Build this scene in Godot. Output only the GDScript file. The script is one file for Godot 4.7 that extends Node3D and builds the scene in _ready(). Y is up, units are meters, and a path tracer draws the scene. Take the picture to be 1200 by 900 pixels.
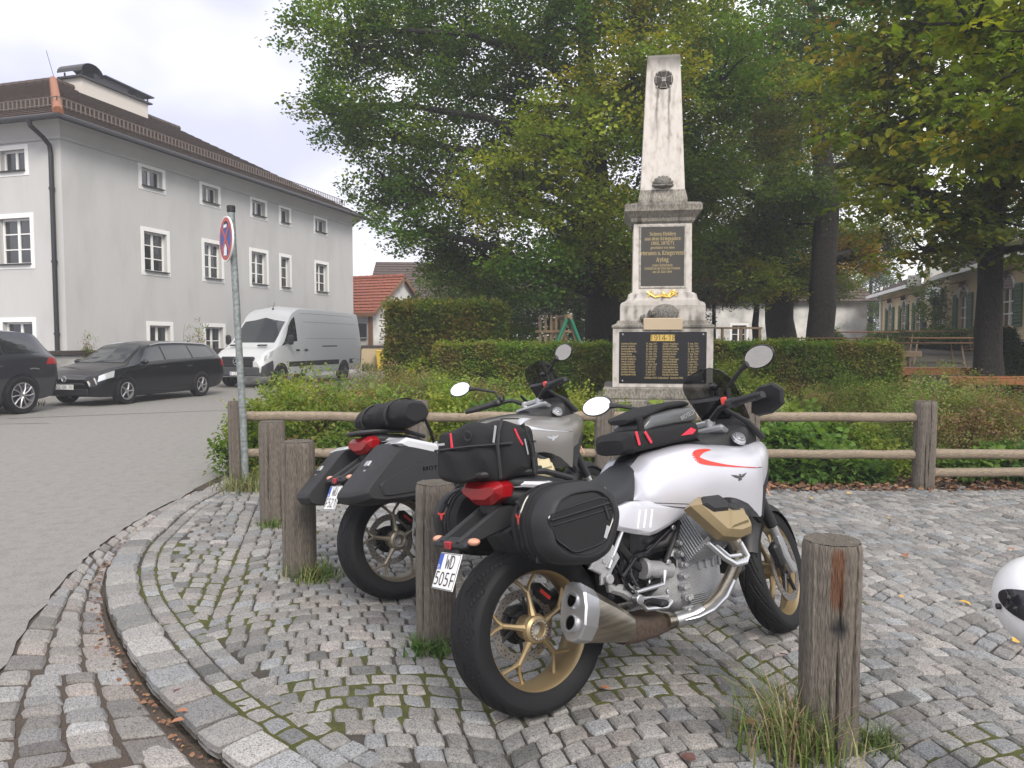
extends Node3D

# ---------------------------------------------------------------- geometry collector
class Geo:
	var v := PackedVector3Array()          # triangles, counter-clockwise seen from outside
	var c := PackedColorArray()
	var col := Color(1, 1, 1)
	var t := Transform3D()
	var painted := false

	func tri(a: Vector3, b: Vector3, d: Vector3) -> void:
		v.append(t * a); v.append(t * b); v.append(t * d)
		c.append(col); c.append(col); c.append(col)

	func quad(a: Vector3, b: Vector3, d: Vector3, e: Vector3) -> void:
		tri(a, b, d); tri(a, d, e)

	func out(m: Vector3, a: Vector3, b: Vector3, d: Vector3) -> void:   # a triangle of a convex body round m
		if (b - a).cross(d - a).dot(a + b + d - 3.0 * m) >= 0.0:
			tri(a, b, d)
		else:
			tri(a, d, b)

	func outq(m: Vector3, a: Vector3, b: Vector3, d: Vector3, e: Vector3) -> void:
		out(m, a, b, d); out(m, a, d, e)

	func fix(from: int) -> void:              # turn a closed body the right way out
		if from >= v.size():
			return
		var o := v[from]
		var vol := 0.0
		for i in range(from, v.size(), 3):
			vol += (v[i] - o).dot((v[i + 1] - o).cross(v[i + 2] - o))
		if vol < 0.0 and t.basis.determinant() != 0.0:
			for i in range(from, v.size(), 3):
				var x := v[i + 1]; v[i + 1] = v[i + 2]; v[i + 2] = x
				var y := c[i + 1]; c[i + 1] = c[i + 2]; c[i + 2] = y

	func box(m: Vector3, s: Vector3, bev := 0.0, b := Basis()) -> void:
		var h := s * 0.5
		var from := v.size()
		if bev <= 0.0:
			var p := []
			for i in 8:
				p.append(m + b * Vector3(h.x if i & 1 else -h.x, h.y if i & 2 else -h.y, h.z if i & 4 else -h.z))
			for f in [[0, 2, 3, 1], [4, 5, 7, 6], [0, 1, 5, 4], [2, 6, 7, 3], [0, 4, 6, 2], [1, 3, 7, 5]]:
				outq(m, p[f[0]], p[f[1]], p[f[2]], p[f[3]])
		else:
			var k: float = minf(bev, minf(h.x, minf(h.y, h.z)) * 0.98)
			var q := func(sx: float, sy: float, sz: float, a: int) -> Vector3:
				var e := Vector3(sx * (h.x - k), sy * (h.y - k), sz * (h.z - k))
				e[a] = [sx, sy, sz][a] * h[a]
				return m + b * e
			for a in 3:
				var u := (a + 1) % 3
				var w := (a + 2) % 3
				for s1 in [-1.0, 1.0]:
					var pts := []
					for g in [[-1.0, -1.0], [1.0, -1.0], [1.0, 1.0], [-1.0, 1.0]]:
						var e := [0.0, 0.0, 0.0]
						e[a] = s1; e[u] = g[0]; e[w] = g[1]
						pts.append(q.call(e[0], e[1], e[2], a))
					outq(m, pts[0], pts[1], pts[2], pts[3])
					for s2 in [-1.0, 1.0]:
						var e0 := [0.0, 0.0, 0.0]
						e0[a] = s1; e0[u] = s2; e0[w] = -1.0
						var e1 := e0.duplicate(); e1[w] = 1.0
						outq(m, q.call(e0[0], e0[1], e0[2], a), q.call(e1[0], e1[1], e1[2], a), q.call(e1[0], e1[1], e1[2], u), q.call(e0[0], e0[1], e0[2], u))
			for i in 8:
				var sx := 1.0 if i & 1 else -1.0
				var sy := 1.0 if i & 2 else -1.0
				var sz := 1.0 if i & 4 else -1.0
				out(m, q.call(sx, sy, sz, 0), q.call(sx, sy, sz, 1), q.call(sx, sy, sz, 2))
		# boxes are oriented before the collector's own transform; a mirror would flip them
		if t.basis.determinant() < 0.0:
			fix(from)

	func loft(rings: Array, cap0 := true, cap1 := true, looped := false, ring_closed := true) -> void:
		var from := v.size()
		var n: int = rings[0].size()
		var m := n if ring_closed else n - 1
		for i in (rings.size() if looped else rings.size() - 1):
			var a = rings[i]
			var b = rings[(i + 1) % rings.size()]
			for j in m:
				var k := (j + 1) % n
				quad(a[j], a[k], b[k], b[j])
		if not looped:
			for e in [0, 1]:
				if (cap0 if e == 0 else cap1):
					var r = rings[0] if e == 0 else rings[rings.size() - 1]
					var mid := Vector3()
					for p in r: mid += p
					mid /= n
					for j in m:
						if e == 0: tri(mid, r[(j + 1) % n], r[j])
						else: tri(mid, r[j], r[(j + 1) % n])
		fix(from)

	static func frames(path: Array, looped := false) -> Array:
		var o := []
		var up := Vector3.UP
		for i in path.size():
			var a: Vector3 = path[i - 1] if i > 0 else (path[path.size() - 1] if looped else path[0])
			var b: Vector3 = path[(i + 1) % path.size()] if i < path.size() - 1 or looped else path[i]
			var d := (b - a).normalized()
			if i == 0:
				up = Vector3.UP if absf(d.y) < 0.9 else Vector3.RIGHT
			var s := d.cross(up).normalized()
			up = s.cross(d).normalized()
			o.append(Basis(s, up, d))
		return o

	# a swept tube; r: one radius or one for each point; flat: squash across the second axis
	func tube(path: Array, r, sides := 8, looped := false, flat := 1.0) -> void:
		var fr := frames(path, looped)
		var rings := []
		for i in path.size():
			var k: float = r[i] if r is Array else r
			var ring := PackedVector3Array()
			for j in sides:
				var a := TAU * j / sides
				ring.append(path[i] + fr[i].x * cos(a) * k + fr[i].y * sin(a) * k * flat)
			rings.append(ring)
		loft(rings, true, true, looped)

	# profile of (radius, height) turned round the y axis of b at m
	func lathe(m: Vector3, b: Basis, prof: Array, segs := 24, closed := false) -> void:
		var rings := []
		for i in segs:
			var a := TAU * i / segs
			var ring := PackedVector3Array()
			for p in prof:
				ring.append(m + b * Vector3(cos(a) * p.x, p.y, sin(a) * p.x))
			rings.append(ring)
		var from := v.size()
		var n := prof.size()
		for i in segs:
			var p = rings[i]
			var q = rings[(i + 1) % segs]
			for j in (n if closed else n - 1):
				var k := (j + 1) % n
				quad(p[j], q[j], q[k], p[k])
			if not closed:
				if prof[0].x > 0.0005:
					var mm: Vector3 = m + b * Vector3(0, prof[0].y, 0)
					tri(mm, q[0], p[0])
				if prof[n - 1].x > 0.0005:
					var me: Vector3 = m + b * Vector3(0, prof[n - 1].y, 0)
					tri(me, p[n - 1], q[n - 1])
		fix(from)

	func cyl(a: Vector3, b: Vector3, r: float, r2 := -1.0, sides := 14, bev := 0.0) -> void:
		var d := b - a
		var l := d.length()
		d /= l
		var u := d.cross(Vector3.UP if absf(d.y) < 0.9 else Vector3.RIGHT).normalized()
		var e := r if r2 < 0.0 else r2
		var prof := [Vector2(r, 0), Vector2(e, l)]
		if bev > 0.0:
			prof = [Vector2(r - bev, 0), Vector2(r, bev), Vector2(e, l - bev), Vector2(e - bev, l)]
		lathe(a, Basis(u, d, u.cross(d)), prof, sides)

	# a flat outline (x, y) given thickness from z0 to z1, edges bevelled by bev
	func prism(poly: Array, z0: float, z1: float, bev := 0.0, b := Basis(), m := Vector3()) -> void:
		var n := poly.size()
		var area := 0.0
		for i in n:
			var p: Vector2 = poly[i]
			area += p.cross(poly[(i + 1) % n])
		var pl := poly.duplicate()
		if area < 0.0:
			pl.reverse()
		var inner := []
		for i in n:
			var p: Vector2 = pl[i]
			var e0: Vector2 = (p - pl[i - 1]).normalized()
			var e1: Vector2 = (pl[(i + 1) % n] - p).normalized()
			var nn := (Vector2(-e0.y, e0.x) + Vector2(-e1.y, e1.x))
			nn = nn.normalized() * minf(1.6, 1.0 / maxf(0.4, nn.length() * 0.5))
			inner.append(p + nn * bev)
		var layers := [[pl, z0], [pl, z1]] if bev <= 0.0 else [[inner, z0], [pl, z0 + bev], [pl, z1 - bev], [inner, z1]]
		var from := v.size()
		for i in layers.size() - 1:
			for j in n:
				var k := (j + 1) % n
				var a: Vector2 = layers[i][0][j]; var a2: Vector2 = layers[i][0][k]
				var c2: Vector2 = layers[i + 1][0][j]; var c3: Vector2 = layers[i + 1][0][k]
				quad(m + b * Vector3(a.x, a.y, layers[i][1]), m + b * Vector3(a2.x, a2.y, layers[i][1]), m + b * Vector3(c3.x, c3.y, layers[i + 1][1]), m + b * Vector3(c2.x, c2.y, layers[i + 1][1]))
		var face: Array = layers[0][0]
		var ix := Geometry2D.triangulate_polygon(PackedVector2Array(face))
		for i in range(0, ix.size(), 3):
			var a: Vector2 = face[ix[i]]; var p2: Vector2 = face[ix[i + 1]]; var p3: Vector2 = face[ix[i + 2]]
			if (p2 - a).cross(p3 - a) < 0.0:
				var x := p2; p2 = p3; p3 = x
			tri(m + b * Vector3(a.x, a.y, z1), m + b * Vector3(p2.x, p2.y, z1), m + b * Vector3(p3.x, p3.y, z1))
			tri(m + b * Vector3(a.x, a.y, z0), m + b * Vector3(p3.x, p3.y, z0), m + b * Vector3(p2.x, p2.y, z0))
		fix(from)

	func ball(m: Vector3, r: Vector3, segs := 14, rows := 8, b := Basis()) -> void:
		var prof := []
		for i in rows + 1:
			var a := PI * i / rows
			prof.append(Vector2(sin(a), -cos(a)))
		lathe(m, b * Basis.from_scale(r), prof, segs)

	# sections along x: [x, y_top, y_bottom, half width, squareness, where it is widest 0..1, z offset]
	func body(secs: Array, n := 24, cap := true) -> void:
		var rings := []
		for s in secs:
			var ring := PackedVector3Array()
			var pw: float = s[4] if s.size() > 4 else 2.5
			var wy: float = s[5] if s.size() > 5 else 0.5
			var zo: float = s[6] if s.size() > 6 else 0.0
			var ym: float = lerpf(s[2], s[1], wy)
			for j in n:
				var a := TAU * j / n
				var cz := cos(a); var sy := sin(a)
				var z: float = signf(cz) * pow(absf(cz), 2.0 / pw) * s[3]
				var hh: float = (s[1] - ym) if sy > 0 else (ym - s[2])
				var y: float = ym + signf(sy) * pow(absf(sy), 2.0 / pw) * hh
				ring.append(Vector3(s[0], y, z + zo))
			rings.append(ring)
		loft(rings, cap, cap)

	func mesh(crease := 38.0) -> ArrayMesh:
		var n := v.size()
		var fn := PackedVector3Array(); fn.resize(n / 3)
		var fu := PackedVector3Array(); fu.resize(n / 3)
		for i in n / 3:
			var x := (v[i * 3 + 1] - v[i * 3]).cross(v[i * 3 + 2] - v[i * 3])
			fn[i] = x
			fu[i] = x.normalized()
		var nn := PackedVector3Array(); nn.resize(n)
		if crease <= 0.0:
			for i in n: nn[i] = fu[i / 3]
		else:
			var head := {}
			var nxt := PackedInt32Array(); nxt.resize(n)
			var key := []; key.resize(n)
			for i in n:
				var k := Vector3i((v[i] * 20000.0).round())
				key[i] = k
				nxt[i] = head.get(k, -1)
				head[k] = i
			var lim := cos(deg_to_rad(crease))
			for i in n:
				var f := fu[i / 3]
				var s := Vector3()
				var j: int = head[key[i]]
				while j >= 0:
					if fu[j / 3].dot(f) > lim: s += fn[j / 3]
					j = nxt[j]
				s = s.normalized()
				nn[i] = s if s.length_squared() > 0.5 else (f if f.length_squared() > 0.5 else Vector3.UP)
		var vv := PackedVector3Array(); vv.resize(n)
		var cc := PackedColorArray(); cc.resize(n)
		var n2 := PackedVector3Array(); n2.resize(n)
		for i in range(0, n, 3):                       # Godot's front faces run clockwise
			vv[i] = v[i]; vv[i + 1] = v[i + 2]; vv[i + 2] = v[i + 1]
			cc[i] = c[i]; cc[i + 1] = c[i + 2]; cc[i + 2] = c[i + 1]
			n2[i] = nn[i]; n2[i + 1] = nn[i + 2]; n2[i + 2] = nn[i + 1]
		var a := []; a.resize(Mesh.ARRAY_MAX)
		a[Mesh.ARRAY_VERTEX] = vv; a[Mesh.ARRAY_NORMAL] = n2
		if painted: a[Mesh.ARRAY_COLOR] = cc
		var m := ArrayMesh.new()
		m.add_surface_from_arrays(Mesh.PRIMITIVE_TRIANGLES, a)
		return m

# ---------------------------------------------------------------- nodes
var names := {}
var M := {}

func numbered(called: String) -> String:
	var k: int = names.get(called, 0)
	names[called] = k + 1
	return called if k == 0 else "%s_%03d" % [called, k]

func tag(o: Node, label: String, category: String, group := "") -> Node:
	o.set_meta("label", label)
	o.set_meta("category", category)
	if group: o.set_meta("group", group)
	return o

func thing(called: String, label: String, category: String, at := Vector3(), turn := 0.0, group := "") -> Node3D:
	var o := Node3D.new()
	o.name = numbered(called)
	add_child(o, true)
	o.position = at
	o.rotation.y = turn
	tag(o, label, category, group)
	return o

func shape(m: Mesh, called: String, mat: Material, parent: Node = null, x := Transform3D()) -> MeshInstance3D:
	var o := MeshInstance3D.new()
	o.mesh = m
	o.material_override = mat
	o.transform = x
	if parent == null:
		o.name = numbered(called)
		add_child(o, true)
	else:
		o.name = called
		parent.add_child(o, true)
	return o

func part(g: Geo, called: String, mat: Material, parent: Node = null, crease := 38.0, x := Transform3D()) -> MeshInstance3D:
	return shape(g.mesh(crease), called, mat, parent, x)

func setting(g: Geo, called: String, mat: Material, crease := 38.0) -> MeshInstance3D:
	var o := part(g, called, mat, null, crease)
	o.set_meta("kind", "structure")
	return o

func copy(o: Node3D, called: String) -> Node3D:
	var r: Node3D = o.duplicate()
	r.name = numbered(called)
	add_child(r, true)
	return r

func scatter(called: String, mesh: Mesh, xs: Array, cols: Array, mat: Material, parent: Node = null) -> MultiMeshInstance3D:
	var mm := MultiMesh.new()
	mm.transform_format = MultiMesh.TRANSFORM_3D
	mm.use_colors = cols.size() > 0
	mm.mesh = mesh
	mm.instance_count = xs.size()
	for i in xs.size():
		mm.set_instance_transform(i, xs[i])
		if cols.size(): mm.set_instance_color(i, cols[i])
	var o := MultiMeshInstance3D.new()
	o.multimesh = mm
	o.material_override = mat
	o.set_meta("kind", "stuff")
	if parent == null:
		o.name = numbered(called)
		add_child(o, true)
	else:
		o.name = called
		parent.add_child(o, true)
	return o

# flat lettering: one mesh, facing +z of its parent, centred at x
func letters(text: String, h: float, mat: Material, called: String, parent: Node, x: Transform3D, font := "Droid Sans", deep := 0.0, wide := 1.0, bold := false, align := HORIZONTAL_ALIGNMENT_CENTER) -> MeshInstance3D:
	var f := SystemFont.new()
	f.font_names = PackedStringArray([font])
	if bold: f.font_weight = 700
	var t := TextMesh.new()
	t.text = text
	t.font = f
	t.font_size = 32
	t.pixel_size = h / 23.0
	t.depth = deep
	t.curve_step = 4.0
	t.horizontal_alignment = align
	t.material = mat
	var o := shape(t, called, mat, parent, x)
	o.scale = Vector3(wide, 1, 1)
	return o

# ---------------------------------------------------------------- materials
func lin(r: float, g: float, b: float) -> Color:      # a real-world base colour
	return Color(r, g, b).linear_to_srgb()

func noise(freq: float, oct := 4, kind := FastNoiseLite.TYPE_SIMPLEX_SMOOTH, sd := 1) -> FastNoiseLite:
	var n := FastNoiseLite.new()
	n.noise_type = kind
	n.seed = sd
	n.frequency = freq
	n.fractal_octaves = oct
	return n

func ntex(n: FastNoiseLite, stops: Array, size := 512, norm := true) -> NoiseTexture2D:
	var t := NoiseTexture2D.new()
	t.width = size; t.height = size
	t.seamless = true
	t.normalize = norm
	t.noise = n
	if stops.size():
		var g := Gradient.new()
		var off := PackedFloat32Array(); var cs := PackedColorArray()
		for s in stops:
			off.append(s[0]); cs.append(s[1])
		g.offsets = off; g.colors = cs
		t.color_ramp = g
	return t

func mat(c: Color, rough := 0.6, metal := 0.0) -> StandardMaterial3D:
	var m := StandardMaterial3D.new()
	m.albedo_color = c
	m.roughness = rough
	m.metallic = metal
	return m

# a base colour broken up by a tri-planar noise: stops are multipliers
func rough_mat(c: Color, rough: float, tex: Texture2D, scale: Vector3, bump: Texture2D = null, cm := 0.0, world := false) -> StandardMaterial3D:
	var m := mat(c, rough)
	m.albedo_texture = tex
	m.uv1_triplanar = true
	m.uv1_world_triplanar = world
	m.uv1_scale = scale
	if bump:
		m.heightmap_enabled = true
		m.heightmap_texture = bump
		m.heightmap_scale = cm
	return m

func grey(v: float) -> Color:
	return Color(v, v, v)

# ---------------------------------------------------------------- scene
func _ready() -> void:
	var cam := Camera3D.new()
	cam.name = "camera"
	cam.fov = 54.18
	cam.position = Vector3(0, 1.42, 0)
	cam.rotation.x = -atan(50.0 / 880.0)
	cam.near = 0.05
	cam.far = 3000.0
	add_child(cam)
	make_world()
	make_materials()
	make_ground()
	make_cobbles()
	make_grey_house()
	make_small_houses()
	make_restaurant()
	make_monument()
	make_fence()
	make_bollards()
	make_sign_pole()
	make_trees()
	make_hedges()
	make_garden()
	make_cars()
	make_bikes()
	make_small_things()

func make_world() -> void:
	var e := Environment.new()
	e.background_mode = Environment.BG_SKY
	e.tonemap_mode = Environment.TONE_MAPPER_LINEAR
	e.tonemap_exposure = 2.08
	e.fog_enabled = true
	e.fog_density = 0.0024
	e.fog_light_color = Color(0.93, 0.94, 0.97)
	e.sdfgi_enabled = true
	e.ssao_enabled = true
	e.ssil_enabled = true
	var p := PanoramaSkyMaterial.new()
	p.panorama = overcast()
	var sky := Sky.new()
	sky.sky_material = p
	e.sky = sky
	e.background_energy_multiplier = 1.0
	var w := WorldEnvironment.new()
	w.name = "world_environment"
	w.environment = e
	add_child(w)
	var sun := DirectionalLight3D.new()        # the sun behind cloud, high to the left of the viewer's back
	sun.name = "sun"
	sun.light_energy = 0.5
	sun.light_angular_distance = 24.0
	sun.light_color = Color(1.0, 0.965, 0.91)
	sun.shadow_enabled = true
	sun.rotation_degrees = Vector3(-40, 22, 0)
	add_child(sun)

# a bright overcast: white banks of cloud with thinner lavender-grey stretches between
func overcast() -> ImageTexture:
	var im := Image.create(1024, 512, false, Image.FORMAT_RGBAF)
	var a := noise(1.1, 5, FastNoiseLite.TYPE_SIMPLEX_SMOOTH, 11)
	var b := noise(3.1, 4, FastNoiseLite.TYPE_SIMPLEX_SMOOTH, 5)
	var bank := Vector3(-0.31, 0.31, -0.9).normalized()
	var thin := Vector3(-0.17, 0.17, -0.97).normalized()
	for y in 512:
		var el := (0.5 - (y + 0.5) / 512.0) * PI
		for x in 1024:
			var az := ((x + 0.5) / 1024.0 - 0.5) * TAU
			var d := Vector3(sin(az) * cos(el), sin(el), -cos(az) * cos(el))
			var q := Vector3(d.x, maxf(d.y, 0.0) * 1.6, d.z)
			var n := a.get_noise_3dv(q) * 1.1 + b.get_noise_3dv(q) * 0.5 + 0.20
			n += 0.75 * exp(-pow(acos(clampf(d.dot(bank), -1, 1)) / 0.22, 2.0))
			n -= 0.45 * exp(-pow(acos(clampf(d.dot(thin), -1, 1)) / 0.16, 2.0))
			var k := smoothstep(-0.45, 0.55, n)
			var c := Color(0.40, 0.41, 0.52).lerp(Color(0.82, 0.82, 0.84), k)
			if d.y < 0.0:
				c = c.lerp(Color(0.2, 0.195, 0.18), smoothstep(0.0, -0.08, d.y))
			im.set_pixel(x, y, c)
	return ImageTexture.create_from_image(im)

func make_materials() -> void:
	var g := [[0.0, grey(0.62)], [0.5, grey(0.86)], [1.0, grey(1.0)]]
	var soft := ntex(noise(0.012, 5), g)
	var fine := ntex(noise(0.09, 3), g, 256)
	var speck := ntex(noise(0.16, 2, FastNoiseLite.TYPE_VALUE, 3), [[0.0, grey(0.3)], [0.3, grey(0.72)], [0.6, grey(0.9)], [1.0, grey(1.0)]], 512)
	var hb := ntex(noise(0.05, 5), [], 512)
	var hf := ntex(noise(0.2, 3, FastNoiseLite.TYPE_VALUE), [], 256)
	# ground
	M.asphalt = rough_mat(lin(0.30, 0.287, 0.268), 0.92, ntex(noise(0.35, 3, FastNoiseLite.TYPE_VALUE, 14), [[0.0, grey(0.50)], [0.4, grey(0.86)], [0.7, grey(0.95)], [1.0, grey(1.0)]], 1024), Vector3.ONE * 0.8, hf, 0.25, true)
	M.asphalt.detail_enabled = true
	M.asphalt.detail_albedo = ntex(noise(0.008, 6, FastNoiseLite.TYPE_SIMPLEX_SMOOTH, 15), [[0.0, grey(0.9)], [0.5, grey(0.97)], [1.0, grey(1.0)]], 1024)
	M.asphalt.detail_blend_mode = BaseMaterial3D.BLEND_MODE_MUL
	M.asphalt.uv2_triplanar = true
	M.asphalt.uv2_world_triplanar = true
	M.asphalt.uv2_scale = Vector3.ONE * 0.09
	M.earth = rough_mat(lin(0.085, 0.065, 0.045), 1.0, soft, Vector3.ONE * 0.7, hb, 3.0, true)
	M.stone = rough_mat(Color.WHITE, 0.85, speck, Vector3.ONE * 3.2, hf, 0.35, true)
	M.stone.vertex_color_use_as_albedo = true
	M.joint = rough_mat(Color.WHITE, 1.0, fine, Vector3.ONE * 6.0, hf, 0.6, true)
	M.joint.vertex_color_use_as_albedo = true
	# vegetation
	M.leaf = mat(Color.WHITE, 0.75)
	M.leaf.metallic_specular = 0.18
	M.leaf.vertex_color_use_as_albedo = true
	M.leaf.backlight_enabled = true
	M.leaf.backlight = lin(0.90, 1.0, 0.22)
	M.bark = rough_mat(lin(0.06, 0.052, 0.043), 0.95, ntex(noise(0.03, 5), [[0.0, grey(0.35)], [0.5, grey(0.75)], [1.0, grey(1.0)]]), Vector3(2.2, 0.35, 2.2), hb, 6.0)
	M.grass = mat(Color.WHITE, 0.6)
	M.grass.vertex_color_use_as_albedo = true
	M.dead = mat(Color.WHITE, 0.8)
	M.dead.vertex_color_use_as_albedo = true
	# timber
	var grain := ntex(noise(0.035, 5, FastNoiseLite.TYPE_SIMPLEX_SMOOTH, 8), [[0.0, lin(0.22, 0.20, 0.18)], [0.4, lin(0.62, 0.6, 0.57)], [0.7, lin(0.85, 0.83, 0.8)], [1.0, Color.WHITE]], 1024)
	M.timber = rough_mat(Color.WHITE, 0.9, grain, Vector3(7.0, 0.5, 7.0), hb, 1.2)
	M.timber.vertex_color_use_as_albedo = true
	M.rail = rough_mat(lin(0.42, 0.35, 0.27), 0.9, grain, Vector3(0.45, 7.0, 7.0), hb, 1.0)
	M.bench = rough_mat(lin(0.36, 0.13, 0.045), 0.55, grain, Vector3(0.6, 6, 6))
	M.pale_bench = rough_mat(lin(0.42, 0.31, 0.2), 0.7, grain, Vector3(0.6, 6, 6))
	M.brown_wood = rough_mat(lin(0.26, 0.135, 0.065), 0.7, grain, Vector3(0.6, 5, 5))
	# buildings
	M.plaster = rough_mat(lin(0.51, 0.507, 0.507), 0.95, ntex(noise(0.009, 5), [[0.0, grey(0.945)], [0.45, grey(0.985)], [1.0, grey(1.0)]]), Vector3(0.22, 0.07, 0.22), hf, 0.4)
	M.plaster_white = rough_mat(lin(0.78, 0.77, 0.75), 0.9, soft, Vector3.ONE * 0.12)
	M.trim = mat(lin(0.8, 0.8, 0.79), 0.7)
	M.cream = rough_mat(lin(0.74, 0.60, 0.38), 0.95, ntex(noise(0.008, 4), [[0.0, grey(0.85)], [1.0, grey(1.0)]]), Vector3.ONE * 0.1)
	M.glass = mat(lin(0.02, 0.022, 0.025), 0.04)
	M.glass.metallic_specular = 0.7
	M.roof_brown = rough_mat(lin(0.115, 0.075, 0.058), 0.85, ntex(noise(0.03, 4), [[0.0, grey(0.55)], [1.0, grey(1.0)]]), Vector3.ONE * 0.3)
	M.roof_red = rough_mat(lin(0.40, 0.12, 0.065), 0.85, ntex(noise(0.03, 4), [[0.0, grey(0.6)], [1.0, grey(1.0)]]), Vector3.ONE * 0.3)
	M.hip_tile = rough_mat(lin(0.40, 0.16, 0.08), 0.85, fine, Vector3.ONE * 1.0)
	M.dark_metal = mat(lin(0.03, 0.03, 0.034), 0.45, 0.3)
	M.green_paint = mat(lin(0.045, 0.105, 0.055), 0.6)
	# memorial stone: pale, with grey weathering running down it
	M.memorial = rough_mat(Color.WHITE, 0.85, ntex(noise(0.014, 5), [[0.0, lin(0.45, 0.44, 0.42)], [0.22, lin(0.80, 0.78, 0.75)], [0.45, grey(0.96)], [1.0, Color.WHITE]], 1024), Vector3(0.55, 0.3, 0.55), hf, 0.3)
	M.memorial.vertex_color_use_as_albedo = true
	M.memorial_grey = rough_mat(Color.WHITE, 0.9, ntex(noise(0.02, 5), [[0.0, lin(0.24, 0.23, 0.2)], [0.5, grey(0.82)], [1.0, Color.WHITE]], 1024), Vector3(1.4, 0.6, 1.4), hf, 0.4)
	M.memorial_grey.vertex_color_use_as_albedo = true
	M.carved = rough_mat(lin(0.56, 0.53, 0.49), 0.9, soft, Vector3.ONE * 1.5)
	M.carved_dark = rough_mat(lin(0.27, 0.255, 0.23), 0.9, ntex(noise(0.06, 4), [[0.0, grey(0.3)], [0.5, grey(0.8)], [1.0, grey(1.0)]], 256), Vector3.ONE * 1.7)
	M.soot = rough_mat(lin(0.085, 0.08, 0.072), 0.95, fine, Vector3.ONE * 4.0)
	M.slab = mat(lin(0.055, 0.052, 0.045), 0.35)
	M.slab_dark = mat(lin(0.012, 0.012, 0.014), 0.22)
	M.gold = mat(lin(0.75, 0.52, 0.14), 0.35, 0.6)
	M.letter = mat(lin(0.52, 0.40, 0.18), 0.5)
	# vehicles
	M.tyre = mat(lin(0.013, 0.0135, 0.015), 0.6)
	M.tyre.metallic_specular = 0.3
	M.black = mat(lin(0.014, 0.014, 0.016), 0.5)
	M.black_gloss = mat(lin(0.008, 0.008, 0.01), 0.12)
	M.matt = rough_mat(lin(0.02, 0.021, 0.025), 0.62, fine, Vector3.ONE * 14.0, hf, 0.05)
	M.cloth = rough_mat(lin(0.012, 0.012, 0.015), 0.85, ntex(noise(0.3, 2, FastNoiseLite.TYPE_VALUE), [[0.0, grey(0.55)], [1.0, grey(1.0)]], 256), Vector3.ONE * 22.0, hf, 0.12)
	M.seat = rough_mat(lin(0.03, 0.033, 0.039), 0.6, fine, Vector3.ONE * 18.0, hf, 0.06)
	M.silver = mat(lin(0.60, 0.61, 0.63), 0.34, 0.9)
	M.cast = rough_mat(lin(0.56, 0.57, 0.59), 0.48, fine, Vector3.ONE * 8.0, hf, 0.06)
	M.cast.metallic = 0.5
	M.steel = rough_mat(lin(0.52, 0.47, 0.38), 0.3, ntex(noise(0.02, 3), [[0.0, grey(0.75)], [1.0, grey(1.0)]], 256), Vector3(1, 9, 9))
	M.steel.metallic = 1.0
	M.rusty = rough_mat(lin(0.125, 0.09, 0.07), 0.6, soft, Vector3.ONE * 7.0)
	M.rusty.metallic = 0.5
	M.gold_wheel = mat(lin(0.36, 0.275, 0.155), 0.42, 0.7)
	M.bronze_wheel = mat(lin(0.27, 0.24, 0.19), 0.42, 0.7)
	M.gold_cover = mat(lin(0.33, 0.26, 0.15), 0.42, 0.6)
	M.pale_cover = mat(lin(0.62, 0.53, 0.33), 0.42, 0.5)
	M.bore = mat(lin(0.003, 0.003, 0.003), 1.0)
	M.bore.metallic_specular = 0.0
	M.white_paint = mat(lin(0.54, 0.545, 0.60), 0.34, 0.25)
	M.white_paint.clearcoat_enabled = true
	M.white_paint.clearcoat = 0.7
	M.white_paint.clearcoat_roughness = 0.14
	M.grey_paint = mat(lin(0.27, 0.26, 0.245), 0.36, 0.6)
	M.grey_paint.clearcoat_enabled = true
	M.grey_paint.clearcoat = 0.6
	M.grey_paint.clearcoat_roughness = 0.2
	M.red = mat(lin(0.62, 0.045, 0.03), 0.45)
	M.red_lens = mat(lin(0.30, 0.005, 0.010), 0.2)
	M.red_lens.clearcoat_enabled = true
	M.red_lens.clearcoat = 0.35
	M.orange_lens = mat(lin(0.62, 0.30, 0.2), 0.2)
	M.white = mat(lin(0.78, 0.78, 0.78), 0.5)
	M.blue = mat(lin(0.03, 0.09, 0.42), 0.5)
	M.ink = mat(lin(0.02, 0.02, 0.022), 0.6)
	M.screen = mat(lin(0.05, 0.055, 0.06), 0.04)
	M.alloy = mat(lin(0.42, 0.42, 0.43), 0.35, 0.7)
	M.alloy_bright = mat(lin(0.5, 0.5, 0.52), 0.3, 0.8)
	M.alloy_dark = mat(lin(0.16, 0.16, 0.165), 0.5, 0.3)
	M.bumper = mat(lin(0.045, 0.047, 0.052), 0.6)
	M.seam = mat(lin(0.32, 0.33, 0.34), 0.7)
	M.helmet = mat(lin(0.76, 0.76, 0.77), 0.25)
	M.helmet.clearcoat_enabled = true
	M.visor = mat(lin(0.02, 0.02, 0.024), 0.08)
	M.dark_green = mat(lin(0.02, 0.03, 0.024), 0.5)
	M.play_green = mat(lin(0.02, 0.19, 0.11), 0.5)
	M.gravel = rough_mat(lin(0.10, 0.085, 0.065), 1.0, soft, Vector3.ONE * 0.5, hf, 0.8)
	M.cloth2 = mat(lin(0.012, 0.012, 0.014), 0.6)
	M.red_cloth = mat(lin(0.60, 0.03, 0.06), 0.6)
	M.reflective = mat(lin(0.34, 0.35, 0.37), 0.4)
	M.pocket = mat(lin(0.10, 0.105, 0.11), 0.22)
	M.silver_paint = mat(lin(0.60, 0.61, 0.63), 0.3, 0.4)
	M.mirror = mat(lin(0.9, 0.9, 0.92), 0.03, 1.0)
	M.tint = mat(Color(0.05, 0.055, 0.065, 0.58), 0.06)
	M.tint.transparency = BaseMaterial3D.TRANSPARENCY_ALPHA
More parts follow.
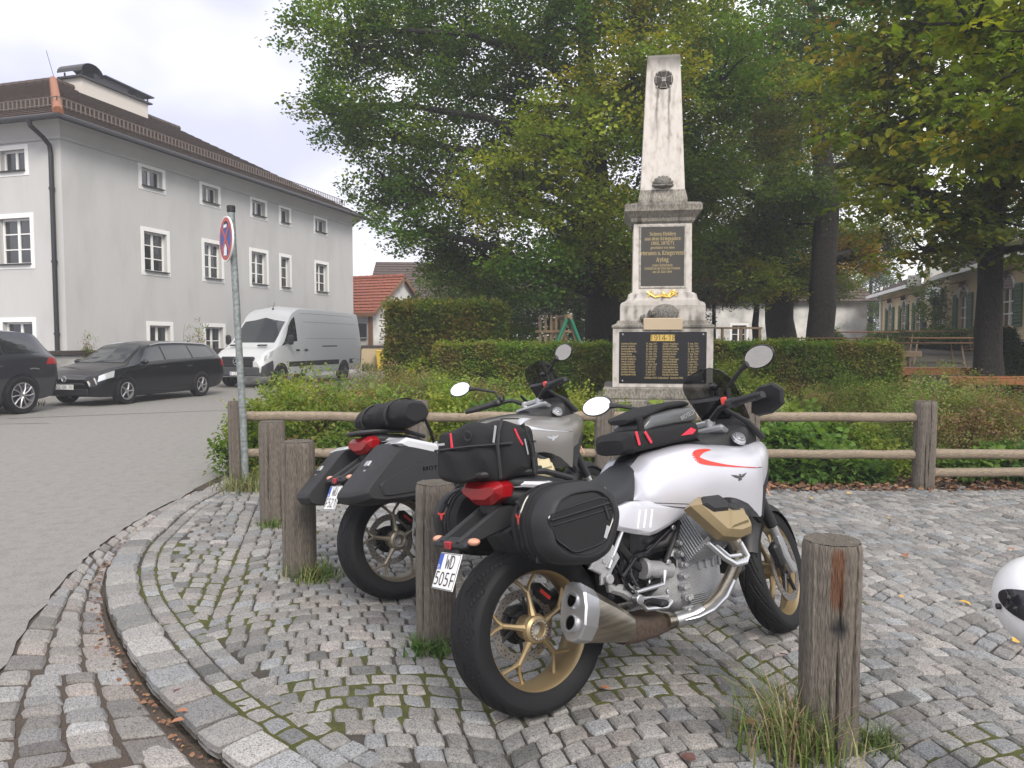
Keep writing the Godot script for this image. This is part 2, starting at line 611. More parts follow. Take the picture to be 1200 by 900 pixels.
	M.clear = mat(Color(0.06, 0.07, 0.07, 0.45), 0.03)
	M.clear.transparency = BaseMaterial3D.TRANSPARENCY_ALPHA
	M.lens = mat(lin(0.62, 0.64, 0.66), 0.12, 0.4)
	M.car_black = mat(lin(0.007, 0.0075, 0.010), 0.3)
	M.car_black.metallic_specular = 0.3
	M.car_black.clearcoat_enabled = true
	M.car_black.clearcoat = 0.6
	M.car_black.clearcoat_roughness = 0.04
	M.car_grey = mat(lin(0.035, 0.035, 0.045), 0.28, 0.4)
	M.car_grey.clearcoat_enabled = true
	M.car_grey.clearcoat = 1.0
	M.car_grey.clearcoat_roughness = 0.04
	M.van_white = mat(lin(0.56, 0.575, 0.585), 0.3)
	M.van_white.clearcoat_enabled = true
	M.galv = rough_mat(lin(0.33, 0.37, 0.37), 0.5, soft, Vector3.ONE * 3.0)
	M.galv.metallic = 0.35
	M.yellow = mat(lin(0.72, 0.50, 0.05), 0.5)
# ---------------------------------------------------------------- ground
const KERB := [[-2.95, -8.3], [-2.95, -7.5], [-2.93, -6.38], [-2.81, -5.64], [-2.70, -5.1], [-2.51, -4.58], [-2.20, -4.0], [-1.75, -3.37], [-1.35, -2.87], [-0.94, -2.46], [-0.4, -2.02], [0.3, -1.6], [1.2, -1.25]]
const EDGE := [[-3.17, -8.3], [-3.14, -7.5], [-3.12, -6.5], [-3.05, -5.85], [-2.97, -5.35], [-2.86, -4.9], [-2.63, -4.15], [-2.32, -3.35], [-2.02, -2.7], [-1.70, -2.1], [-1.3, -1.5], [-0.8, -0.9], [0.0, -0.3]]
const LOW := -0.05

func spline(pts: Array, u: float) -> Vector2:            # u counts points
	var n := pts.size()
	var i := clampi(int(floor(u)), 0, n - 2)
	var f := u - i
	var p := []
	for k in [-1, 0, 1, 2]:
		var q = pts[clampi(i + k, 0, n - 1)]
		p.append(Vector2(q[0], q[1]))
	return p[1].cubic_interpolate(p[2], p[0], p[3], f)

func sheet(g: Geo, ring: Array, y: float) -> void:
	var pl := PackedVector2Array()
	for p in ring: pl.append(p if p is Vector2 else Vector2(p[0], p[1]))
	var ix := Geometry2D.triangulate_polygon(pl)
	for i in range(0, ix.size(), 3):
		var a := Vector3(pl[ix[i]].x, y, pl[ix[i]].y)
		var b := Vector3(pl[ix[i + 1]].x, y, pl[ix[i + 1]].y)
		var c := Vector3(pl[ix[i + 2]].x, y, pl[ix[i + 2]].y)
		if (b - a).cross(c - a).y < 0.0: g.tri(a, c, b)
		else: g.tri(a, b, c)

func make_ground() -> void:
	var g := Geo.new()
	sheet(g, [[-900, 900], [900, 900], [900, -900], [-900, -900]], -0.075)
	setting(g, "ground", M.earth)
	g = Geo.new()
	var ring := []
	for i in 73:
		var p := spline(EDGE, i / 6.0)
		var w := 0.012 * sin(i * 2.3) + 0.01 * sin(i * 5.1)     # the worn, ragged edge
		ring.append(Vector2(p.x + w, p.y))
	ring.reverse()
	ring += [Vector2(-3.25, -9.5), Vector2(-3.4, -12), Vector2(-3.7, -15), Vector2(-3.6, -18), Vector2(-2.4, -23), Vector2(-0.5, -29), Vector2(3, -38), Vector2(3, -60), Vector2(-60, -60), Vector2(-60, 30), Vector2(6, 30), Vector2(3, 2)]
	sheet(g, ring, LOW)
	setting(g, "asphalt_road", M.asphalt)
	# long shallow patch seam and tar line in the road
	g = Geo.new()
	sheet(g, [[-9.6, -14.2], [-5.2, -16.4], [-5.18, -16.46], [-9.62, -14.27]], LOW + 0.004)
	sheet(g, [[-10.6, -13.0], [-8.3, -13.4], [-8.3, -13.44], [-10.6, -13.05]], LOW + 0.004)
	setting(g, "road_seam", mat(lin(0.12, 0.115, 0.11), 0.95))

# one hewn stone on four ground corners (x, z), its top at y
func stone(g: Geo, q: Array, y: float, rng: RandomNumberGenerator, worn := 0.0095, gap := 0.035) -> void:
	var m: Vector2 = (q[0] + q[1] + q[2] + q[3]) * 0.25
	var ring := []
	for i in 4:
		var a: Vector2 = q[i]
		var b: Vector2 = q[(i + 1) % 4]
		ring.append(a.lerp(m, gap + 0.05 + rng.randf() * 0.08))
		ring.append(a.lerp(b, 0.5 + rng.randf_range(-0.14, 0.14)).lerp(m, gap + rng.randf() * 0.06))
	var tilt := Vector2(rng.randfn(0, 0.014), rng.randfn(0, 0.014))
	var rise := rng.randf_range(-0.25, 0.5) * worn
	var top := []; var mid := []; var low := []
	for p in ring:
		var d: Vector2 = p - m
		var h := y + d.dot(tilt) + rng.randfn(0, worn * 0.12)
		top.append(Vector3(lerpf(m.x, p.x, 0.80), h + rise * 0.4, lerpf(m.y, p.y, 0.80)))
		mid.append(Vector3(p.x, h - worn, p.y))
		low.append(Vector3(p.x, y - 0.06, p.y))
	var mm := Vector3(m.x, y + rise, m.y)
	var up: float = (top[1] - mm).cross(top[0] - mm).y
	for i in 8:
		var j := (i + 1) % 8
		if up > 0.0:
			g.tri(mm, top[j], top[i]); g.quad(top[i], top[j], mid[j], mid[i]); g.quad(mid[i], mid[j], low[j], low[i])
		else:
			g.tri(mm, top[i], top[j]); g.quad(top[j], top[i], mid[i], mid[j]); g.quad(mid[j], mid[i], low[i], low[j])

func stone_colour(rng: RandomNumberGenerator, wet := 0.0) -> Color:
	var v := clampf(rng.randfn(0.37, 0.06), 0.22, 0.52) * (1.0 - 0.25 * wet)
	var k := rng.randf()
	if k < 0.2: return Color(v * 1.04, v * 0.97, v * 0.92)
	if k < 0.4: return Color(v * 0.96, v * 0.985, v * 1.01)
	if k < 0.5: return Color(v * 0.72, v * 0.71, v * 0.70)
	return Color(v, v * 0.975, v * 0.94)

func in_poly(p: Vector2, ring: PackedVector2Array) -> bool:
	return Geometry2D.is_point_in_polygon(p, ring)

func make_cobbles() -> void:
	var rng := RandomNumberGenerator.new()
	rng.seed = 4
	var patch := noise(0.55, 3, FastNoiseLite.TYPE_SIMPLEX_SMOOTH, 21)
	var fine := noise(9.0, 3, FastNoiseLite.TYPE_SIMPLEX_SMOOTH, 22)
	# the joint bed: brown grit, and moss where it has taken hold
	var field := PackedVector2Array()
	for i in 61:
		var p := spline(KERB, i / 5.0)
		var d := (spline(KERB, minf(i / 5.0 + 0.05, 12.0)) - spline(KERB, maxf(i / 5.0 - 0.05, 0.0))).normalized()
		field.append(p + Vector2(d.y, -d.x) * 0.09)
	field.append(Vector2(9.5, -1.0)); field.append(Vector2(9.5, -7.28))
	for i in 26:
		field.append(Vector2(9.4 - i * 0.5, -7.28 + 0.05 * sin(i * 1.7) - (0.5 if i > 23 else 0.0)))
	var bed := Geo.new()
	bed.painted = true
	var st := 0.028
	var nx := int(9.2 / st); var nz := int(6.5 / st)
	var hgt := PackedFloat32Array(); var cl := PackedColorArray()
	hgt.resize((nx + 1) * (nz + 1)); cl.resize((nx + 1) * (nz + 1))
	for j in nz + 1:
		for i in nx + 1:
			var x := -3.0 + i * st; var z := -7.9 + j * st
			var n := patch.get_noise_2d(x, z) * 1.2 + fine.get_noise_2d(x * 0.35, z * 0.35) * 0.55 - 0.27 + clampf((z + 5.0) * 0.12, -0.25, 0.3) - clampf((x - 1.2) * 0.09, 0.0, 0.35)
			var k := smoothstep(0.06, 0.30, n)
			hgt[j * (nx + 1) + i] = -0.015 + 0.010 * k + 0.006 * fine.get_noise_2d(x, z)
			var soil := Color(0.055, 0.045, 0.037).lerp(Color(0.13, 0.115, 0.10), 0.5 + 0.5 * fine.get_noise_2d(x * 2.0 + 9.0, z * 2.0))
			var moss := Color(0.07, 0.078, 0.018).lerp(Color(0.13, 0.135, 0.03), 0.5 + 0.7 * fine.get_noise_2d(x + 40.0, z))
			cl[j * (nx + 1) + i] = soil.lerp(moss, k)
	for j in nz:
		for i in nx:
			var x := -3.0 + i * st; var z := -7.9 + j * st
			if not in_poly(Vector2(x + st * 0.5, z + st * 0.5), field): continue
			var o := [j * (nx + 1) + i, j * (nx + 1) + i + 1, (j + 1) * (nx + 1) + i + 1, (j + 1) * (nx + 1) + i]
			var p := [Vector3(x, hgt[o[0]], z), Vector3(x + st, hgt[o[1]], z), Vector3(x + st, hgt[o[2]], z + st), Vector3(x, hgt[o[3]], z + st)]
			for t in [[0, 3, 2], [0, 2, 1]]:
				for e in t:
					bed.v.append(p[e]); bed.c.append(cl[o[e]])
	var paving := setting(bed, "cobbled_pavement", M.joint, 0.0)
	# laid in segmental arcs
	var cells := []
	var wcol := 1.18
	var turn := deg_to_rad(-14.0)
	var ax := Vector2(cos(turn), sin(turn)); var ay := Vector2(-sin(turn), cos(turn))
	var inset := PackedVector2Array()            # the field inside kerb row and its two followers
	for i in 61:
		var u := i / 5.0
		var p := spline(KERB, u)
		var d := (spline(KERB, minf(u + 0.05, 12.0)) - spline(KERB, maxf(u - 0.05, 0.0))).normalized()
		inset.append(p + Vector2(d.y, -d.x) * 0.36)
	for i in range(61, field.size()): inset.append(field[i])
	for c in range(-4, 11):
		var row := 0
		for r in range(-90, 20):
			row += 1
			var n := 11 + (row % 2)
			var cuts := []
			for k in n + 1:
				cuts.append(clampf((k + (rng.randf_range(-0.16, 0.16) if k > 0 and k < n else 0.0)) / n, 0.0, 1.0))
			for k in n:
				var q := []
				for e in [[k, 0], [k + 1, 0], [k + 1, 1], [k, 1]]:
					var s: float = cuts[e[0]] - 0.5
					var v: float = (r + e[1]) * 0.098 + 0.17 * (s * s * 4.0 - 1.0)
					q.append(ax * ((c + s) * wcol) + ay * v + Vector2(rng.randfn(0, 0.004), rng.randfn(0, 0.004)))
				var m: Vector2 = (q[0] + q[2]) * 0.5
				if m.y > -1.75 or m.y < -7.9 or m.x < -3.2 or m.x > 7.5: continue
				if not in_poly(m, inset): continue
				if absf(m.x) > -m.y * 0.78 + 0.8: continue
				cells.append([q, m])
	# two rows that follow the kerb
	for row in 2:
		var u := 0.05
		while u < 11.4:
			var du := 0.0
			var l := rng.randf_range(0.085, 0.125)
			var a := spline(KERB, u)
			while du < 1.0 and (spline(KERB, u + du) - a).length() < l: du += 0.01
			var q := []
			for e in [[0.0, 0], [du, 0], [du, 1], [0.0, 1]]:
				var uu: float = u + e[0]
				var p := spline(KERB, uu)
				var d := (spline(KERB, minf(uu + 0.05, 12.0)) - spline(KERB, maxf(uu - 0.05, 0.0))).normalized()
				q.append(p + Vector2(d.y, -d.x) * (0.185 + 0.09 * (row + e[1])))
			u += du
			cells.append([q, (q[0] + q[2]) * 0.5])
	cells.sort_custom(func(x, y): return cell_rank(x[1]) < cell_rank(y[1]))
	var rest := Geo.new()
	rest.painted = true
	for i in cells.size():
		var wet := 0.5 + 0.5 * patch.get_noise_2d(cells[i][1].x * 1.7 + 30.0, cells[i][1].y * 1.7)
		var col := stone_colour(rng, wet)
		if i < 296:
			var g := Geo.new()
			g.painted = true
			g.col = col
			stone(g, cells[i][0], 0.0, rng)
			part(g, "cobblestone", M.stone, paving, 30.0)
		else:
			rest.col = col
			stone(rest, cells[i][0], 0.0, rng)
	part(rest, "far_cobblestones", M.stone, paving, 0.0).set_meta("kind", "stuff")
	# the kerb: one row of larger hewn blocks, standing a little above the gutter
	var kb := Geo.new()
	var gb := Geo.new()
	kb.painted = true; gb.painted = true
	for i in 120:
		var u0 := i / 10.0; var u1 := (i + 1) / 10.0
		var k0 := spline(KERB, u0); var k1 := spline(KERB, u1)
		var d0 := (spline(KERB, minf(u0 + 0.05, 12.0)) - spline(KERB, maxf(u0 - 0.05, 0.0))).normalized()
		var d1 := (spline(KERB, minf(u1 + 0.05, 12.0)) - spline(KERB, maxf(u1 - 0.05, 0.0))).normalized()
		var n0 := k0 + Vector2(d0.y, -d0.x) * 0.19; var n1 := k1 + Vector2(d1.y, -d1.x) * 0.19
		kb.col = Color(0.09, 0.075, 0.06)
		kb.quad(Vector3(k0.x, -0.025, k0.y), Vector3(k1.x, -0.025, k1.y), Vector3(n1.x, -0.025, n1.y), Vector3(n0.x, -0.025, n0.y))
		var e0 := spline(EDGE, u0); var e1 := spline(EDGE, u1)
		gb.col = Color(0.12, 0.092, 0.072)
		var y0 := -0.062
		e0.x -= 0.03; e1.x -= 0.03
		gb.quad(Vector3(e0.x, y0, e0.y), Vector3(e1.x, y0, e1.y), Vector3(k1.x, y0, k1.y), Vector3(k0.x, y0, k0.y))
	var kerb := setting(kb, "kerb", M.joint)
	var gutter := setting(gb, "gutter", M.joint)
	var u := 0.0
	while u < 11.6:
		var l := rng.randf_range(0.15, 0.24)
		var a := spline(KERB, u)
		var du := 0.0
		while du < 1.0 and (spline(KERB, u + du) - a).length() < l: du += 0.01
		var q := []
		for e in [[0.0, 0.0], [du, 0.0], [du, 1.0], [0.0, 1.0]]:
			var uu: float = u + e[0]
			var p := spline(KERB, uu)
			var d := (spline(KERB, minf(uu + 0.05, 12.0)) - spline(KERB, maxf(uu - 0.05, 0.0))).normalized()
			q.append(p + Vector2(d.y, -d.x) * (0.182 * e[1] + rng.randfn(0, 0.004)))
		var g := Geo.new()
		g.painted = true
		g.col = stone_colour(rng) * 0.95
		stone(g, q, 0.016, rng, 0.014, 0.03)
		part(g, "kerbstone", M.stone, kerb, 30.0)
		u += du
	# the gutter: one row at the far end, fanning out to five beside the viewer
	var count := 0
	for row in 5:
		u = 0.0
		while u < 11.6:
			var gap := (spline(KERB, u) - spline(EDGE, u)).length()
			var rows := clampi(int(round(gap / 0.165)), 1, 5)
			var big := row == 0 or row == rows - 1
			var l := rng.randf_range(0.15, 0.21) if big else rng.randf_range(0.09, 0.14)
			var a := spline(EDGE, u)
			var du := 0.02
			while du < 1.0 and (spline(EDGE, u + du).lerp(spline(KERB, u + du), row / 5.0) - a.lerp(spline(KERB, u), row / 5.0)).length() < l: du += 0.01
			if row < rows:
				var dirt := 0.065 if rows > 1 else 0.03
				var q := []
				for e in [[0.0, 0], [du, 0], [du, 1], [0.0, 1]]:
					var uu: float = u + e[0]
					q.append(spline(EDGE, uu).lerp(spline(KERB, uu), 0.01 + (row + e[1]) / float(rows) * (1.0 - dirt - 0.01)) + Vector2(rng.randfn(0, 0.006), rng.randfn(0, 0.006)))
				var g := Geo.new()
				g.painted = true
				g.col = stone_colour(rng) * Color(0.93, 0.895, 0.87)
				stone(g, q, LOW + 0.004, rng, 0.011, 0.05)
				if count < 290: part(g, "gutter_stone", M.stone, gutter, 30.0)
				count += 1
			u += du

func cell_rank(m: Vector2) -> float:
	return m.length() + (100.0 if absf(m.x) > -m.y * 0.70 + 0.05 or m.y > -2.12 else 0.0)
# ---------------------------------------------------------------- buildings
# a wall of size w x h in the plane z = 0 looking along +z, with rectangular holes [x, y, w, h] and reveals
func wall_mesh(w: float, h: float, holes: Array, deep := 0.2) -> Geo:
	var g := Geo.new()
	var xs := [0.0, w]; var ys := [0.0, h]
	for o in holes:
		xs += [o[0], o[0] + o[2]]; ys += [o[1], o[1] + o[3]]
	xs.sort(); ys.sort()
	for i in xs.size() - 1:
		for j in ys.size() - 1:
			if xs[i + 1] - xs[i] < 0.001 or ys[j + 1] - ys[j] < 0.001: continue
			var cx: float = (xs[i] + xs[i + 1]) * 0.5; var cy: float = (ys[j] + ys[j + 1]) * 0.5
			var hit := false
			for o in holes:
				if cx > o[0] and cx < o[0] + o[2] and cy > o[1] and cy < o[1] + o[3]: hit = true
			if not hit:
				g.quad(Vector3(xs[i], ys[j], 0), Vector3(xs[i + 1], ys[j], 0), Vector3(xs[i + 1], ys[j + 1], 0), Vector3(xs[i], ys[j + 1], 0))
	for o in holes:
		var a := Vector3(o[0], o[1], 0); var b := Vector3(o[0] + o[2], o[1], 0)
		var c := Vector3(o[0] + o[2], o[1] + o[3], 0); var d := Vector3(o[0], o[1] + o[3], 0)
		var k := Vector3(0, 0, -deep)
		g.quad(a, a + k, b + k, b); g.quad(b, b + k, c + k, c); g.quad(c, c + k, d + k, d); g.quad(d, d + k, a + k, a)
	return g

# a white casement in a reveal: frame and bars, dark panes, a sill; surround is the painted band round the opening
func window(parent: Node3D, at: Transform3D, w: float, h: float, cols: int, rows: int, band := 0.13, deep := 0.16, frame_mat: Material = null, sill := true) -> void:
	var g := Geo.new()
	if band > 0.0:
		for s in [[-band, -band, w + 2 * band, band], [-band, h, w + 2 * band, band], [-band, 0, band, h], [w, 0, band, h]]:
			g.box(Vector3(s[0] + s[2] * 0.5, s[1] + s[3] * 0.5, 0.006), Vector3(s[2], s[3], 0.02))
	var f := 0.055
	var z := -deep
	g.box(Vector3(f * 0.5, h * 0.5, z), Vector3(f, h, 0.06)); g.box(Vector3(w - f * 0.5, h * 0.5, z), Vector3(f, h, 0.06))
	g.box(Vector3(w * 0.5, f * 0.5, z), Vector3(w - 2 * f, f, 0.06)); g.box(Vector3(w * 0.5, h - f * 0.5, z), Vector3(w - 2 * f, f, 0.06))
	for i in range(1, cols):
		g.box(Vector3(w * i / cols, h * 0.5, z), Vector3(0.085 if cols == 2 else 0.04, h - 2 * f, 0.054))
	for j in range(1, rows):
		for i in cols:
			g.box(Vector3(w * (i + 0.5) / cols, h * j / rows, z), Vector3(w / cols - 0.09, 0.032, 0.045))
	var o := part(g, "window", frame_mat if frame_mat else M.trim, parent, 0.0, at)
	for i in cols:
		for j in rows:
			var p := Geo.new()
			p.box(Vector3(w * (i + 0.5) / cols, h * (j + 0.5) / rows, z - 0.01), Vector3(w / cols - 0.05, h / rows - 0.02, 0.012), 0.0, Basis(Vector3.UP, 0.008 * sin(i * 3.0 + j * 2.0 + at.origin.x)))
			part(p, "pane", M.glass, o, 0.0)
	if sill:
		var s := Geo.new()
		s.box(Vector3(w * 0.5, 0.012, -0.02), Vector3(w + 0.02, 0.035, 0.24), 0.0, Basis(Vector3.RIGHT, 0.12))
		part(s, "sill", M.dark_metal, o, 0.0)

# a roof slope in courses: a..b the eave, d..c the ridge; each course laps over the one below
func slope(g: Geo, a: Vector3, b: Vector3, c: Vector3, d: Vector3, rows: int, lap := 0.035) -> void:
	var n := (b - a).cross(d - a).normalized()
	if n.y < 0.0: n = -n
	for i in rows:
		var t0 := float(i) / rows; var t1 := float(i + 1) / rows
		var p0 := a.lerp(d, t0) + n * lap; var p1 := b.lerp(c, t0) + n * lap
		var q0 := a.lerp(d, t1); var q1 := b.lerp(c, t1)
		g.quad(p0, p1, q1, q0)
		g.quad(a.lerp(d, t0) - n * 0.01, b.lerp(c, t0) - n * 0.01, p1, p0)

func make_grey_house() -> void:
	var turn := deg_to_rad(90.0 - 16.3)
	var h := thing("grey_house", "large grey rendered two-storey house with white-framed windows and dark tiled roof", "house", Vector3(-12.43, 0, -21.0), turn)
	var holes := []
	for x in [[2.95, 0.9], [5.75, 0.86], [8.6, 0.84], [10.52, 0.62], [13.16, 0.92]]: holes.append([x[0], 6.31, x[1], 0.57, 2 if x[1] > 0.7 else 1, 1])
	for x in [[2.98, 1.0], [5.8, 0.92], [8.5, 0.98], [10.48, 0.64], [13.18, 0.98]]: holes.append([x[0], 3.65, x[1], 1.25, 2 if x[1] > 0.7 else 1, 3])
	holes.append([3.12, 1.05, 0.92, 0.88, 2, 1]); holes.append([5.78, 0.95, 0.95, 0.98, 2, 2])
	var top := 7.42
	var body := Geo.new()
	body.v.append_array(wall_mesh(16.6, top, holes).v)
	body.c.resize(body.v.size())
	var right_wall := part(body, "wall", M.plaster, h, 0.0)
	for o in holes:
		window(h, Transform3D(Basis(), Vector3(o[0], o[1], 0)), o[2], o[3], o[4], o[5])
	# the left front, turned a quarter
	var lh := []
	for x in [[1.26, 0.9], [4.1, 0.9], [7.0, 0.9], [10.0, 0.9], [13.0, 0.9], [16.0, 0.9], [18.8, 0.9]]:
		lh.append([21.5 - x[0] - x[1], 6.2, x[1], 0.6, 2, 1])
		lh.append([21.5 - x[0] - x[1] - 0.15, 3.6, x[1] + 0.25, 1.3, 2, 3])
	lh.append([21.5 - 2.3, 1.05, 1.1, 0.92, 2, 1])
	var lx := Transform3D(Basis(Vector3.UP, -PI / 2), Vector3(0, 0, -21.5))
	part(wall_mesh(21.5, top, lh), "wall", M.plaster, h, 0.0, lx)
	for o in lh:
		window(h, lx * Transform3D(Basis(), Vector3(o[0], o[1], 0)), o[2], o[3], o[4], o[5])
	var g := Geo.new()
	g.quad(Vector3(16.6, 0, 0), Vector3(16.6, 0, -21.5), Vector3(16.6, top, -21.5), Vector3(16.6, top, 0))
	g.quad(Vector3(16.6, 0, -21.5), Vector3(0, 0, -21.5), Vector3(0, top, -21.5), Vector3(16.6, top, -21.5))
	g.box(Vector3(8.3, 3.6, -10.7), Vector3(16.0, 7.0, 20.6))          # floors and rooms behind the glass stay dark
	part(g, "rear_wall", M.plaster, h, 0.0)
	# cornice: a moulded band under the eaves
	g = Geo.new()
	var prof := [[0.0, 6.98, 0.035], [0.0, 7.02, 0.06], [0.0, 7.06, 0.06], [0.0, 7.14, 0.13], [0.0, 7.30, 0.30], [0.0, 7.42, 0.40]]
	for i in prof.size() - 1:
		var y0: float = prof[i][1]; var y1: float = prof[i + 1][1]; var o0: float = prof[i][2]; var o1: float = prof[i + 1][2]
		g.quad(Vector3(-o0, y0, o0), Vector3(16.6 + o0, y0, o0), Vector3(16.6 + o1, y1, o1), Vector3(-o1, y1, o1))
		g.quad(Vector3(-o0, y0, -21.5), Vector3(-o0, y0, o0), Vector3(-o1, y1, o1), Vector3(-o1, y1, -21.5))
	g.quad(Vector3(0, 6.98, 0.035), Vector3(0, 6.98, 0), Vector3(16.6, 6.98, 0), Vector3(16.6, 6.98, 0.035))
	part(g, "cornice", M.plaster, h, 0.0)
	# roof
	var e := 0.62
	var ey := 7.44
	var A := Vector3(-e, ey, e); var B := Vector3(16.6 + e, ey, e)
	var P := Vector3(6.0, 11.1, -6.65); var Q := Vector3(12.6, 11.1, -6.65)
	var R := Vector3(6.0, 11.1, -22.0)
	g = Geo.new()
	slope(g, A, B, Q, P, 26)
	slope(g, Vector3(-e, ey, -22), A, P, R, 24)
	slope(g, B, Vector3(16.6 + e, ey, -15), Vector3(12.6, 11.1, -6.7), Q, 20)
	slope(g, Vector3(16.6, ey, -15), Vector3(12, ey, -22), R, P, 6)
	g.quad(A + Vector3(0, -0.01, 0), Vector3(-e, ey - 0.01, -22), Vector3(16.6, ey - 0.01, -22), B + Vector3(0, -0.01, 0))
	var roof := part(g, "roof", M.roof_brown, h, 0.0)
	for i in 14:
		var a := A.lerp(P, i / 14.0); var b := A.lerp(P, (i + 1.15) / 14.0)
		var t := Geo.new()
		t.cyl(a + Vector3(0, 0.05, 0), b + Vector3(0, 0.08, 0), 0.14, 0.115, 10)
		part(t, "hip_tile", M.hip_tile, roof)
	for i in 22:
		var t := Geo.new()
		var a := P.lerp(Q, i / 22.0); var b := P.lerp(Q, (i + 1.1) / 22.0)
		t.cyl(a + Vector3(0, 0.02, 0), b + Vector3(0, 0.05, 0), 0.15, 0.13, 8)
		part(t, "ridge_tile", M.roof_brown, roof)
	for i in 40:
		var t := Geo.new()
		var a := P.lerp(R, i / 40.0); var b := P.lerp(R, (i + 1.1) / 40.0)
		t.cyl(a + Vector3(0, 0.02, 0), b + Vector3(0, 0.05, 0), 0.15, 0.13, 8)
		part(t, "ridge_tile", M.roof_brown, roof)
	# snow guard: a low lattice above the eaves on both fronts
	g = Geo.new()
	for s in [[A.lerp(P, 0.14), B.lerp(Q, 0.14)], [A.lerp(P, 0.14), Vector3(-e, ey, -22).lerp(R, 0.14)]]:
		var a: Vector3 = s[0]; var b: Vector3 = s[1]
		var n := int(a.distance_to(b) / 0.16)
		for i in n + 1:
			var p := a.lerp(b, float(i) / n)
			g.box(p + Vector3(0, 0.19, 0), Vector3(0.028, 0.26, 0.028))
		for k in [0.10, 0.31]:
			g.tube([a + Vector3(0, k, 0), b + Vector3(0, k, 0)], 0.016, 5)
	part(g, "snow_guard", mat(lin(0.16, 0.13, 0.11), 0.7), h, 0.0)
	# gutter and downpipe
	g = Geo.new()
	g.tube([Vector3(-e - 0.02, ey - 0.05, -21.9), Vector3(-e - 0.02, ey - 0.05, e + 0.02), Vector3(16.6 + e, ey - 0.05, e + 0.02)], 0.085, 8)
	part(g, "roof_gutter", M.dark_metal, h)
	g = Geo.new()
	g.tube([Vector3(-0.66, 7.38, -0.35), Vector3(-0.62, 7.2, -0.33), Vector3(-0.3, 6.98, -0.28), Vector3(-0.12, 6.8, -0.25), Vector3(-0.09, 6.6, -0.25), Vector3(-0.09, 0.2, -0.25)], 0.062, 10)
	for y in [1.6, 3.6, 5.6]: g.cyl(Vector3(-0.09, y, -0.25), Vector3(-0.09, y + 0.06, -0.25), 0.08)
	part(g, "downpipe", M.dark_metal, h)
	# chimney stack with a curved metal hood
	g = Geo.new()
	g.box(Vector3(8.55, 11.0, -6.65), Vector3(3.4, 1.0, 0.9))
	var stack := part(g, "chimney", mat(lin(0.58, 0.54, 0.49), 0.9), roof, 0.0)
	g = Geo.new()
	g.box(Vector3(8.55, 11.53, -6.65), Vector3(3.7, 0.06, 1.15))
	for x in [6.9, 7.8, 9.6, 10.3]:
		for z in [-6.25, -7.05]: g.box(Vector3(x, 11.66, z), Vector3(0.045, 0.22, 0.045))
	for i in 10:
		var a0 := PI * i / 10.0; var a1 := PI * (i + 1) / 10.0
		for k in [0.0, 0.03]:
			var p0 := Vector3(7.25 - cos(a0) * 0.52, 11.72 + sin(a0) * 0.36 + k, -6.05); var p1 := Vector3(7.25 - cos(a1) * 0.52, 11.72 + sin(a1) * 0.36 + k, -6.05)
			g.quad(p0, p1, p1 + Vector3(0, 0, -1.2), p0 + Vector3(0, 0, -1.2))
	g.box(Vector3(9.15, 11.84, -6.65), Vector3(2.6, 0.05, 1.25), 0.0, Basis(Vector3.BACK, -0.03))
	g.box(Vector3(8.3, 11.70, -6.65), Vector3(1.7, 0.28, 0.95))
	part(g, "chimney_hood", M.dark_metal, roof, 0.0)
	g = Geo.new()
	g.tube([P + Vector3(0.1, 0, 0), P + Vector3(-0.35, 1.0, 0.1)], 0.012, 4)
	part(g, "lightning_rod", M.dark_metal, h)
	# low boundary wall in front, with a dark coping
	var d := Vector3(0.2807, 0, -0.9598); var nn := Vector3(0.9598, 0, 0.2807)
	var w := thing("boundary_wall", "low white boundary wall with dark coping in front of the grey house", "wall", Vector3(-12.43, 0, -21.0) + nn * 0.62 - d * 9.0, turn)
	g = Geo.new()
	g.box(Vector3(12.5, 0.47, 0), Vector3(25.0, 1.16, 0.24))
	part(g, "masonry", M.plaster_white, w, 0.0)
	for i in 25:
		var t := Geo.new()
		t.box(Vector3(0.5 + i, 1.11, 0), Vector3(0.985, 0.12, 0.38), 0.012)
		part(t, "coping_stone", mat(lin(0.055, 0.045, 0.042), 0.85) if i == 0 else M.coping, w, 0.0)
		if i == 0: M.coping = w.get_child(1).material_override

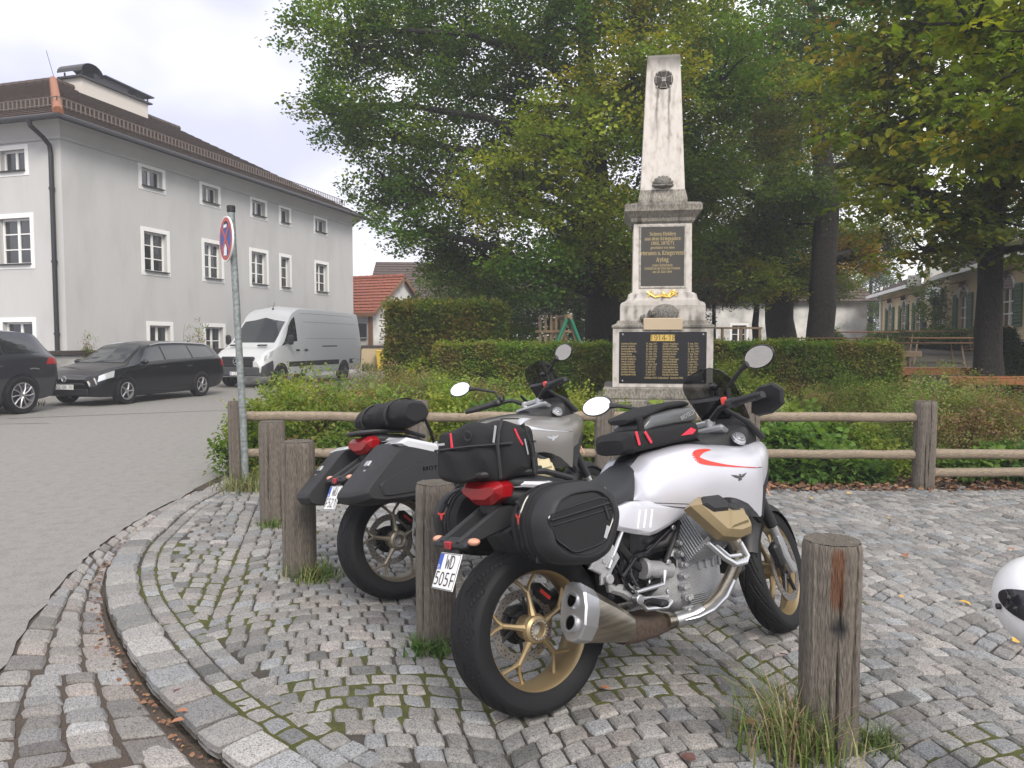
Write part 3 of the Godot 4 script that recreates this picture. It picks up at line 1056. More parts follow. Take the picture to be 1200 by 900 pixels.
func make_small_houses() -> void:
	# outbuilding at the end of the lane
	var h := thing("red_roofed_outbuilding", "small white outbuilding with red tiled roof beyond the parked van", "building", Vector3(-7.1, 0, -38.5), deg_to_rad(-25))
	var g := Geo.new()
	var L := 7.0; var D := 5.2; var e := 2.9; var r := 4.9
	g.v.append_array(wall_mesh(L, e, [[L - 1.25, 1.55, 0.85, 0.85]]).v)
	g.c.resize(g.v.size())
	var x := Transform3D(Basis(), Vector3(-L, 0, 0))
	part(g, "wall", M.plaster_white, h, 0.0, x)
	window(h, Transform3D(Basis(), Vector3(-1.25, 1.55, 0)), 0.85, 0.85, 1, 1, 0.0, 0.1)
	g = Geo.new()
	g.prism([Vector2(0, 0), Vector2(D, 0), Vector2(D, e), Vector2(D / 2, r - 0.05), Vector2(0, e)], -0.15, 0.0, 0.0, Basis(Vector3(0, 0, -1), Vector3.UP, Vector3(1, 0, 0)), Vector3(0, 0, 0))
	part(g, "gable_wall", M.plaster_white, h, 0.0)
	g = Geo.new()
	slope(g, Vector3(-L, e - 0.1, 0.35), Vector3(0.25, e - 0.1, 0.35), Vector3(0.25, r, -D / 2), Vector3(-L, r, -D / 2), 12, 0.05)
	slope(g, Vector3(0.25, e - 0.1, -D - 0.35), Vector3(-L, e - 0.1, -D - 0.35), Vector3(-L, r, -D / 2), Vector3(0.25, r, -D / 2), 12, 0.05)
	g.quad(Vector3(-L, e - 0.15, 0.33), Vector3(-L, r - 0.06, -D / 2), Vector3(0.24, r - 0.06, -D / 2), Vector3(0.24, e - 0.15, 0.33))
	part(g, "roof", M.roof_red, h, 0.0)
	for i in 18:
		var t := Geo.new()
		t.cyl(Vector3(-L + i * 0.4, r + 0.02, -D / 2), Vector3(-L + i * 0.4 + 0.43, r + 0.05, -D / 2), 0.13, 0.11, 8)
		part(t, "ridge_tile", M.roof_red, h)
	g = Geo.new()
	g.box(Vector3(-L / 2, e - 0.12, 0.38), Vector3(L + 0.6, 0.2, 0.05))
	g.box(Vector3(-0.12, e * 0.5, 0.06), Vector3(0.22, e, 0.1))
	g.box(Vector3(0.27, (e + r) * 0.5 - 0.12, -D * 0.25 + 0.17), Vector3(0.05, 0.2, 3.4), 0.0, Basis(Vector3.RIGHT, atan2(r - e + 0.1, D / 2 + 0.35)))
	g.box(Vector3(0.27, (e + r) * 0.5 - 0.12, -D * 0.75 - 0.17), Vector3(0.05, 0.2, 3.4), 0.0, Basis(Vector3.RIGHT, -atan2(r - e + 0.1, D / 2 + 0.35)))
	part(g, "timber_trim", M.brown_wood, h, 0.0)
	var w := thing("plinth_wall", "cream plinth wall with dark coping below the red-roofed outbuilding", "wall", Vector3(-6.4, 0, -37.9), deg_to_rad(-4))
	g = Geo.new(); g.box(Vector3(0, 0.5, 0), Vector3(12, 1.2, 0.3)); part(g, "masonry", M.cream, w, 0.0)
	g = Geo.new(); g.box(Vector3(0, 1.16, 0), Vector3(12, 0.12, 0.42), 0.015); part(g, "coping", M.coping, w, 0.0)
	# a further roof with an aerial
	h = thing("far_house", "far house with dull red roof and aerial behind the outbuilding", "house", Vector3(-3.0, -2.1, -70), deg_to_rad(-20))
	g = Geo.new(); g.box(Vector3(0, 2.6, -4), Vector3(14, 5.2, 8)); part(g, "wall", M.plaster_white, h, 0.0)
	g = Geo.new()
	slope(g, Vector3(-7.5, 5.0, 0.5), Vector3(7.5, 5.0, 0.5), Vector3(5.5, 7.6, -4), Vector3(-2.5, 7.6, -4), 12)
	slope(g, Vector3(7.5, 5.0, 0.5), Vector3(7.5, 5.0, -8.5), Vector3(5.5, 7.6, -4), Vector3(5.5, 7.6, -4), 12)
	slope(g, Vector3(-7.5, 5.0, -8.5), Vector3(-7.5, 5.0, 0.5), Vector3(-2.5, 7.6, -4), Vector3(-2.5, 7.6, -4), 12)
	slope(g, Vector3(7.5, 5.0, -8.5), Vector3(-7.5, 5.0, -8.5), Vector3(-2.5, 7.6, -4), Vector3(5.5, 7.6, -4), 12)
	part(g, "roof", mat(lin(0.22, 0.10, 0.075), 0.9), h, 0.0)
	g = Geo.new()
	g.tube([Vector3(-2, 7.5, -4), Vector3(-2, 9.6, -4)], 0.03, 5)
	for i in 5: g.tube([Vector3(-2.5, 8.6 + i * 0.22, -4), Vector3(-1.5, 8.6 + i * 0.22, -4)], 0.015, 4)
	part(g, "aerial", M.dark_metal, h)
	# long white building behind the memorial trees
	h = thing("white_building", "long plain white building seen behind the tree trunks", "building", Vector3(21.9, 0, -46.5), deg_to_rad(4))
	g = Geo.new()
	g.v.append_array(wall_mesh(30, 3.9, [[17.5, 1.3, 0.9, 1.1], [21.5, 1.3, 0.9, 1.1], [12.0, 1.3, 0.9, 1.1]]).v)
	g.c.resize(g.v.size())
	part(g, "wall", M.plaster_white, h, 0.0, Transform3D(Basis(), Vector3(-30, 0, 0)))
	for k in [17.5, 21.5, 12.0]: window(h, Transform3D(Basis(), Vector3(k - 30, 1.3, 0)), 0.9, 1.1, 2, 2)
	g = Geo.new(); g.box(Vector3(-15, 1.9, -5), Vector3(29.9, 3.8, 9.4)); part(g, "rear_wall", M.plaster_white, h, 0.0)
	g = Geo.new()
	slope(g, Vector3(-30.5, 3.85, 0.5), Vector3(0.5, 3.85, 0.5), Vector3(0.5, 6.6, -5), Vector3(-30.5, 6.6, -5), 14)
	slope(g, Vector3(0.5, 3.85, -10.5), Vector3(-30.5, 3.85, -10.5), Vector3(-30.5, 6.6, -5), Vector3(0.5, 6.6, -5), 14)
	part(g, "roof", M.roof_brown, h, 0.0)

# the inn: cream front with arched windows, green shutters and a porch
func make_restaurant() -> void:
	var d := Vector3(-0.26, 0, 0.9656)
	var h := thing("cream_inn", "cream inn with arched windows and green shutters at the right edge", "building", Vector3(22.1, 1.45, -45.0), atan2(-0.9656, -0.26))
	var wn := [[1.75, 0.95], [5.0, 0.95], [7.9, 0.95], [14.7, 1.1], [19.4, 1.2], [23.6, 1.2]]
	var holes := []
	for k in wn: holes.append([k[0], 0.5, k[1], 1.25])
	holes.append([10.65, 0.0, 1.75, 1.7])
	part(wall_mesh(26, 2.75, holes, 0.18), "wall", M.cream, h, 0.0)
	var g := Geo.new()
	g.quad(Vector3(0, 0, 0), Vector3(0, 2.75, 0), Vector3(0, 2.75, -11), Vector3(0, 0, -11))
	g.box(Vector3(13, 1.3, -5.6), Vector3(25.8, 2.5, 10.6))
	part(g, "rear_wall", M.cream, h, 0.0)
	for k in wn:
		arched(h, k[0], 0.5, k[1], 1.25, "window")
		for s in [-1, 1]:
			var p := Geo.new()
			var sw: float = k[1] * 0.52
			var x0: float = k[0] - sw - 0.1 if s < 0 else k[0] + k[1] + 0.1
			p.box(Vector3(x0 + sw * 0.5, 1.17, 0.05), Vector3(sw, 1.42, 0.05), 0.01)
			for j in 11: p.box(Vector3(x0 + sw * 0.5, 0.58 + j * 0.118, 0.08), Vector3(sw - 0.1, 0.05, 0.03), 0.0, Basis(Vector3.RIGHT, 0.5))
			part(p, "shutter", M.green_paint, h, 0.0)
		g = Geo.new()
		g.box(Vector3(k[0] + k[1] * 0.5, 2.32, 0.25), Vector3(0.75, 0.05, 0.42), 0.01, Basis(Vector3.RIGHT, 0.25))
		g.box(Vector3(k[0] + k[1] * 0.5, 2.24, 0.1), Vector3(0.07, 0.2, 0.2))
		part(g, "wall_lamp", M.brown_wood, h, 0.0)
	arched(h, 10.65, 0.0, 1.75, 1.7, "door")
	# porch gable over the door, with a name board
	g = Geo.new()
	g.box(Vector3(11.5, 2.98, 0.06), Vector3(3.6, 0.5, 0.16))
	g.prism([Vector2(9.6, 3.2), Vector2(13.4, 3.2), Vector2(11.5, 4.1)], -0.02, 0.14)
	part(g, "porch_gable", M.cream, h, 0.0)
	g = Geo.new()
	g.box(Vector3(11.5, 2.15, 0.17), Vector3(2.3, 0.52, 0.05), 0.01)
	var board := part(g, "name_board", M.trim, h, 0.0)
	letters("Gasthof", 0.24, M.ink, "lettering", board, Transform3D(Basis(), Vector3(11.5, 2.19, 0.2)), "Droid Serif")
	g = Geo.new()
	slope(g, Vector3(-0.7, 2.68, 0.75), Vector3(9.5, 2.68, 0.75), Vector3(9.5, 5.6, -5.5), Vector3(-0.7, 5.6, -5.5), 14)
	slope(g, Vector3(13.5, 2.68, 0.75), Vector3(27, 2.68, 0.75), Vector3(27, 5.6, -5.5), Vector3(13.5, 5.6, -5.5), 14)
	slope(g, Vector3(9.5, 3.1, 0.2), Vector3(13.5, 3.1, 0.2), Vector3(13.5, 5.6, -5.5), Vector3(9.5, 5.6, -5.5), 14)
	part(g, "roof", M.roof_brown, h, 0.0)
	g = Geo.new()
	g.box(Vector3(4.4, 2.62, 0.76), Vector3(10.2, 0.16, 0.06)); g.box(Vector3(20.25, 2.62, 0.76), Vector3(13.5, 0.16, 0.06))
	g.box(Vector3(4.4, 2.7, 0.38), Vector3(10.2, 0.03, 0.74)); g.box(Vector3(20.25, 2.7, 0.38), Vector3(13.5, 0.03, 0.74))
	g.box(Vector3(9.55, 2.86, 0.5), Vector3(0.06, 0.5, 0.6)); g.box(Vector3(13.45, 2.86, 0.5), Vector3(0.06, 0.5, 0.6))
	part(g, "eaves_board", M.trim, h, 0.0)
	g = Geo.new(); g.tube([Vector3(0.1, -1.4, 0.1), Vector3(0.1, 3.2, 0.1)], 0.07, 8)
	part(g, "downpipe", M.trim, h)
	for s in [10.2, 12.8]:
		g = Geo.new()
		g.box(Vector3(s, 1.95, 0.25), Vector3(0.05, 0.05, 0.5)); g.box(Vector3(s, 1.7, 0.42), Vector3(0.2, 0.36, 0.2), 0.03)
		part(g, "porch_lantern", M.dark_metal, h, 0.0)
	for s in [9.9, 12.9]:
		g = Geo.new()
		for j in 7: g.box(Vector3(s + j * 0.1, 0.4, 0.9), Vector3(0.025, 0.8, 0.025))
		g.box(Vector3(s + 0.3, 0.8, 0.9), Vector3(0.7, 0.04, 0.05))
		part(g, "railing", M.dark_metal, h, 0.0)

func arched(h: Node3D, x: float, y: float, w: float, hh: float, called: String) -> void:
	# a pale raised arch over the square opening, bars and dark glass inside
	var g := Geo.new()
	var r := w * 0.5
	for i in 10:
		var a0 := PI * i / 10.0; var a1 := PI * (i + 1) / 10.0
		for q in [[a0, a1]]:
			var m0 := Vector3(x + r - cos(q[0]) * (r + 0.06), y + hh + sin(q[0]) * (r * 0.7 + 0.06), 0.03)
			var m1 := Vector3(x + r - cos(q[1]) * (r + 0.06), y + hh + sin(q[1]) * (r * 0.7 + 0.06), 0.03)
			g.tube([m0, m1], 0.05, 4)
	g.box(Vector3(x + r, y + hh * 0.5, -0.06), Vector3(0.07, hh, 0.05))
	for j in [0.33, 0.66]: g.box(Vector3(x + r, y + hh * j, -0.06), Vector3(w - 0.02, 0.035, 0.04))
	var o := part(g, called, M.trim if called == "window" else M.dark_metal, h)
	var fan := []
	for i in 13: fan.append(Vector2(x + r - cos(PI * i / 12.0) * r, y + hh + sin(PI * i / 12.0) * r * 0.7))
	g = Geo.new()
	g.prism(fan, 0.004, 0.02)
	g.box(Vector3(x + r, y + hh * 0.5, -0.12), Vector3(w, hh, 0.02))
	part(g, "pane", M.glass, o, 0.0)
	if called == "door":
		g = Geo.new(); g.box(Vector3(x + r, y + 0.3, -0.05), Vector3(w * 0.96, 0.6, 0.05), 0.01)
		part(g, "door_leaf", M.brown_wood, o, 0.0)

# ---------------------------------------------------------------- memorial
func make_monument() -> void:
	var m := thing("war_memorial", "pale stone obelisk war memorial with two dark inscribed panels", "memorial", Vector3(2.36, 0.06, -12.0), deg_to_rad(-8))
	m.scale = Vector3(0.925, 0.957, 0.925)
	var streak := noise(1.0, 4, FastNoiseLite.TYPE_SIMPLEX_SMOOTH, 33)
	# a square tapering block: [width, height] pairs; dirt gathers on ledges, in runs and at the top
	var block := func(called: String, prof: Array, mt: Material, base: Color, dirt: float, runs: Array, deepness := 1.0) -> MeshInstance3D:
		var g := Geo.new()
		g.painted = true
		var lev := []
		for i in prof.size() - 1:
			var n := maxi(1, int(absf(prof[i + 1][1] - prof[i][1]) / 0.03))
			for j in n: lev.append([lerpf(prof[i][0], prof[i + 1][0], float(j) / n), lerpf(prof[i][1], prof[i + 1][1], float(j) / n)])
		lev.append(prof[prof.size() - 1])
		var N := 28
		var top: float = prof[prof.size() - 1][1]; var bot: float = prof[0][1]
		var tint := func(x: float, y: float, f: int) -> Color:
			var s: float = streak.get_noise_3d(x * 9.0 + f * 20.0, y * 0.9, 3.0) * 0.7 + streak.get_noise_3d(x * 3.0, y * 3.0, f * 9.0) * 0.6
			var k: float = dirt * (smoothstep(0.05, 0.75, s + 0.35 * smoothstep(0.16, 0.0, top - y) + 0.25 * smoothstep(0.12, 0.0, y - bot)))
			for r in runs:
				if f != 0 and r[0] < 90.0: continue
				var dx: float = 0.0 if r[0] > 90.0 else absf(x - r[0] - 0.008 * sin(y * 9.0 + r[0] * 30.0)) / (r[1] * (0.7 + 0.5 * streak.get_noise_2d(y * 5.0, r[0] * 50.0)))
				k = maxf(k, r[4] * smoothstep(1.0, 0.35, dx) * smoothstep(r[3] - 0.02, r[3] + (r[2] - r[3]) * 0.75, y + 0.1 * s) * smoothstep(r[2] + 0.05, r[2], y))
			return base.lerp(Color(0.085, 0.08, 0.072), clampf(k, 0.0, 0.95))
		for i in lev.size() - 1:
			for f in 4:
				var rb := Basis(Vector3.UP, PI / 2 * f)
				for j in N:
					var p := []; var c := []
					for q in [[j, 0], [j + 1, 0], [j + 1, 1], [j, 1]]:
						var w: float = lev[i + q[1]][0]; var y: float = lev[i + q[1]][1]
						var x := (float(q[0]) / N - 0.5) * w
						p.append(rb * Vector3(x, y, w * 0.5)); c.append(tint.call(x, y, f))
					for q in [0, 1, 2, 0, 2, 3]:
						g.v.append(p[q]); g.c.append(c[q])
		for yy in [[prof[0], -1], [prof[prof.size() - 1], 1]]:
			var w: float = yy[0][0] * 0.5; var y: float = yy[0][1]
			g.col = base * 0.7
			var q := [Vector3(-w, y, w), Vector3(w, y, w), Vector3(w, y, -w), Vector3(-w, y, -w)]
			if yy[1] > 0: g.quad(q[0], q[1], q[2], q[3])
			else: g.quad(q[3], q[2], q[1], q[0])
		var o := part(g, called, mt, m, 14.0)
		return o
	var pale := Color(0.60, 0.565, 0.53); var dull := Color(0.36, 0.335, 0.295)
	block.call("plinth_step", [[2.13, -0.15], [2.15, -0.13], [2.15, 0.495], [2.12, 0.518]], M.memorial_grey, dull, 0.75, [])
	block.call("plinth_step", [[1.88, 0.52], [1.90, 0.53], [1.90, 0.68], [1.87, 0.698]], M.memorial_grey, dull, 0.8, [])
	block.call("base_block", [[1.60, 0.70], [1.60, 1.62]], M.memorial, pale * 0.9, 0.75, [])
	block.call("base_moulding", [[1.60, 1.62], [1.64, 1.64], [1.64, 1.67], [1.50, 1.70], [1.44, 1.75]], M.memorial_grey, dull * 1.1, 0.8, [])
	block.call("pedestal", [[1.37, 1.75], [1.37, 1.99], [1.33, 2.03], [1.20, 2.06], [1.14, 2.10], [1.10, 2.17], [1.00, 2.2]], M.memorial, pale * 0.92, 1.0, [[99, 1, 2.06, 1.9, 0.3]])
	block.call("dado", [[0.96, 2.2], [0.94, 3.30]], M.memorial, pale * 1.08, 0.35, [])
	block.call("cornice", [[0.96, 3.30], [1.02, 3.33], [1.05, 3.38], [1.20, 3.46], [1.24, 3.48], [1.25, 3.57], [1.20, 3.60], [0.86, 3.64]], M.memorial_grey, dull * 1.15, 1.0, [[99, 1, 3.7, 3.44, 0.45]])
	block.call("obelisk_foot", [[0.80, 3.64], [0.80, 3.70], [0.74, 3.83], [0.72, 3.85]], M.memorial_grey, dull * 1.2, 1.0, [])
	var shaft: MeshInstance3D = block.call("obelisk", [[0.735, 3.645], [0.55, 5.74], [0.535, 5.96], [0.50, 6.0]], M.memorial, pale * 1.1, 0.38, [[-0.105, 0.045, 5.6, 4.35, 0.75], [0.09, 0.04, 5.6, 4.1, 0.8], [-0.02, 0.06, 5.5, 4.9, 0.4], [-0.2, 0.05, 5.9, 4.9, 0.35], [99, 1, 6.1, 5.66, 0.85]])
	# cross emblem in a scalloped field
	var g := Geo.new()
	g.cyl(Vector3(0, 5.60, 0.255), Vector3(0, 5.60, 0.30), 0.155, -1.0, 18, 0.012)
	var disc := part(g, "emblem_disc", M.soot, shaft)
	g = Geo.new()
	for k in 4:
		var b := Basis(Vector3.BACK, PI / 2 * k)
		g.prism([Vector2(0.022, 0.03), Vector2(0.062, 0.135), Vector2(-0.062, 0.135), Vector2(-0.022, 0.03)], 0.0, 0.03, 0.006, b, Vector3(0, 5.60, 0.285))
		g.prism([Vector2(0.0, 0.12), Vector2(0.022, 0.165), Vector2(-0.022, 0.165)], 0.0, 0.02, 0.003, b * Basis(Vector3.BACK, PI / 4), Vector3(0, 5.60, 0.28))
	g.box(Vector3(0, 5.60, 0.30), Vector3(0.07, 0.07, 0.03), 0.006)
	part(g, "cross_emblem", M.carved, shaft, 20.0)
	g = Geo.new()
	for k in 4:
		var b := Basis(Vector3.BACK, PI / 2 * k)
		g.prism([Vector2(0.018, 0.035), Vector2(0.05, 0.122), Vector2(-0.05, 0.122), Vector2(-0.018, 0.035)], 0.031, 0.034, 0.0, b, Vector3(0, 5.60, 0.285))
	part(g, "cross_field", M.soot, shaft, 0.0)
	# carved helmet and wreath on the obelisk foot, and another carving on the pedestal
	g = Geo.new()
	g.ball(Vector3(0, 3.96, 0.37), Vector3(0.13, 0.10, 0.10))
	g.box(Vector3(0, 3.90, 0.39), Vector3(0.30, 0.03, 0.17), 0.012)
	for i in 9:
		var a := PI * i / 8.0
		g.ball(Vector3(cos(a) * 0.15, 3.92 + sin(a) * 0.13, 0.36), Vector3(0.032, 0.026, 0.03), 6, 4)
	part(g, "carved_helmet", M.carved_dark, m)
	var rng := RandomNumberGenerator.new(); rng.seed = 3
	g = Geo.new()
	g.ball(Vector3(0.04, 1.86, 0.72), Vector3(0.22, 0.15, 0.12))
	for i in 26:
		var a := rng.randf() * PI
		g.ball(Vector3(-0.06 + cos(a) * 0.27, 1.76 + sin(a) * 0.13 * rng.randf_range(0.5, 1.2), 0.71 + rng.randf() * 0.08), Vector3(0.045, 0.022, 0.03), 6, 4, Basis(Vector3.BACK, rng.randf() * PI))
	part(g, "carved_wreath", M.carved_dark, m)
	g = Geo.new()
	g.box(Vector3(0, 1.69, 0.805), Vector3(0.62, 0.19, 0.06), 0.01)
	part(g, "repair_patch", mat(lin(0.47, 0.38, 0.27), 0.9), m)
	# gilded garland under the upper panel
	g = Geo.new()
	for i in 34:
		var u := rng.randf_range(-1, 1)
		g.ball(Vector3(u * 0.235, 2.16 + 0.035 * cos(u * 9.0) + rng.randfn(0, 0.018), 0.565 - absf(u) * 0.01), Vector3(0.034, 0.018, 0.02), 6, 4, Basis(Vector3.BACK, rng.randf() * PI))
	for s in [-1.0, 1.0]:
		g.tube([Vector3(0, 2.14, 0.57), Vector3(s * 0.12, 2.12, 0.58), Vector3(s * 0.2, 2.17, 0.57), Vector3(s * 0.25, 2.21, 0.56)], 0.013, 6)
	part(g, "gilded_garland", M.gold, m)
	# upper panel
	g = Geo.new()
	for s in [[0, 3.255, 0.76, 0.035], [0, 2.285, 0.76, 0.035], [-0.365, 2.77, 0.03, 0.935], [0.365, 2.77, 0.03, 0.935]]:
		g.box(Vector3(s[0], s[1], 0.479), Vector3(s[2], s[3], 0.03), 0.006)
	part(g, "panel_frame", M.carved, m)
	g = Geo.new()
	g.box(Vector3(0, 2.77, 0.472), Vector3(0.70, 0.935, 0.03), 0.004)
	var p := part(g, "upper_panel", M.slab, m)
	var y := 3.13
	for t in [["Seinen Helden", 0.052, 0.075], ["aus dem Kriegsjahre", 0.05, 0.072], ["1866, 1870/71", 0.05, 0.07], ["gewidmet von dem", 0.036, 0.085], ["Veteranen u. Kriegerverein", 0.062, 0.105], ["Aying", 0.062, 0.088], ["zum Gedächtnis", 0.036, 0.05], ["Enthüllt bei der Feier des Vereines", 0.036, 0.055], ["am 28. Mai 1894", 0.034, 0.05]]:
		letters(t[0], t[1], M.letter, "lettering", p, Transform3D(Basis(), Vector3(0, y, 0.4885)), "Droid Serif", 0.0, 0.86 if t[0].length() < 22 else 0.70)
		y -= t[2]
	# lower panel: two columns of names and dates, too small to read in the photograph
	g = Geo.new()
	g.box(Vector3(0, 1.165, 0.797), Vector3(1.39, 0.81, 0.03), 0.004)
	p = part(g, "lower_panel", M.slab_dark, m)
	g = Geo.new()
	g.box(Vector3(0, 1.475, 0.814), Vector3(0.385, 0.10, 0.008), 0.002)
	part(g, "year_plate", M.gold, p)
	letters("1914-18", 0.078, M.ink, "lettering", p, Transform3D(Basis(), Vector3(0, 1.475, 0.8195)), "Droid Sans", 0.0, 1.05)
	var sy := ["Leon", "hard", "Max", "imi", "lian", "Jo", "hann", "See", "bacher", "Ober", "mai", "er", "Wag", "ner", "Stadl", "ba", "uer", "Geor", "g", "Hu", "ber"]
	for i in 13:
		for cidx in 2:
			var x0 := -0.665 + cidx * 0.665
			var nm := ""
			for k in 2:
				var w := ""
				for j in rng.randi_range(2, 3): w += sy[rng.randi() % sy.size()].to_lower()
				nm += w.capitalize().replace(" ", "") + " "
			letters(nm.left(15), 0.026, M.letter, "lettering", p, Transform3D(Basis(), Vector3(x0, 1.385 - i * 0.0405, 0.8130)), "Droid Serif", 0.0, 0.82, false, HORIZONTAL_ALIGNMENT_LEFT)
			letters("%d. %s 19%d" % [rng.randi_range(1, 30), ["Aug.", "Sept.", "Okt.", "Mai", "Juli"][rng.randi() % 5], rng.randi_range(14, 18)], 0.025, M.letter, "lettering", p, Transform3D(Basis(), Vector3(x0 + 0.40, 1.385 - i * 0.0405, 0.8130)), "Droid Serif", 0.0, 0.8, false, HORIZONTAL_ALIGNMENT_LEFT)
	letters("Gefallen 1915  in Russland   vermisst 1918", 0.028, M.letter, "lettering", p, Transform3D(Basis(), Vector3(0.02, 0.85, 0.8130)), "Droid Serif", 0.0, 0.8)
	for s in [[-0.64, 1.53], [0.64, 1.53], [-0.64, 0.80], [0.64, 0.80]]:
		g = Geo.new(); g.ball(Vector3(s[0], s[1], 0.813), Vector3(0.014, 0.014, 0.008), 8, 5)
		part(g, "rosette", M.cast, p)

# ---------------------------------------------------------------- timber
# a weathered round post: grain furrows, drying cracks, a rough sawn top
func post_mesh(r: float, h: float, sd: int, patch := false) -> Geo:
	var g := Geo.new()
	g.painted = true
	var n := noise(1.0, 3, FastNoiseLite.TYPE_SIMPLEX_SMOOTH, sd)
	var rng := RandomNumberGenerator.new(); rng.seed = sd
	var cracks := []
	for i in 4: cracks.append([rng.randf() * TAU, rng.randf_range(0.2, 0.7) * h, rng.randf_range(0.35, 0.9) * h, rng.randf_range(0.035, 0.06)])
	cracks[0] = [PI * 0.5 + rng.randf_range(-0.7, 0.7), h, h * 0.9, 0.05]
	var S := 96; var V := 30
	var rings := []; var cols := []
	for j in V + 1:
		var y := h * j / V
		var ring := PackedVector3Array(); var cr := []
		for i in S:
			var a := TAU * i / S
			var fur := n.get_noise_3d(cos(a) * 9.0, y * 0.9 + sd, sin(a) * 9.0)
			var rr := r * (1.0 + 0.03 * fur + 0.035 * n.get_noise_3d(cos(a) * 1.2, y * 1.5, sin(a) * 1.2) + 0.03 * (1.0 - y / h))
			var dark := 0.0
			for c in cracks:
				var da := absf(wrapf(a - c[0] - 0.06 * sin(y * 5.0 + c[1]), -PI, PI))
				var inside := smoothstep(c[1] - c[2], c[1] - c[2] + 0.2, y) if y < c[1] else smoothstep(c[1] + 0.25, c[1], y)
				if da < c[3]:
					var k: float = (1.0 - da / c[3]) * inside
					rr -= r * 0.16 * k; dark = maxf(dark, k)
			if j == V: rr -= 0.006
			ring.append(Vector3(cos(a) * rr, y - (0.006 if j == V else 0.0), sin(a) * rr))
			var v := 0.225 + 0.085 * fur - 0.15 * dark
			var col := Color(v * 1.06, v * 0.945, v * 0.83)
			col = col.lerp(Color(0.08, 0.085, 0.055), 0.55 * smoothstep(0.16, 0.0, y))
			if patch:      # the bare, reddish strip and the dark knot below it
				var da := wrapf(a - (PI * 0.5 + 0.18), -PI, PI) + 0.03 * n.get_noise_2d(y * 20.0, 3.0)
				var lim := smoothstep(0.235, 0.20, absf(da)) * smoothstep(h - 0.24, h - 0.20, y + 0.02 * fur) * smoothstep(h - 0.012, h - 0.03, y)
				col = col.lerp(Color(0.20, 0.085, 0.04), lim * 0.9)
				var kd := Vector2(wrapf(a - (PI * 0.5 + 0.12), -PI, PI) * r, y - (h - 0.285)).length()
				col = col.lerp(Color(0.025, 0.025, 0.03), smoothstep(0.045, 0.012, kd))
				rr += 0.0
			cr.append(col)
		rings.append(ring); cols.append(cr)
	for j in V:
		for i in S:
			var k := (i + 1) % S
			var p := [rings[j][i], rings[j][k], rings[j + 1][k], rings[j + 1][i]]
			var c := [cols[j][i], cols[j][k], cols[j + 1][k], cols[j + 1][i]]
			for t in [[0, 2, 1], [0, 3, 2]]:
				for e in t:
					g.v.append(p[e]); g.c.append(c[e])
	# end grain: rings, a little dished and split
	var last := []
	for q in 7:
		var f := 1.0 - q / 6.0
		var ring := []
		for i in S:
			var p: Vector3 = rings[V][i]
			var w := n.get_noise_2d(p.x * f * 60.0, p.z * f * 60.0)
			ring.append([Vector3(p.x * f, h - 0.004 + 0.004 * w - 0.003 * (1.0 - f), p.z * f), Color(0.21, 0.19, 0.165) * (0.85 + 0.25 * sin(f * 40.0) + 0.3 * w)])
		if q > 0:
			for i in S:
				var k := (i + 1) % S
				var p := [last[i], last[k], ring[k], ring[i]]
				for t in [[0, 2, 1], [0, 3, 2]]:
					for e in t:
						g.v.append(p[e][0]); g.c.append(p[e][1])
		last = ring
	return g

func make_bollards() -> void:
	var spec := [[-1.875, -5.83, 0.099, 0.80, 11, "weathered round timber bollard farthest left, nearest the fence end"], [-1.30, -4.53, 0.098, 0.82, 23, "cracked round timber bollard left of the rear motorcycle's number plate"], [-0.36, -3.48, 0.092, 0.765, 37, "weathered round timber bollard right behind the white motorcycle's number plate"], [1.115, -2.58, 0.098, 0.735, 49, "nearest timber bollard, with a reddish bare strip near its top"]]
	for s in spec:
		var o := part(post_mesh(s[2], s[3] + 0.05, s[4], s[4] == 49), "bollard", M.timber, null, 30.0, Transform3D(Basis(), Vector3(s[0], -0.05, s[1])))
		tag(o, s[5], "bollard", "timber bollards round the paved bay")

func make_fence() -> void:
	var f := thing("timber_fence", "rustic round-rail timber fence along the planted bed", "fence", Vector3(0, 0, 0))
	var px := [[-2.75, -7.45], [-0.93, -7.42], [0.92, -7.42], [2.34, -7.36], [3.99, -7.22], [5.7, -7.15], [7.4, -7.1]]
	var hs := [0.83, 0.84, 0.85, 0.82, 0.85, 0.85, 0.85]
	for i in px.size():
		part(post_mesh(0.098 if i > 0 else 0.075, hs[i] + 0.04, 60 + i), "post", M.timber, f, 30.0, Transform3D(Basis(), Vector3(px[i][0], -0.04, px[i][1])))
	var rng := RandomNumberGenerator.new(); rng.seed = 9
	for i in px.size() - 1:
		for y in [0.675, 0.315]:
			var a := Vector3(px[i][0] - 0.04, y + rng.randf_range(-0.01, 0.01), px[i][1]); var b := Vector3(px[i + 1][0] + 0.04, y + rng.randf_range(-0.01, 0.01), px[i + 1][1])
			if i >= 4 and y > 0.5: a.y -= 0.33; b.y -= 0.34      # the last bays have lost their upper rail
			elif i >= 4: a.y -= 0.16; b.y -= 0.16
			var path := []; var rr := []
			for k in 9:
				path.append(a.lerp(b, k / 8.0) + Vector3(0, rng.randf_range(-0.006, 0.006), rng.randf_range(-0.006, 0.006))); rr.append(rng.randf_range(0.042, 0.05))
			var g := Geo.new()
			g.tube(path, rr, 12)
			part(g, "rail", M.rail, f)

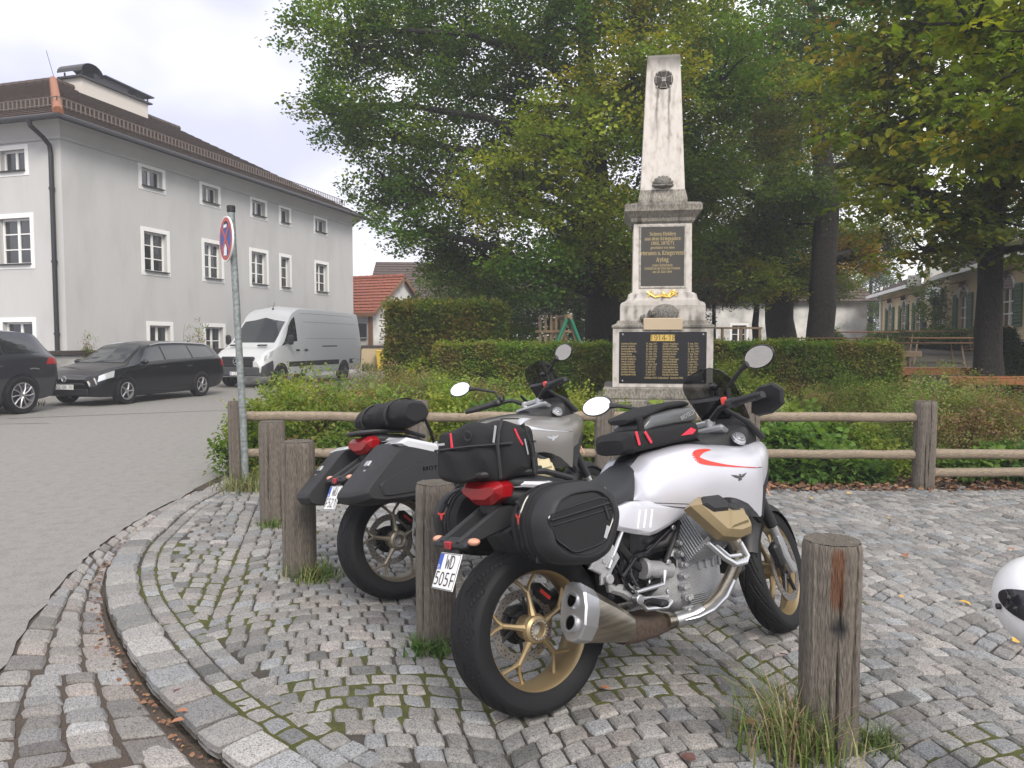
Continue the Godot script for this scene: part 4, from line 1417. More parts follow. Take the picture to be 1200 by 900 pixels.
# the no-stopping sign on its leaning post
func make_sign_pole() -> void:
	var s := thing("no_stopping_sign", "round red and blue no-stopping sign on a grey post by the road", "road sign", Vector3(-2.62, -0.03, -7.33))
	var lean := Vector3(-0.085, 2.72, 0.02)
	var g := Geo.new()
	g.tube([Vector3(0, -0.05, 0), Vector3(-0.018, 0.7, 0), lean], [0.034, 0.034, 0.032], 14)
	part(g, "post", M.galv, s)
	g = Geo.new(); g.cyl(lean + Vector3(0, -0.03, 0), lean + Vector3(0, 0.035, 0), 0.04, -1.0, 14, 0.006)
	part(g, "post_cap", M.black, s)
	var b := Basis(Vector3.UP, deg_to_rad(-53.0))
	var x := Transform3D(b, lean + Vector3(-0.03, -0.29, 0.045))
	g = Geo.new()
	g.lathe(Vector3(), Basis(Vector3.RIGHT, PI / 2), [Vector2(0.0, -0.004), Vector2(0.215, -0.004), Vector2(0.215, 0.010), Vector2(0.205, 0.010), Vector2(0.0, 0.006)], 40)
	var d := part(g, "sign_disc", M.white, s, 30.0, x)
	var flat := func(poly: Array, called: String, mt: Material, z: float) -> void:
		var q := Geo.new(); q.prism(poly, z, z + 0.0012); part(q, called, mt, d, 0.0)
	var ring := Geo.new()
	for i in 48:
		var a0 := TAU * i / 48; var a1 := TAU * (i + 1) / 48
		ring.quad(Vector3(cos(a0) * 0.166, sin(a0) * 0.166, 0.0112), Vector3(cos(a0) * 0.203, sin(a0) * 0.203, 0.0112), Vector3(cos(a1) * 0.203, sin(a1) * 0.203, 0.0112), Vector3(cos(a1) * 0.166, sin(a1) * 0.166, 0.0112))
	M.sign_red = mat(lin(0.48, 0.075, 0.045), 0.5)
	M.sign_blue = mat(lin(0.03, 0.075, 0.30), 0.5)
	part(ring, "red_ring", M.sign_red, d, 0.0)
	var disc := []
	for i in 40: disc.append(Vector2(cos(TAU * i / 40) * 0.166, sin(TAU * i / 40) * 0.166))
	flat.call(disc, "blue_field", M.sign_blue, 0.0094)
	for k in [-1, 1]:
		var q := Geo.new(); q.box(Vector3(0, 0, 0.0125 + 0.0006 * k), Vector3(0.35, 0.036, 0.001), 0.0, Basis(Vector3.BACK, k * PI / 4)); part(q, "red_bar", M.sign_red, d, 0.0)
	# stickers: a white one below, a small dark and white one at the top
	flat.call([Vector2(-0.055, -0.155), Vector2(0.04, -0.16), Vector2(0.045, -0.09), Vector2(0.0, -0.045), Vector2(-0.05, -0.09)], "sticker", M.white, 0.0145)
	flat.call([Vector2(-0.03, 0.13), Vector2(0.05, 0.13), Vector2(0.05, 0.165), Vector2(-0.03, 0.165)], "sticker", M.ink, 0.0145)
	flat.call([Vector2(-0.04, 0.105), Vector2(0.06, 0.105), Vector2(0.06, 0.135), Vector2(-0.04, 0.135)], "sticker", M.white, 0.0158)
	g = Geo.new()
	for y in [-0.12, 0.12]: g.box(Vector3(0, y, -0.02), Vector3(0.10, 0.03, 0.03), 0.004)
	part(g, "bracket", M.galv, d)
# ---------------------------------------------------------------- plants
# one leaf, folded a little along its rib; k sides of fullness
func leaf(g: Geo, at: Vector3, dir: Vector3, up: Vector3, l: float, w: float, tint: float) -> void:
	var s := dir.cross(up).normalized()
	var n := s.cross(dir).normalized()
	g.col = Color(tint, tint, tint)
	var tip := at + dir * l - n * l * 0.12
	var a := at + dir * l * 0.25 + s * w * 0.5 + n * w * 0.12
	var b := at + dir * l * 0.7 + s * w * 0.36 + n * w * 0.08
	var c := at + dir * l * 0.25 - s * w * 0.5 + n * w * 0.12
	var d := at + dir * l * 0.7 - s * w * 0.36 + n * w * 0.08
	var m := at + dir * l * 0.55
	g.tri(at, a, m); g.tri(a, b, m); g.tri(b, tip, m)
	g.tri(at, m, c); g.tri(c, m, d); g.tri(d, m, tip)

# a twig end: leaves fanned about +y within radius r
func spray(n: int, r: float, l: float, w: float, sd: int, flat := 0.55) -> ArrayMesh:
	var rng := RandomNumberGenerator.new(); rng.seed = sd
	var g := Geo.new(); g.painted = true
	for i in n:
		var p := Vector3(rng.randfn(0, 0.45), rng.randfn(0, 0.45) * flat, rng.randfn(0, 0.45)) * r
		var a := rng.randf() * TAU
		var d := Vector3(cos(a), rng.randf_range(-0.75, 0.25), sin(a)).normalized()
		var u := Vector3(rng.randfn(0, 0.35), 1, rng.randfn(0, 0.35)).normalized()
		var k := rng.randf_range(0.75, 1.2)
		leaf(g, p, d, u, l * k, w * k, rng.randf_range(0.72, 1.28))
	return g.mesh(0.0)

func turned(rng: RandomNumberGenerator, at: Vector3, s: float, tilt := 0.5) -> Transform3D:
	var b := Basis(Vector3.UP, rng.randf() * TAU) * Basis(Vector3.RIGHT, rng.randfn(0, tilt))
	return Transform3D(b.scaled(Vector3.ONE * s * rng.randf_range(0.75, 1.25)), at)

func limb(g: Geo, a: Vector3, b: Vector3, r0: float, r1: float, rng: RandomNumberGenerator, sag := 0.12) -> void:
	var path := []; var rr := []
	var l := a.distance_to(b)
	var mid := Vector3(rng.randfn(0, 1), rng.randf_range(0.3, 1.0), rng.randfn(0, 1)) * l * sag
	for i in 7:
		var t := i / 6.0
		path.append(a.lerp(b, t) + mid * sin(PI * t) + Vector3(rng.randfn(0, 1), rng.randfn(0, 1), rng.randfn(0, 1)) * l * 0.012)
		rr.append(lerpf(r0, r1, pow(t, 0.8)))
	g.tube(path, rr, 8)

# trunk [points, radii]; blobs: [centre, radii, colour key, density]; colours: key -> list of base colours
func tree(called: String, label: String, at: Vector3, trunk: Array, radii: Array, blobs: Array, colours: Dictionary, mesh: ArrayMesh, size: float, sd: int, bare := 0.0) -> void:
	var rng := RandomNumberGenerator.new(); rng.seed = sd
	var o := thing(called, label, "tree", at)
	var g := Geo.new()
	var path := []; var rr := []
	for i in trunk.size() * 3 - 2:
		var t := i / 3.0
		var k := int(t)
		var p: Vector3 = trunk[k] if k >= trunk.size() - 1 else trunk[k].lerp(trunk[k + 1], t - k)
		path.append(p + Vector3(rng.randfn(0, 0.02), 0, rng.randfn(0, 0.02)))
		var q: float = radii[k] if k >= radii.size() - 1 else lerpf(radii[k], radii[k + 1], t - k)
		rr.append(q * rng.randf_range(0.95, 1.05))
	g.tube(path, rr, 18)
	part(g, "trunk", M.bark, o)
	g = Geo.new()
	var xs := []; var cs := []
	var lump := noise(0.55, 3, FastNoiseLite.TYPE_SIMPLEX_SMOOTH, sd)
	for b in blobs:
		var c: Vector3 = b[0]; var r: Vector3 = b[1]
		# the limb leaves the trunk below its blob
		var best := path.size() - 1
		for i in path.size():
			if path[i].y > minf(c.y - 0.4 * Vector2(c.x - path[i].x, c.z - path[i].z).length(), path[path.size() - 1].y - 0.1):
				best = i
				break
		best = maxi(best, path.size() / 3)
		var rb := clampf(rr[best] * 0.42, 0.03, 0.16)
		limb(g, path[best], c, rb, rb * 0.4, rng)
		for i in 7:
			var d := Vector3(rng.randfn(0, 1), rng.randfn(0, 0.7), rng.randfn(0, 1)).normalized()
			limb(g, c - Vector3(0, r.y * 0.15, 0) , c + d * r * rng.randf_range(0.65, 0.95), rb * 0.42, 0.008, rng, 0.1)
		var n := int(b[3] * (r.x * r.y + r.y * r.z + r.x * r.z))
		var pal: Array = colours[b[2]]
		for i in n:
			var d := Vector3(rng.randfn(0, 1), rng.randfn(0, 1), rng.randfn(0, 1)).normalized()
			var k := pow(rng.randf(), 0.42)
			var p := c + d * r * k * (1.0 + 0.42 * lump.get_noise_3dv((c + d * r) * 1.4))
			if lump.get_noise_3dv(p * 1.5 + Vector3(50, 0, 0)) < -0.20 + bare: continue       # gaps between the clumps
			xs.append(turned(rng, p, size, 0.45))
			var col: Color = pal[rng.randi() % pal.size()]
			var v := 1.0 + 0.35 * lump.get_noise_3dv(p * 0.9 + Vector3(0, 80, 0)) + rng.randfn(0, 0.12)
			cs.append(Color(col.r * v, col.g * v, col.b * v))
	part(g, "limbs", M.bark, o).set_meta("kind", "stuff")
	scatter("crown", mesh, xs, cs, M.leaf, o)

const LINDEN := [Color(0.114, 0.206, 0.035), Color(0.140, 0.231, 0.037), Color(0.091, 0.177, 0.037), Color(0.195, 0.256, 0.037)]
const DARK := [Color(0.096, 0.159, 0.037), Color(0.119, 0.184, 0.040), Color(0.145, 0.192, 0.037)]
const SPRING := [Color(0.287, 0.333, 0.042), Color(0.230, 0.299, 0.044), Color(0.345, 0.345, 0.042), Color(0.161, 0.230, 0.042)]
const AUTUMN := [Color(0.34, 0.22, 0.03), Color(0.28, 0.20, 0.025), Color(0.36, 0.17, 0.03), Color(0.16, 0.15, 0.02)]
const MIXED := [Color(0.195, 0.262, 0.044), Color(0.234, 0.287, 0.044), Color(0.390, 0.323, 0.044), Color(0.150, 0.213, 0.044), Color(0.299, 0.311, 0.044)]

func make_trees() -> void:
	var sp := spray(44, 0.46, 0.092, 0.078, 1)
	var pal := {"l": LINDEN, "d": DARK, "s": SPRING, "a": AUTUMN, "m": MIXED}
	var D := 34.0
	# the great linden left of the memorial
	tree("linden_tree", "tall spreading green linden left of the memorial obelisk", Vector3(2.3, -0.05, -19.5),
		[Vector3(0, 0, 0), Vector3(0.05, 1.2, 0), Vector3(0.0, 3.2, 0.1), Vector3(-0.15, 5.5, 0), Vector3(-0.4, 8.2, 0), Vector3(-0.5, 11, 0)], [0.62, 0.46, 0.42, 0.34, 0.22, 0.10],
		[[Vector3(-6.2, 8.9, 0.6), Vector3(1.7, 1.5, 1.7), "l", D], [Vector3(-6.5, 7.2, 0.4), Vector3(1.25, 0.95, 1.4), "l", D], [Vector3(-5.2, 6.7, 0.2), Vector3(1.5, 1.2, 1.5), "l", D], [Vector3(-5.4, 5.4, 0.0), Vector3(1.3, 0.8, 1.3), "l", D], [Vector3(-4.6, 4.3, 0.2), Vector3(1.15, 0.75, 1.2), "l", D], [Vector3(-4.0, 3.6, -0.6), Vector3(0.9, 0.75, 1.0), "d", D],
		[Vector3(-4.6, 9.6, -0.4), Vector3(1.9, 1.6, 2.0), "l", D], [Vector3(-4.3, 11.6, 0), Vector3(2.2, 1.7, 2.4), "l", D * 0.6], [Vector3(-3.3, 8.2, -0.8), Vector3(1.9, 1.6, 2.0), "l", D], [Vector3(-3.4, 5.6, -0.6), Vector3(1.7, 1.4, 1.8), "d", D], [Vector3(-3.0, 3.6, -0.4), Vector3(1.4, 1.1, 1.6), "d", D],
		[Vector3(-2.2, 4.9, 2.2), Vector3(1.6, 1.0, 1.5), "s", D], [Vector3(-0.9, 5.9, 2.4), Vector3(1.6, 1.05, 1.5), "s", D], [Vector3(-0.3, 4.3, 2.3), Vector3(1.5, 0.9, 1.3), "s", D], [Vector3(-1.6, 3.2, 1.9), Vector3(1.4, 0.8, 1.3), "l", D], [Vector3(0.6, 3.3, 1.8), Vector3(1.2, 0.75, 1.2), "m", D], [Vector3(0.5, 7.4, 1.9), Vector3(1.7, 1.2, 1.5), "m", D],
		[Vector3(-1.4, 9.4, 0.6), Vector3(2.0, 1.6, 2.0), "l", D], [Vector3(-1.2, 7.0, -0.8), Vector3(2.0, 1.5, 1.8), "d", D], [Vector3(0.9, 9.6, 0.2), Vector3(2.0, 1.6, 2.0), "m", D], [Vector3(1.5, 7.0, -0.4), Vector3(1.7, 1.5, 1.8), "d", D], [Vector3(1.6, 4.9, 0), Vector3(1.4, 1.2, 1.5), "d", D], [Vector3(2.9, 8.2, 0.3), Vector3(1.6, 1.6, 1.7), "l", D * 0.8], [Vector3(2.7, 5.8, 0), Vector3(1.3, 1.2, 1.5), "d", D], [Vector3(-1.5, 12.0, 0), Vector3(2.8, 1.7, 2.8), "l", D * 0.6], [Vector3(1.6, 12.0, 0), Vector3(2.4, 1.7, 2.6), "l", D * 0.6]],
		pal, sp, 0.92, 101)
	# two dark trunks right of the memorial
	tree("linden_tree", "linden with dark leaning trunk, nearer the memorial, right of it", Vector3(8.65, -0.05, -24.0),
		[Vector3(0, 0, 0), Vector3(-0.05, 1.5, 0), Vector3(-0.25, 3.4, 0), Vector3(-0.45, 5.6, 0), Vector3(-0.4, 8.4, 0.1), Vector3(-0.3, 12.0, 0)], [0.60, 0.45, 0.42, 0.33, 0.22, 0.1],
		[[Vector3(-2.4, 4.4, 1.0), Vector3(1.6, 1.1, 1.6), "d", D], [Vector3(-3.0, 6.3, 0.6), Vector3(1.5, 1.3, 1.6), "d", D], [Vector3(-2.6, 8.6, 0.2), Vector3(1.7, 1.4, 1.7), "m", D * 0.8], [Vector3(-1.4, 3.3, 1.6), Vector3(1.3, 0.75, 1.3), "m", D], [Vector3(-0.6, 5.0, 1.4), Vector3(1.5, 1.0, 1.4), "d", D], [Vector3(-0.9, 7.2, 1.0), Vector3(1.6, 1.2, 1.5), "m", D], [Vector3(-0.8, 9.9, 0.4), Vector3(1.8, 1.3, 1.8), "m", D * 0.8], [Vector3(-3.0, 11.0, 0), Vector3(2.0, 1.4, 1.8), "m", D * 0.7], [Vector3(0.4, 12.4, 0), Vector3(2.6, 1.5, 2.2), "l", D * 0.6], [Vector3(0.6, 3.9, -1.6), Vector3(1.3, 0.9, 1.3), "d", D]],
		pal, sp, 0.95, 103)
	tree("linden_tree", "linden with thick straight dark trunk and forked limbs, beside the leaning one", Vector3(9.0, -0.05, -22.0),
		[Vector3(0, 0, 0), Vector3(-0.02, 1.2, 0), Vector3(0.05, 3.0, 0), Vector3(0.12, 5.4, 0), Vector3(-0.2, 8.4, 0), Vector3(-0.5, 11.5, 0)], [0.52, 0.40, 0.36, 0.32, 0.2, 0.1],
		[[Vector3(-1.5, 8.4, 0.4), Vector3(1.4, 1.1, 1.5), "m", D * 0.8], [Vector3(1.1, 8.9, 0.4), Vector3(1.6, 1.2, 1.6), "m", D * 0.7], [Vector3(0.2, 10.6, 0), Vector3(2.0, 1.3, 1.8), "l", D * 0.8], [Vector3(1.6, 6.4, 0.6), Vector3(1.2, 0.8, 1.3), "s", D * 0.8], [Vector3(-1.1, 5.6, 0.9), Vector3(1.1, 0.75, 1.2), "d", D], [Vector3(1.3, 4.1, -1.2), Vector3(1.2, 0.8, 1.2), "a", D * 0.8], [Vector3(2.6, 10.4, 0), Vector3(1.8, 1.3, 1.8), "m", D * 0.7]],
		pal, sp, 0.92, 105)
	# yellowing tree behind them
	tree("autumn_tree", "yellow and orange autumn tree low behind the two dark trunks", Vector3(11.0, -0.05, -34.0),
		[Vector3(0, 0, 0), Vector3(0, 1.6, 0), Vector3(0, 3.5, 0), Vector3(0.1, 6.0, 0)], [0.2, 0.16, 0.12, 0.05],
		[[Vector3(-1.6, 3.9, 0), Vector3(1.7, 1.0, 1.6), "a", D], [Vector3(0.8, 4.2, 0), Vector3(1.9, 1.2, 1.6), "a", D], [Vector3(3.0, 4.2, 0), Vector3(1.6, 1.1, 1.5), "s", D], [Vector3(0, 6.2, 0), Vector3(2.2, 1.5, 1.8), "a", D * 0.8], [Vector3(-3.6, 3.8, 0.4), Vector3(1.5, 1.0, 1.5), "m", D], [Vector3(-3.0, 6.6, 0), Vector3(1.9, 1.6, 1.8), "a", D * 0.6]],
		pal, sp, 1.0, 107)
	for k in [[8.6, -36.0, 3], [9.9, -37.0, 4]]:
		tree("young_tree", ["small tree with thin trunk before the white building, left of its pair", "small tree with thin trunk before the white building, right of its pair"][k[2] - 3], Vector3(k[0], -0.05, k[1]),
			[Vector3(0, 0, 0), Vector3(0, 2.0, 0), Vector3(0, 4.4, 0)], [0.13, 0.11, 0.05],
			[[Vector3(-0.4, 4.2, 0), Vector3(1.5, 1.0, 1.3), "m", D], [Vector3(0.6, 5.4, 0), Vector3(1.5, 1.1, 1.3), "d", D]], pal, sp, 1.0, 110 + k[2])
	# chestnut in the beer garden: its near branches hang across the upper right
	var big := spray(15, 0.40, 0.17, 0.115, 2, 0.4)
	var E := 40.0
	tree("garden_tree", "yellow-green tree with hanging branches in the beer garden, upper right", Vector3(9.65, -0.05, -15.2),
		[Vector3(0, 0, 0), Vector3(0, 1.2, 0), Vector3(-0.05, 2.6, 0), Vector3(-0.1, 4.4, 0.2), Vector3(-0.2, 7.6, 0.4)], [0.34, 0.25, 0.23, 0.18, 0.07],
		[[Vector3(-1.2, 3.75, 1.2), Vector3(1.5, 0.75, 1.5), "m", E], [Vector3(-2.6, 4.2, 1.9), Vector3(1.4, 0.85, 1.4), "s", E], [Vector3(-3.4, 5.1, 2.1), Vector3(1.2, 0.8, 1.3), "m", E], [Vector3(-2.2, 5.4, 2.6), Vector3(1.5, 0.9, 1.5), "s", E], [Vector3(-0.7, 4.9, 2.6), Vector3(1.6, 0.9, 1.5), "m", E], [Vector3(0.6, 4.2, 1.8), Vector3(1.5, 0.85, 1.4), "m", E], [Vector3(1.4, 3.4, 0.4), Vector3(1.3, 0.7, 1.3), "s", E], [Vector3(-1.9, 6.6, 2.6), Vector3(1.7, 1.0, 1.6), "s", E], [Vector3(-0.2, 6.3, 2.4), Vector3(1.7, 1.0, 1.6), "m", E], [Vector3(-3.2, 6.4, 2.0), Vector3(1.2, 0.9, 1.3), "m", E], [Vector3(0.8, 5.6, 1.4), Vector3(1.6, 1.1, 1.6), "m", E], [Vector3(-2.6, 8.0, 2.4), Vector3(1.8, 1.1, 1.8), "l", E * 0.8], [Vector3(-0.4, 8.2, 2.0), Vector3(2.0, 1.2, 1.9), "m", E * 0.8], [Vector3(1.6, 7.4, 1.0), Vector3(1.8, 1.3, 1.8), "l", E * 0.8], [Vector3(-3.8, 8.4, 1.6), Vector3(1.3, 1.0, 1.4), "a", E * 0.5], [Vector3(2.6, 4.8, 0), Vector3(1.6, 1.0, 1.6), "m", E * 0.8], [Vector3(-1.5, 3.3, 0.3), Vector3(1.0, 0.45, 1.0), "m", E]],
		pal, big, 0.78, 120)
	tree("overhanging_tree", "tree outside the view whose leafy branch ends hang at the upper right", Vector3(8.4, -0.05, -5.2),
		[Vector3(0, 0, 0), Vector3(0, 2, 0), Vector3(-0.2, 4.6, -0.3), Vector3(-0.6, 7, -0.8)], [0.26, 0.2, 0.15, 0.06],
		[[Vector3(-2.4, 4.6, -2.9), Vector3(1.25, 0.5, 1.1), "s", 58.0], [Vector3(-3.3, 5.0, -3.3), Vector3(0.75, 0.4, 0.9), "s", 40.0], [Vector3(-1.5, 5.2, -2.4), Vector3(1.3, 0.7, 1.2), "s", 70.0], [Vector3(-1.1, 4.0, -2.9), Vector3(1.0, 0.5, 1.0), "s", 70.0], [Vector3(-2.0, 4.1, -4.6), Vector3(1.1, 0.5, 1.0), "m", 60.0], [Vector3(-2.2, 5.9, -2.6), Vector3(1.5, 0.7, 1.3), "m", 60.0], [Vector3(-0.5, 6.4, -1.6), Vector3(1.8, 0.9, 1.6), "l", 30.0]],
		pal, big, 0.62, 131)
	for k in [[12.7, -31.0, 0], [19.0, -22.5, 1]]:
		tree("linden_tree", ["yellowing linden farther right, behind the two dark trunks", "broad tree filling the upper right corner behind the hanging branches"][k[2]], Vector3(k[0], 0.3, k[1]),
			[Vector3(0, 0, 0), Vector3(0, 2, 0), Vector3(0.1, 5, 0), Vector3(0, 9, 0)], [0.42, 0.34, 0.28, 0.1],
			[[Vector3(-2.4, 5.2, 0.5), Vector3(1.7, 1.0, 1.6), "m", D], [Vector3(-0.2, 5.0, 1.0), Vector3(1.8, 1.0, 1.6), "s", D], [Vector3(2.0, 5.4, 0.4), Vector3(1.8, 1.1, 1.6), "m", D], [Vector3(-2.8, 7.2, 0.3), Vector3(1.8, 1.2, 1.6), "m", D], [Vector3(-0.4, 7.2, 0.8), Vector3(1.9, 1.2, 1.6), "m", D], [Vector3(2.2, 7.6, 0), Vector3(1.9, 1.3, 1.6), "s", D], [Vector3(-2.0, 9.4, 0), Vector3(2.0, 1.3, 1.7), "m", D], [Vector3(0.6, 9.6, 0), Vector3(2.2, 1.4, 1.8), "l", D], [Vector3(-0.4, 11.4, 0), Vector3(2.6, 1.3, 1.8), "l", D * 0.7]], pal, sp, 1.0, 160 + k[2])
	# dark growth closing the view between the trunks
	for k in [[-1.6, -31.0, 5.2, 0], [2.6, -30.0, 7.0, 1], [6.0, -34.0, 8.0, 2], [26.6, -56.0, 9.5, 3], [20.5, -33.0, 8.5, 4], [-5.4, -47.0, 5.0, 5], [14.0, -57.0, 9.5, 6], [20.0, -59.0, 10.0, 7]]:
		tree("background_tree", ["dark low tree behind the tall hedge block", "dense dark tree behind the climbing frame", "dark tree directly behind the obelisk", "green tree in the gap between the white building and the inn", "tall tree rising behind the inn's roof", "small bare-edged tree just right of the grey house's far corner", "tree behind the middle of the white building", "tree behind the right end of the white building"][k[3]], Vector3(k[0], -0.05, k[1]),
			[Vector3(0, 0, 0), Vector3(0, 1.6, 0), Vector3(0, k[2] * 0.8, 0)], [0.25, 0.2, 0.06],
			[[Vector3(-1.2, k[2] * 0.35, 0.4), Vector3(1.7, k[2] * 0.28, 1.6), "d", 26.0], [Vector3(1.2, k[2] * 0.42, 0), Vector3(1.7, k[2] * 0.3, 1.6), "d", 26.0], [Vector3(0, k[2] * 0.72, 0), Vector3(2.0, k[2] * 0.3, 1.8), "d", 26.0]] if k[3] != 5 else [[Vector3(0, 3.6, 0), Vector3(0.9, 1.2, 0.9), "d", 26.0]], pal, sp, 1.15, 140 + k[3])

# a clipped or loose bush: leaf sprays in the outer shell of a shape, twigs inside
func bush(called: String, label: String, category: String, at: Vector3, ext: Vector3, mesh: ArrayMesh, n: int, pal: Array, sd: int, boxy := false, size := 1.0, group := "", turn := 0.0) -> void:
	var rng := RandomNumberGenerator.new(); rng.seed = sd
	var o := thing(called, label, category, at, turn, group)
	var lump := noise(1.3, 3, FastNoiseLite.TYPE_SIMPLEX_SMOOTH, sd)
	var xs := []; var cs := []
	for i in n:
		var p := Vector3()
		if boxy:
			p = Vector3(rng.randf_range(-1, 1), rng.randf_range(0, 1), rng.randf_range(-1, 1))
			var f := rng.randf()
			if f < 0.45: p.z = 1.0 - absf(rng.randfn(0, 0.07))
			elif f < 0.75: p.y = 1.0 - absf(rng.randfn(0, 0.05))
			elif f < 0.88: p.x = signf(p.x) * (1.0 - absf(rng.randfn(0, 0.04)))
			p = Vector3(p.x * ext.x, p.y * ext.y, p.z * ext.z)
			p += Vector3(0, 1, 1) * lump.get_noise_3dv(p) * 0.07
		else:
			var d := Vector3(rng.randfn(0, 1), absf(rng.randfn(0, 1)), rng.randfn(0, 1)).normalized()
			var k := pow(rng.randf(), 0.3)
			p = d * k * ext * (1.0 + 0.45 * lump.get_noise_3dv(d * ext * 1.6))
			p.y = maxf(p.y, 0.02)
		xs.append(turned(rng, p, size, 0.7))
		var q: Color = pal[clampi(int((0.5 + 0.9 * lump.get_noise_3dv(p * 0.8 + Vector3(9, 9, 9)) + rng.randfn(0, 0.22)) * pal.size()), 0, pal.size() - 1)]
		var v := 1.0 + rng.randfn(0, 0.16)
		cs.append(Color(q.r * v, q.g * v, q.b * v))
	var g := Geo.new()
	for i in int(clampf(ext.x * ext.z * 14.0, 8, 60)):
		var a := Vector3(rng.randf_range(-0.6, 0.6) * ext.x, 0, rng.randf_range(-0.6, 0.6) * ext.z)
		var b := a + Vector3(rng.randfn(0, 0.25) * ext.x, ext.y * rng.randf_range(0.5, 0.92), rng.randfn(0, 0.25) * ext.z)
		limb(g, a, b, 0.012, 0.003, rng, 0.08)
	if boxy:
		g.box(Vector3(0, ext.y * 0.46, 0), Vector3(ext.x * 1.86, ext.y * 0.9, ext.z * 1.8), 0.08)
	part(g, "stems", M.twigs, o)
	scatter("foliage", mesh, xs, cs, M.leaf, o)

func make_hedges() -> void:
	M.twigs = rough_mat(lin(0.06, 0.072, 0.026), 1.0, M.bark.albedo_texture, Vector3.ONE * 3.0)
	var hs := spray(16, 0.085, 0.042, 0.026, 11, 0.8)
	var hp := [Color(0.114, 0.201, 0.037), Color(0.150, 0.248, 0.042), Color(0.198, 0.289, 0.046), Color(0.252, 0.295, 0.053), Color(0.264, 0.224, 0.077)]
	bush("clipped_hedge", "long clipped green hedge left of the memorial", "hedge", Vector3(0.2, 0, -14.6), Vector3(1.62, 1.34, 0.6), hs, 9500, hp, 201, true, 1.0)
	bush("clipped_hedge", "long clipped green hedge right of the memorial", "hedge", Vector3(5.5, 0, -14.6), Vector3(1.78, 1.36, 0.6), hs, 10000, hp, 202, true, 1.0)
	var ls := spray(15, 0.16, 0.07, 0.045, 12, 0.8)
	bush("tall_hedge", "tall broad yellow-green hedge block beside the lane, left of the clipped hedge", "hedge", Vector3(-1.38, 0, -16.3), Vector3(1.17, 2.17, 0.9), ls, 5200, [Color(0.09, 0.14, 0.03), Color(0.14, 0.18, 0.035), Color(0.19, 0.20, 0.035), Color(0.22, 0.16, 0.05)], 203, true, 1.0)
	bush("leafy_shrub", "bright green leafy shrub in front of the tall hedge block", "shrub", Vector3(-1.75, 0, -14.5), Vector3(0.55, 1.0, 0.5), ls, 420, SPRING, 204)
	bush("leafy_shrub", "dark green shrub between the tall hedge and the clipped hedge", "shrub", Vector3(0.1, 0, -18.6), Vector3(1.2, 1.7, 0.9), ls, 900, DARK, 205)

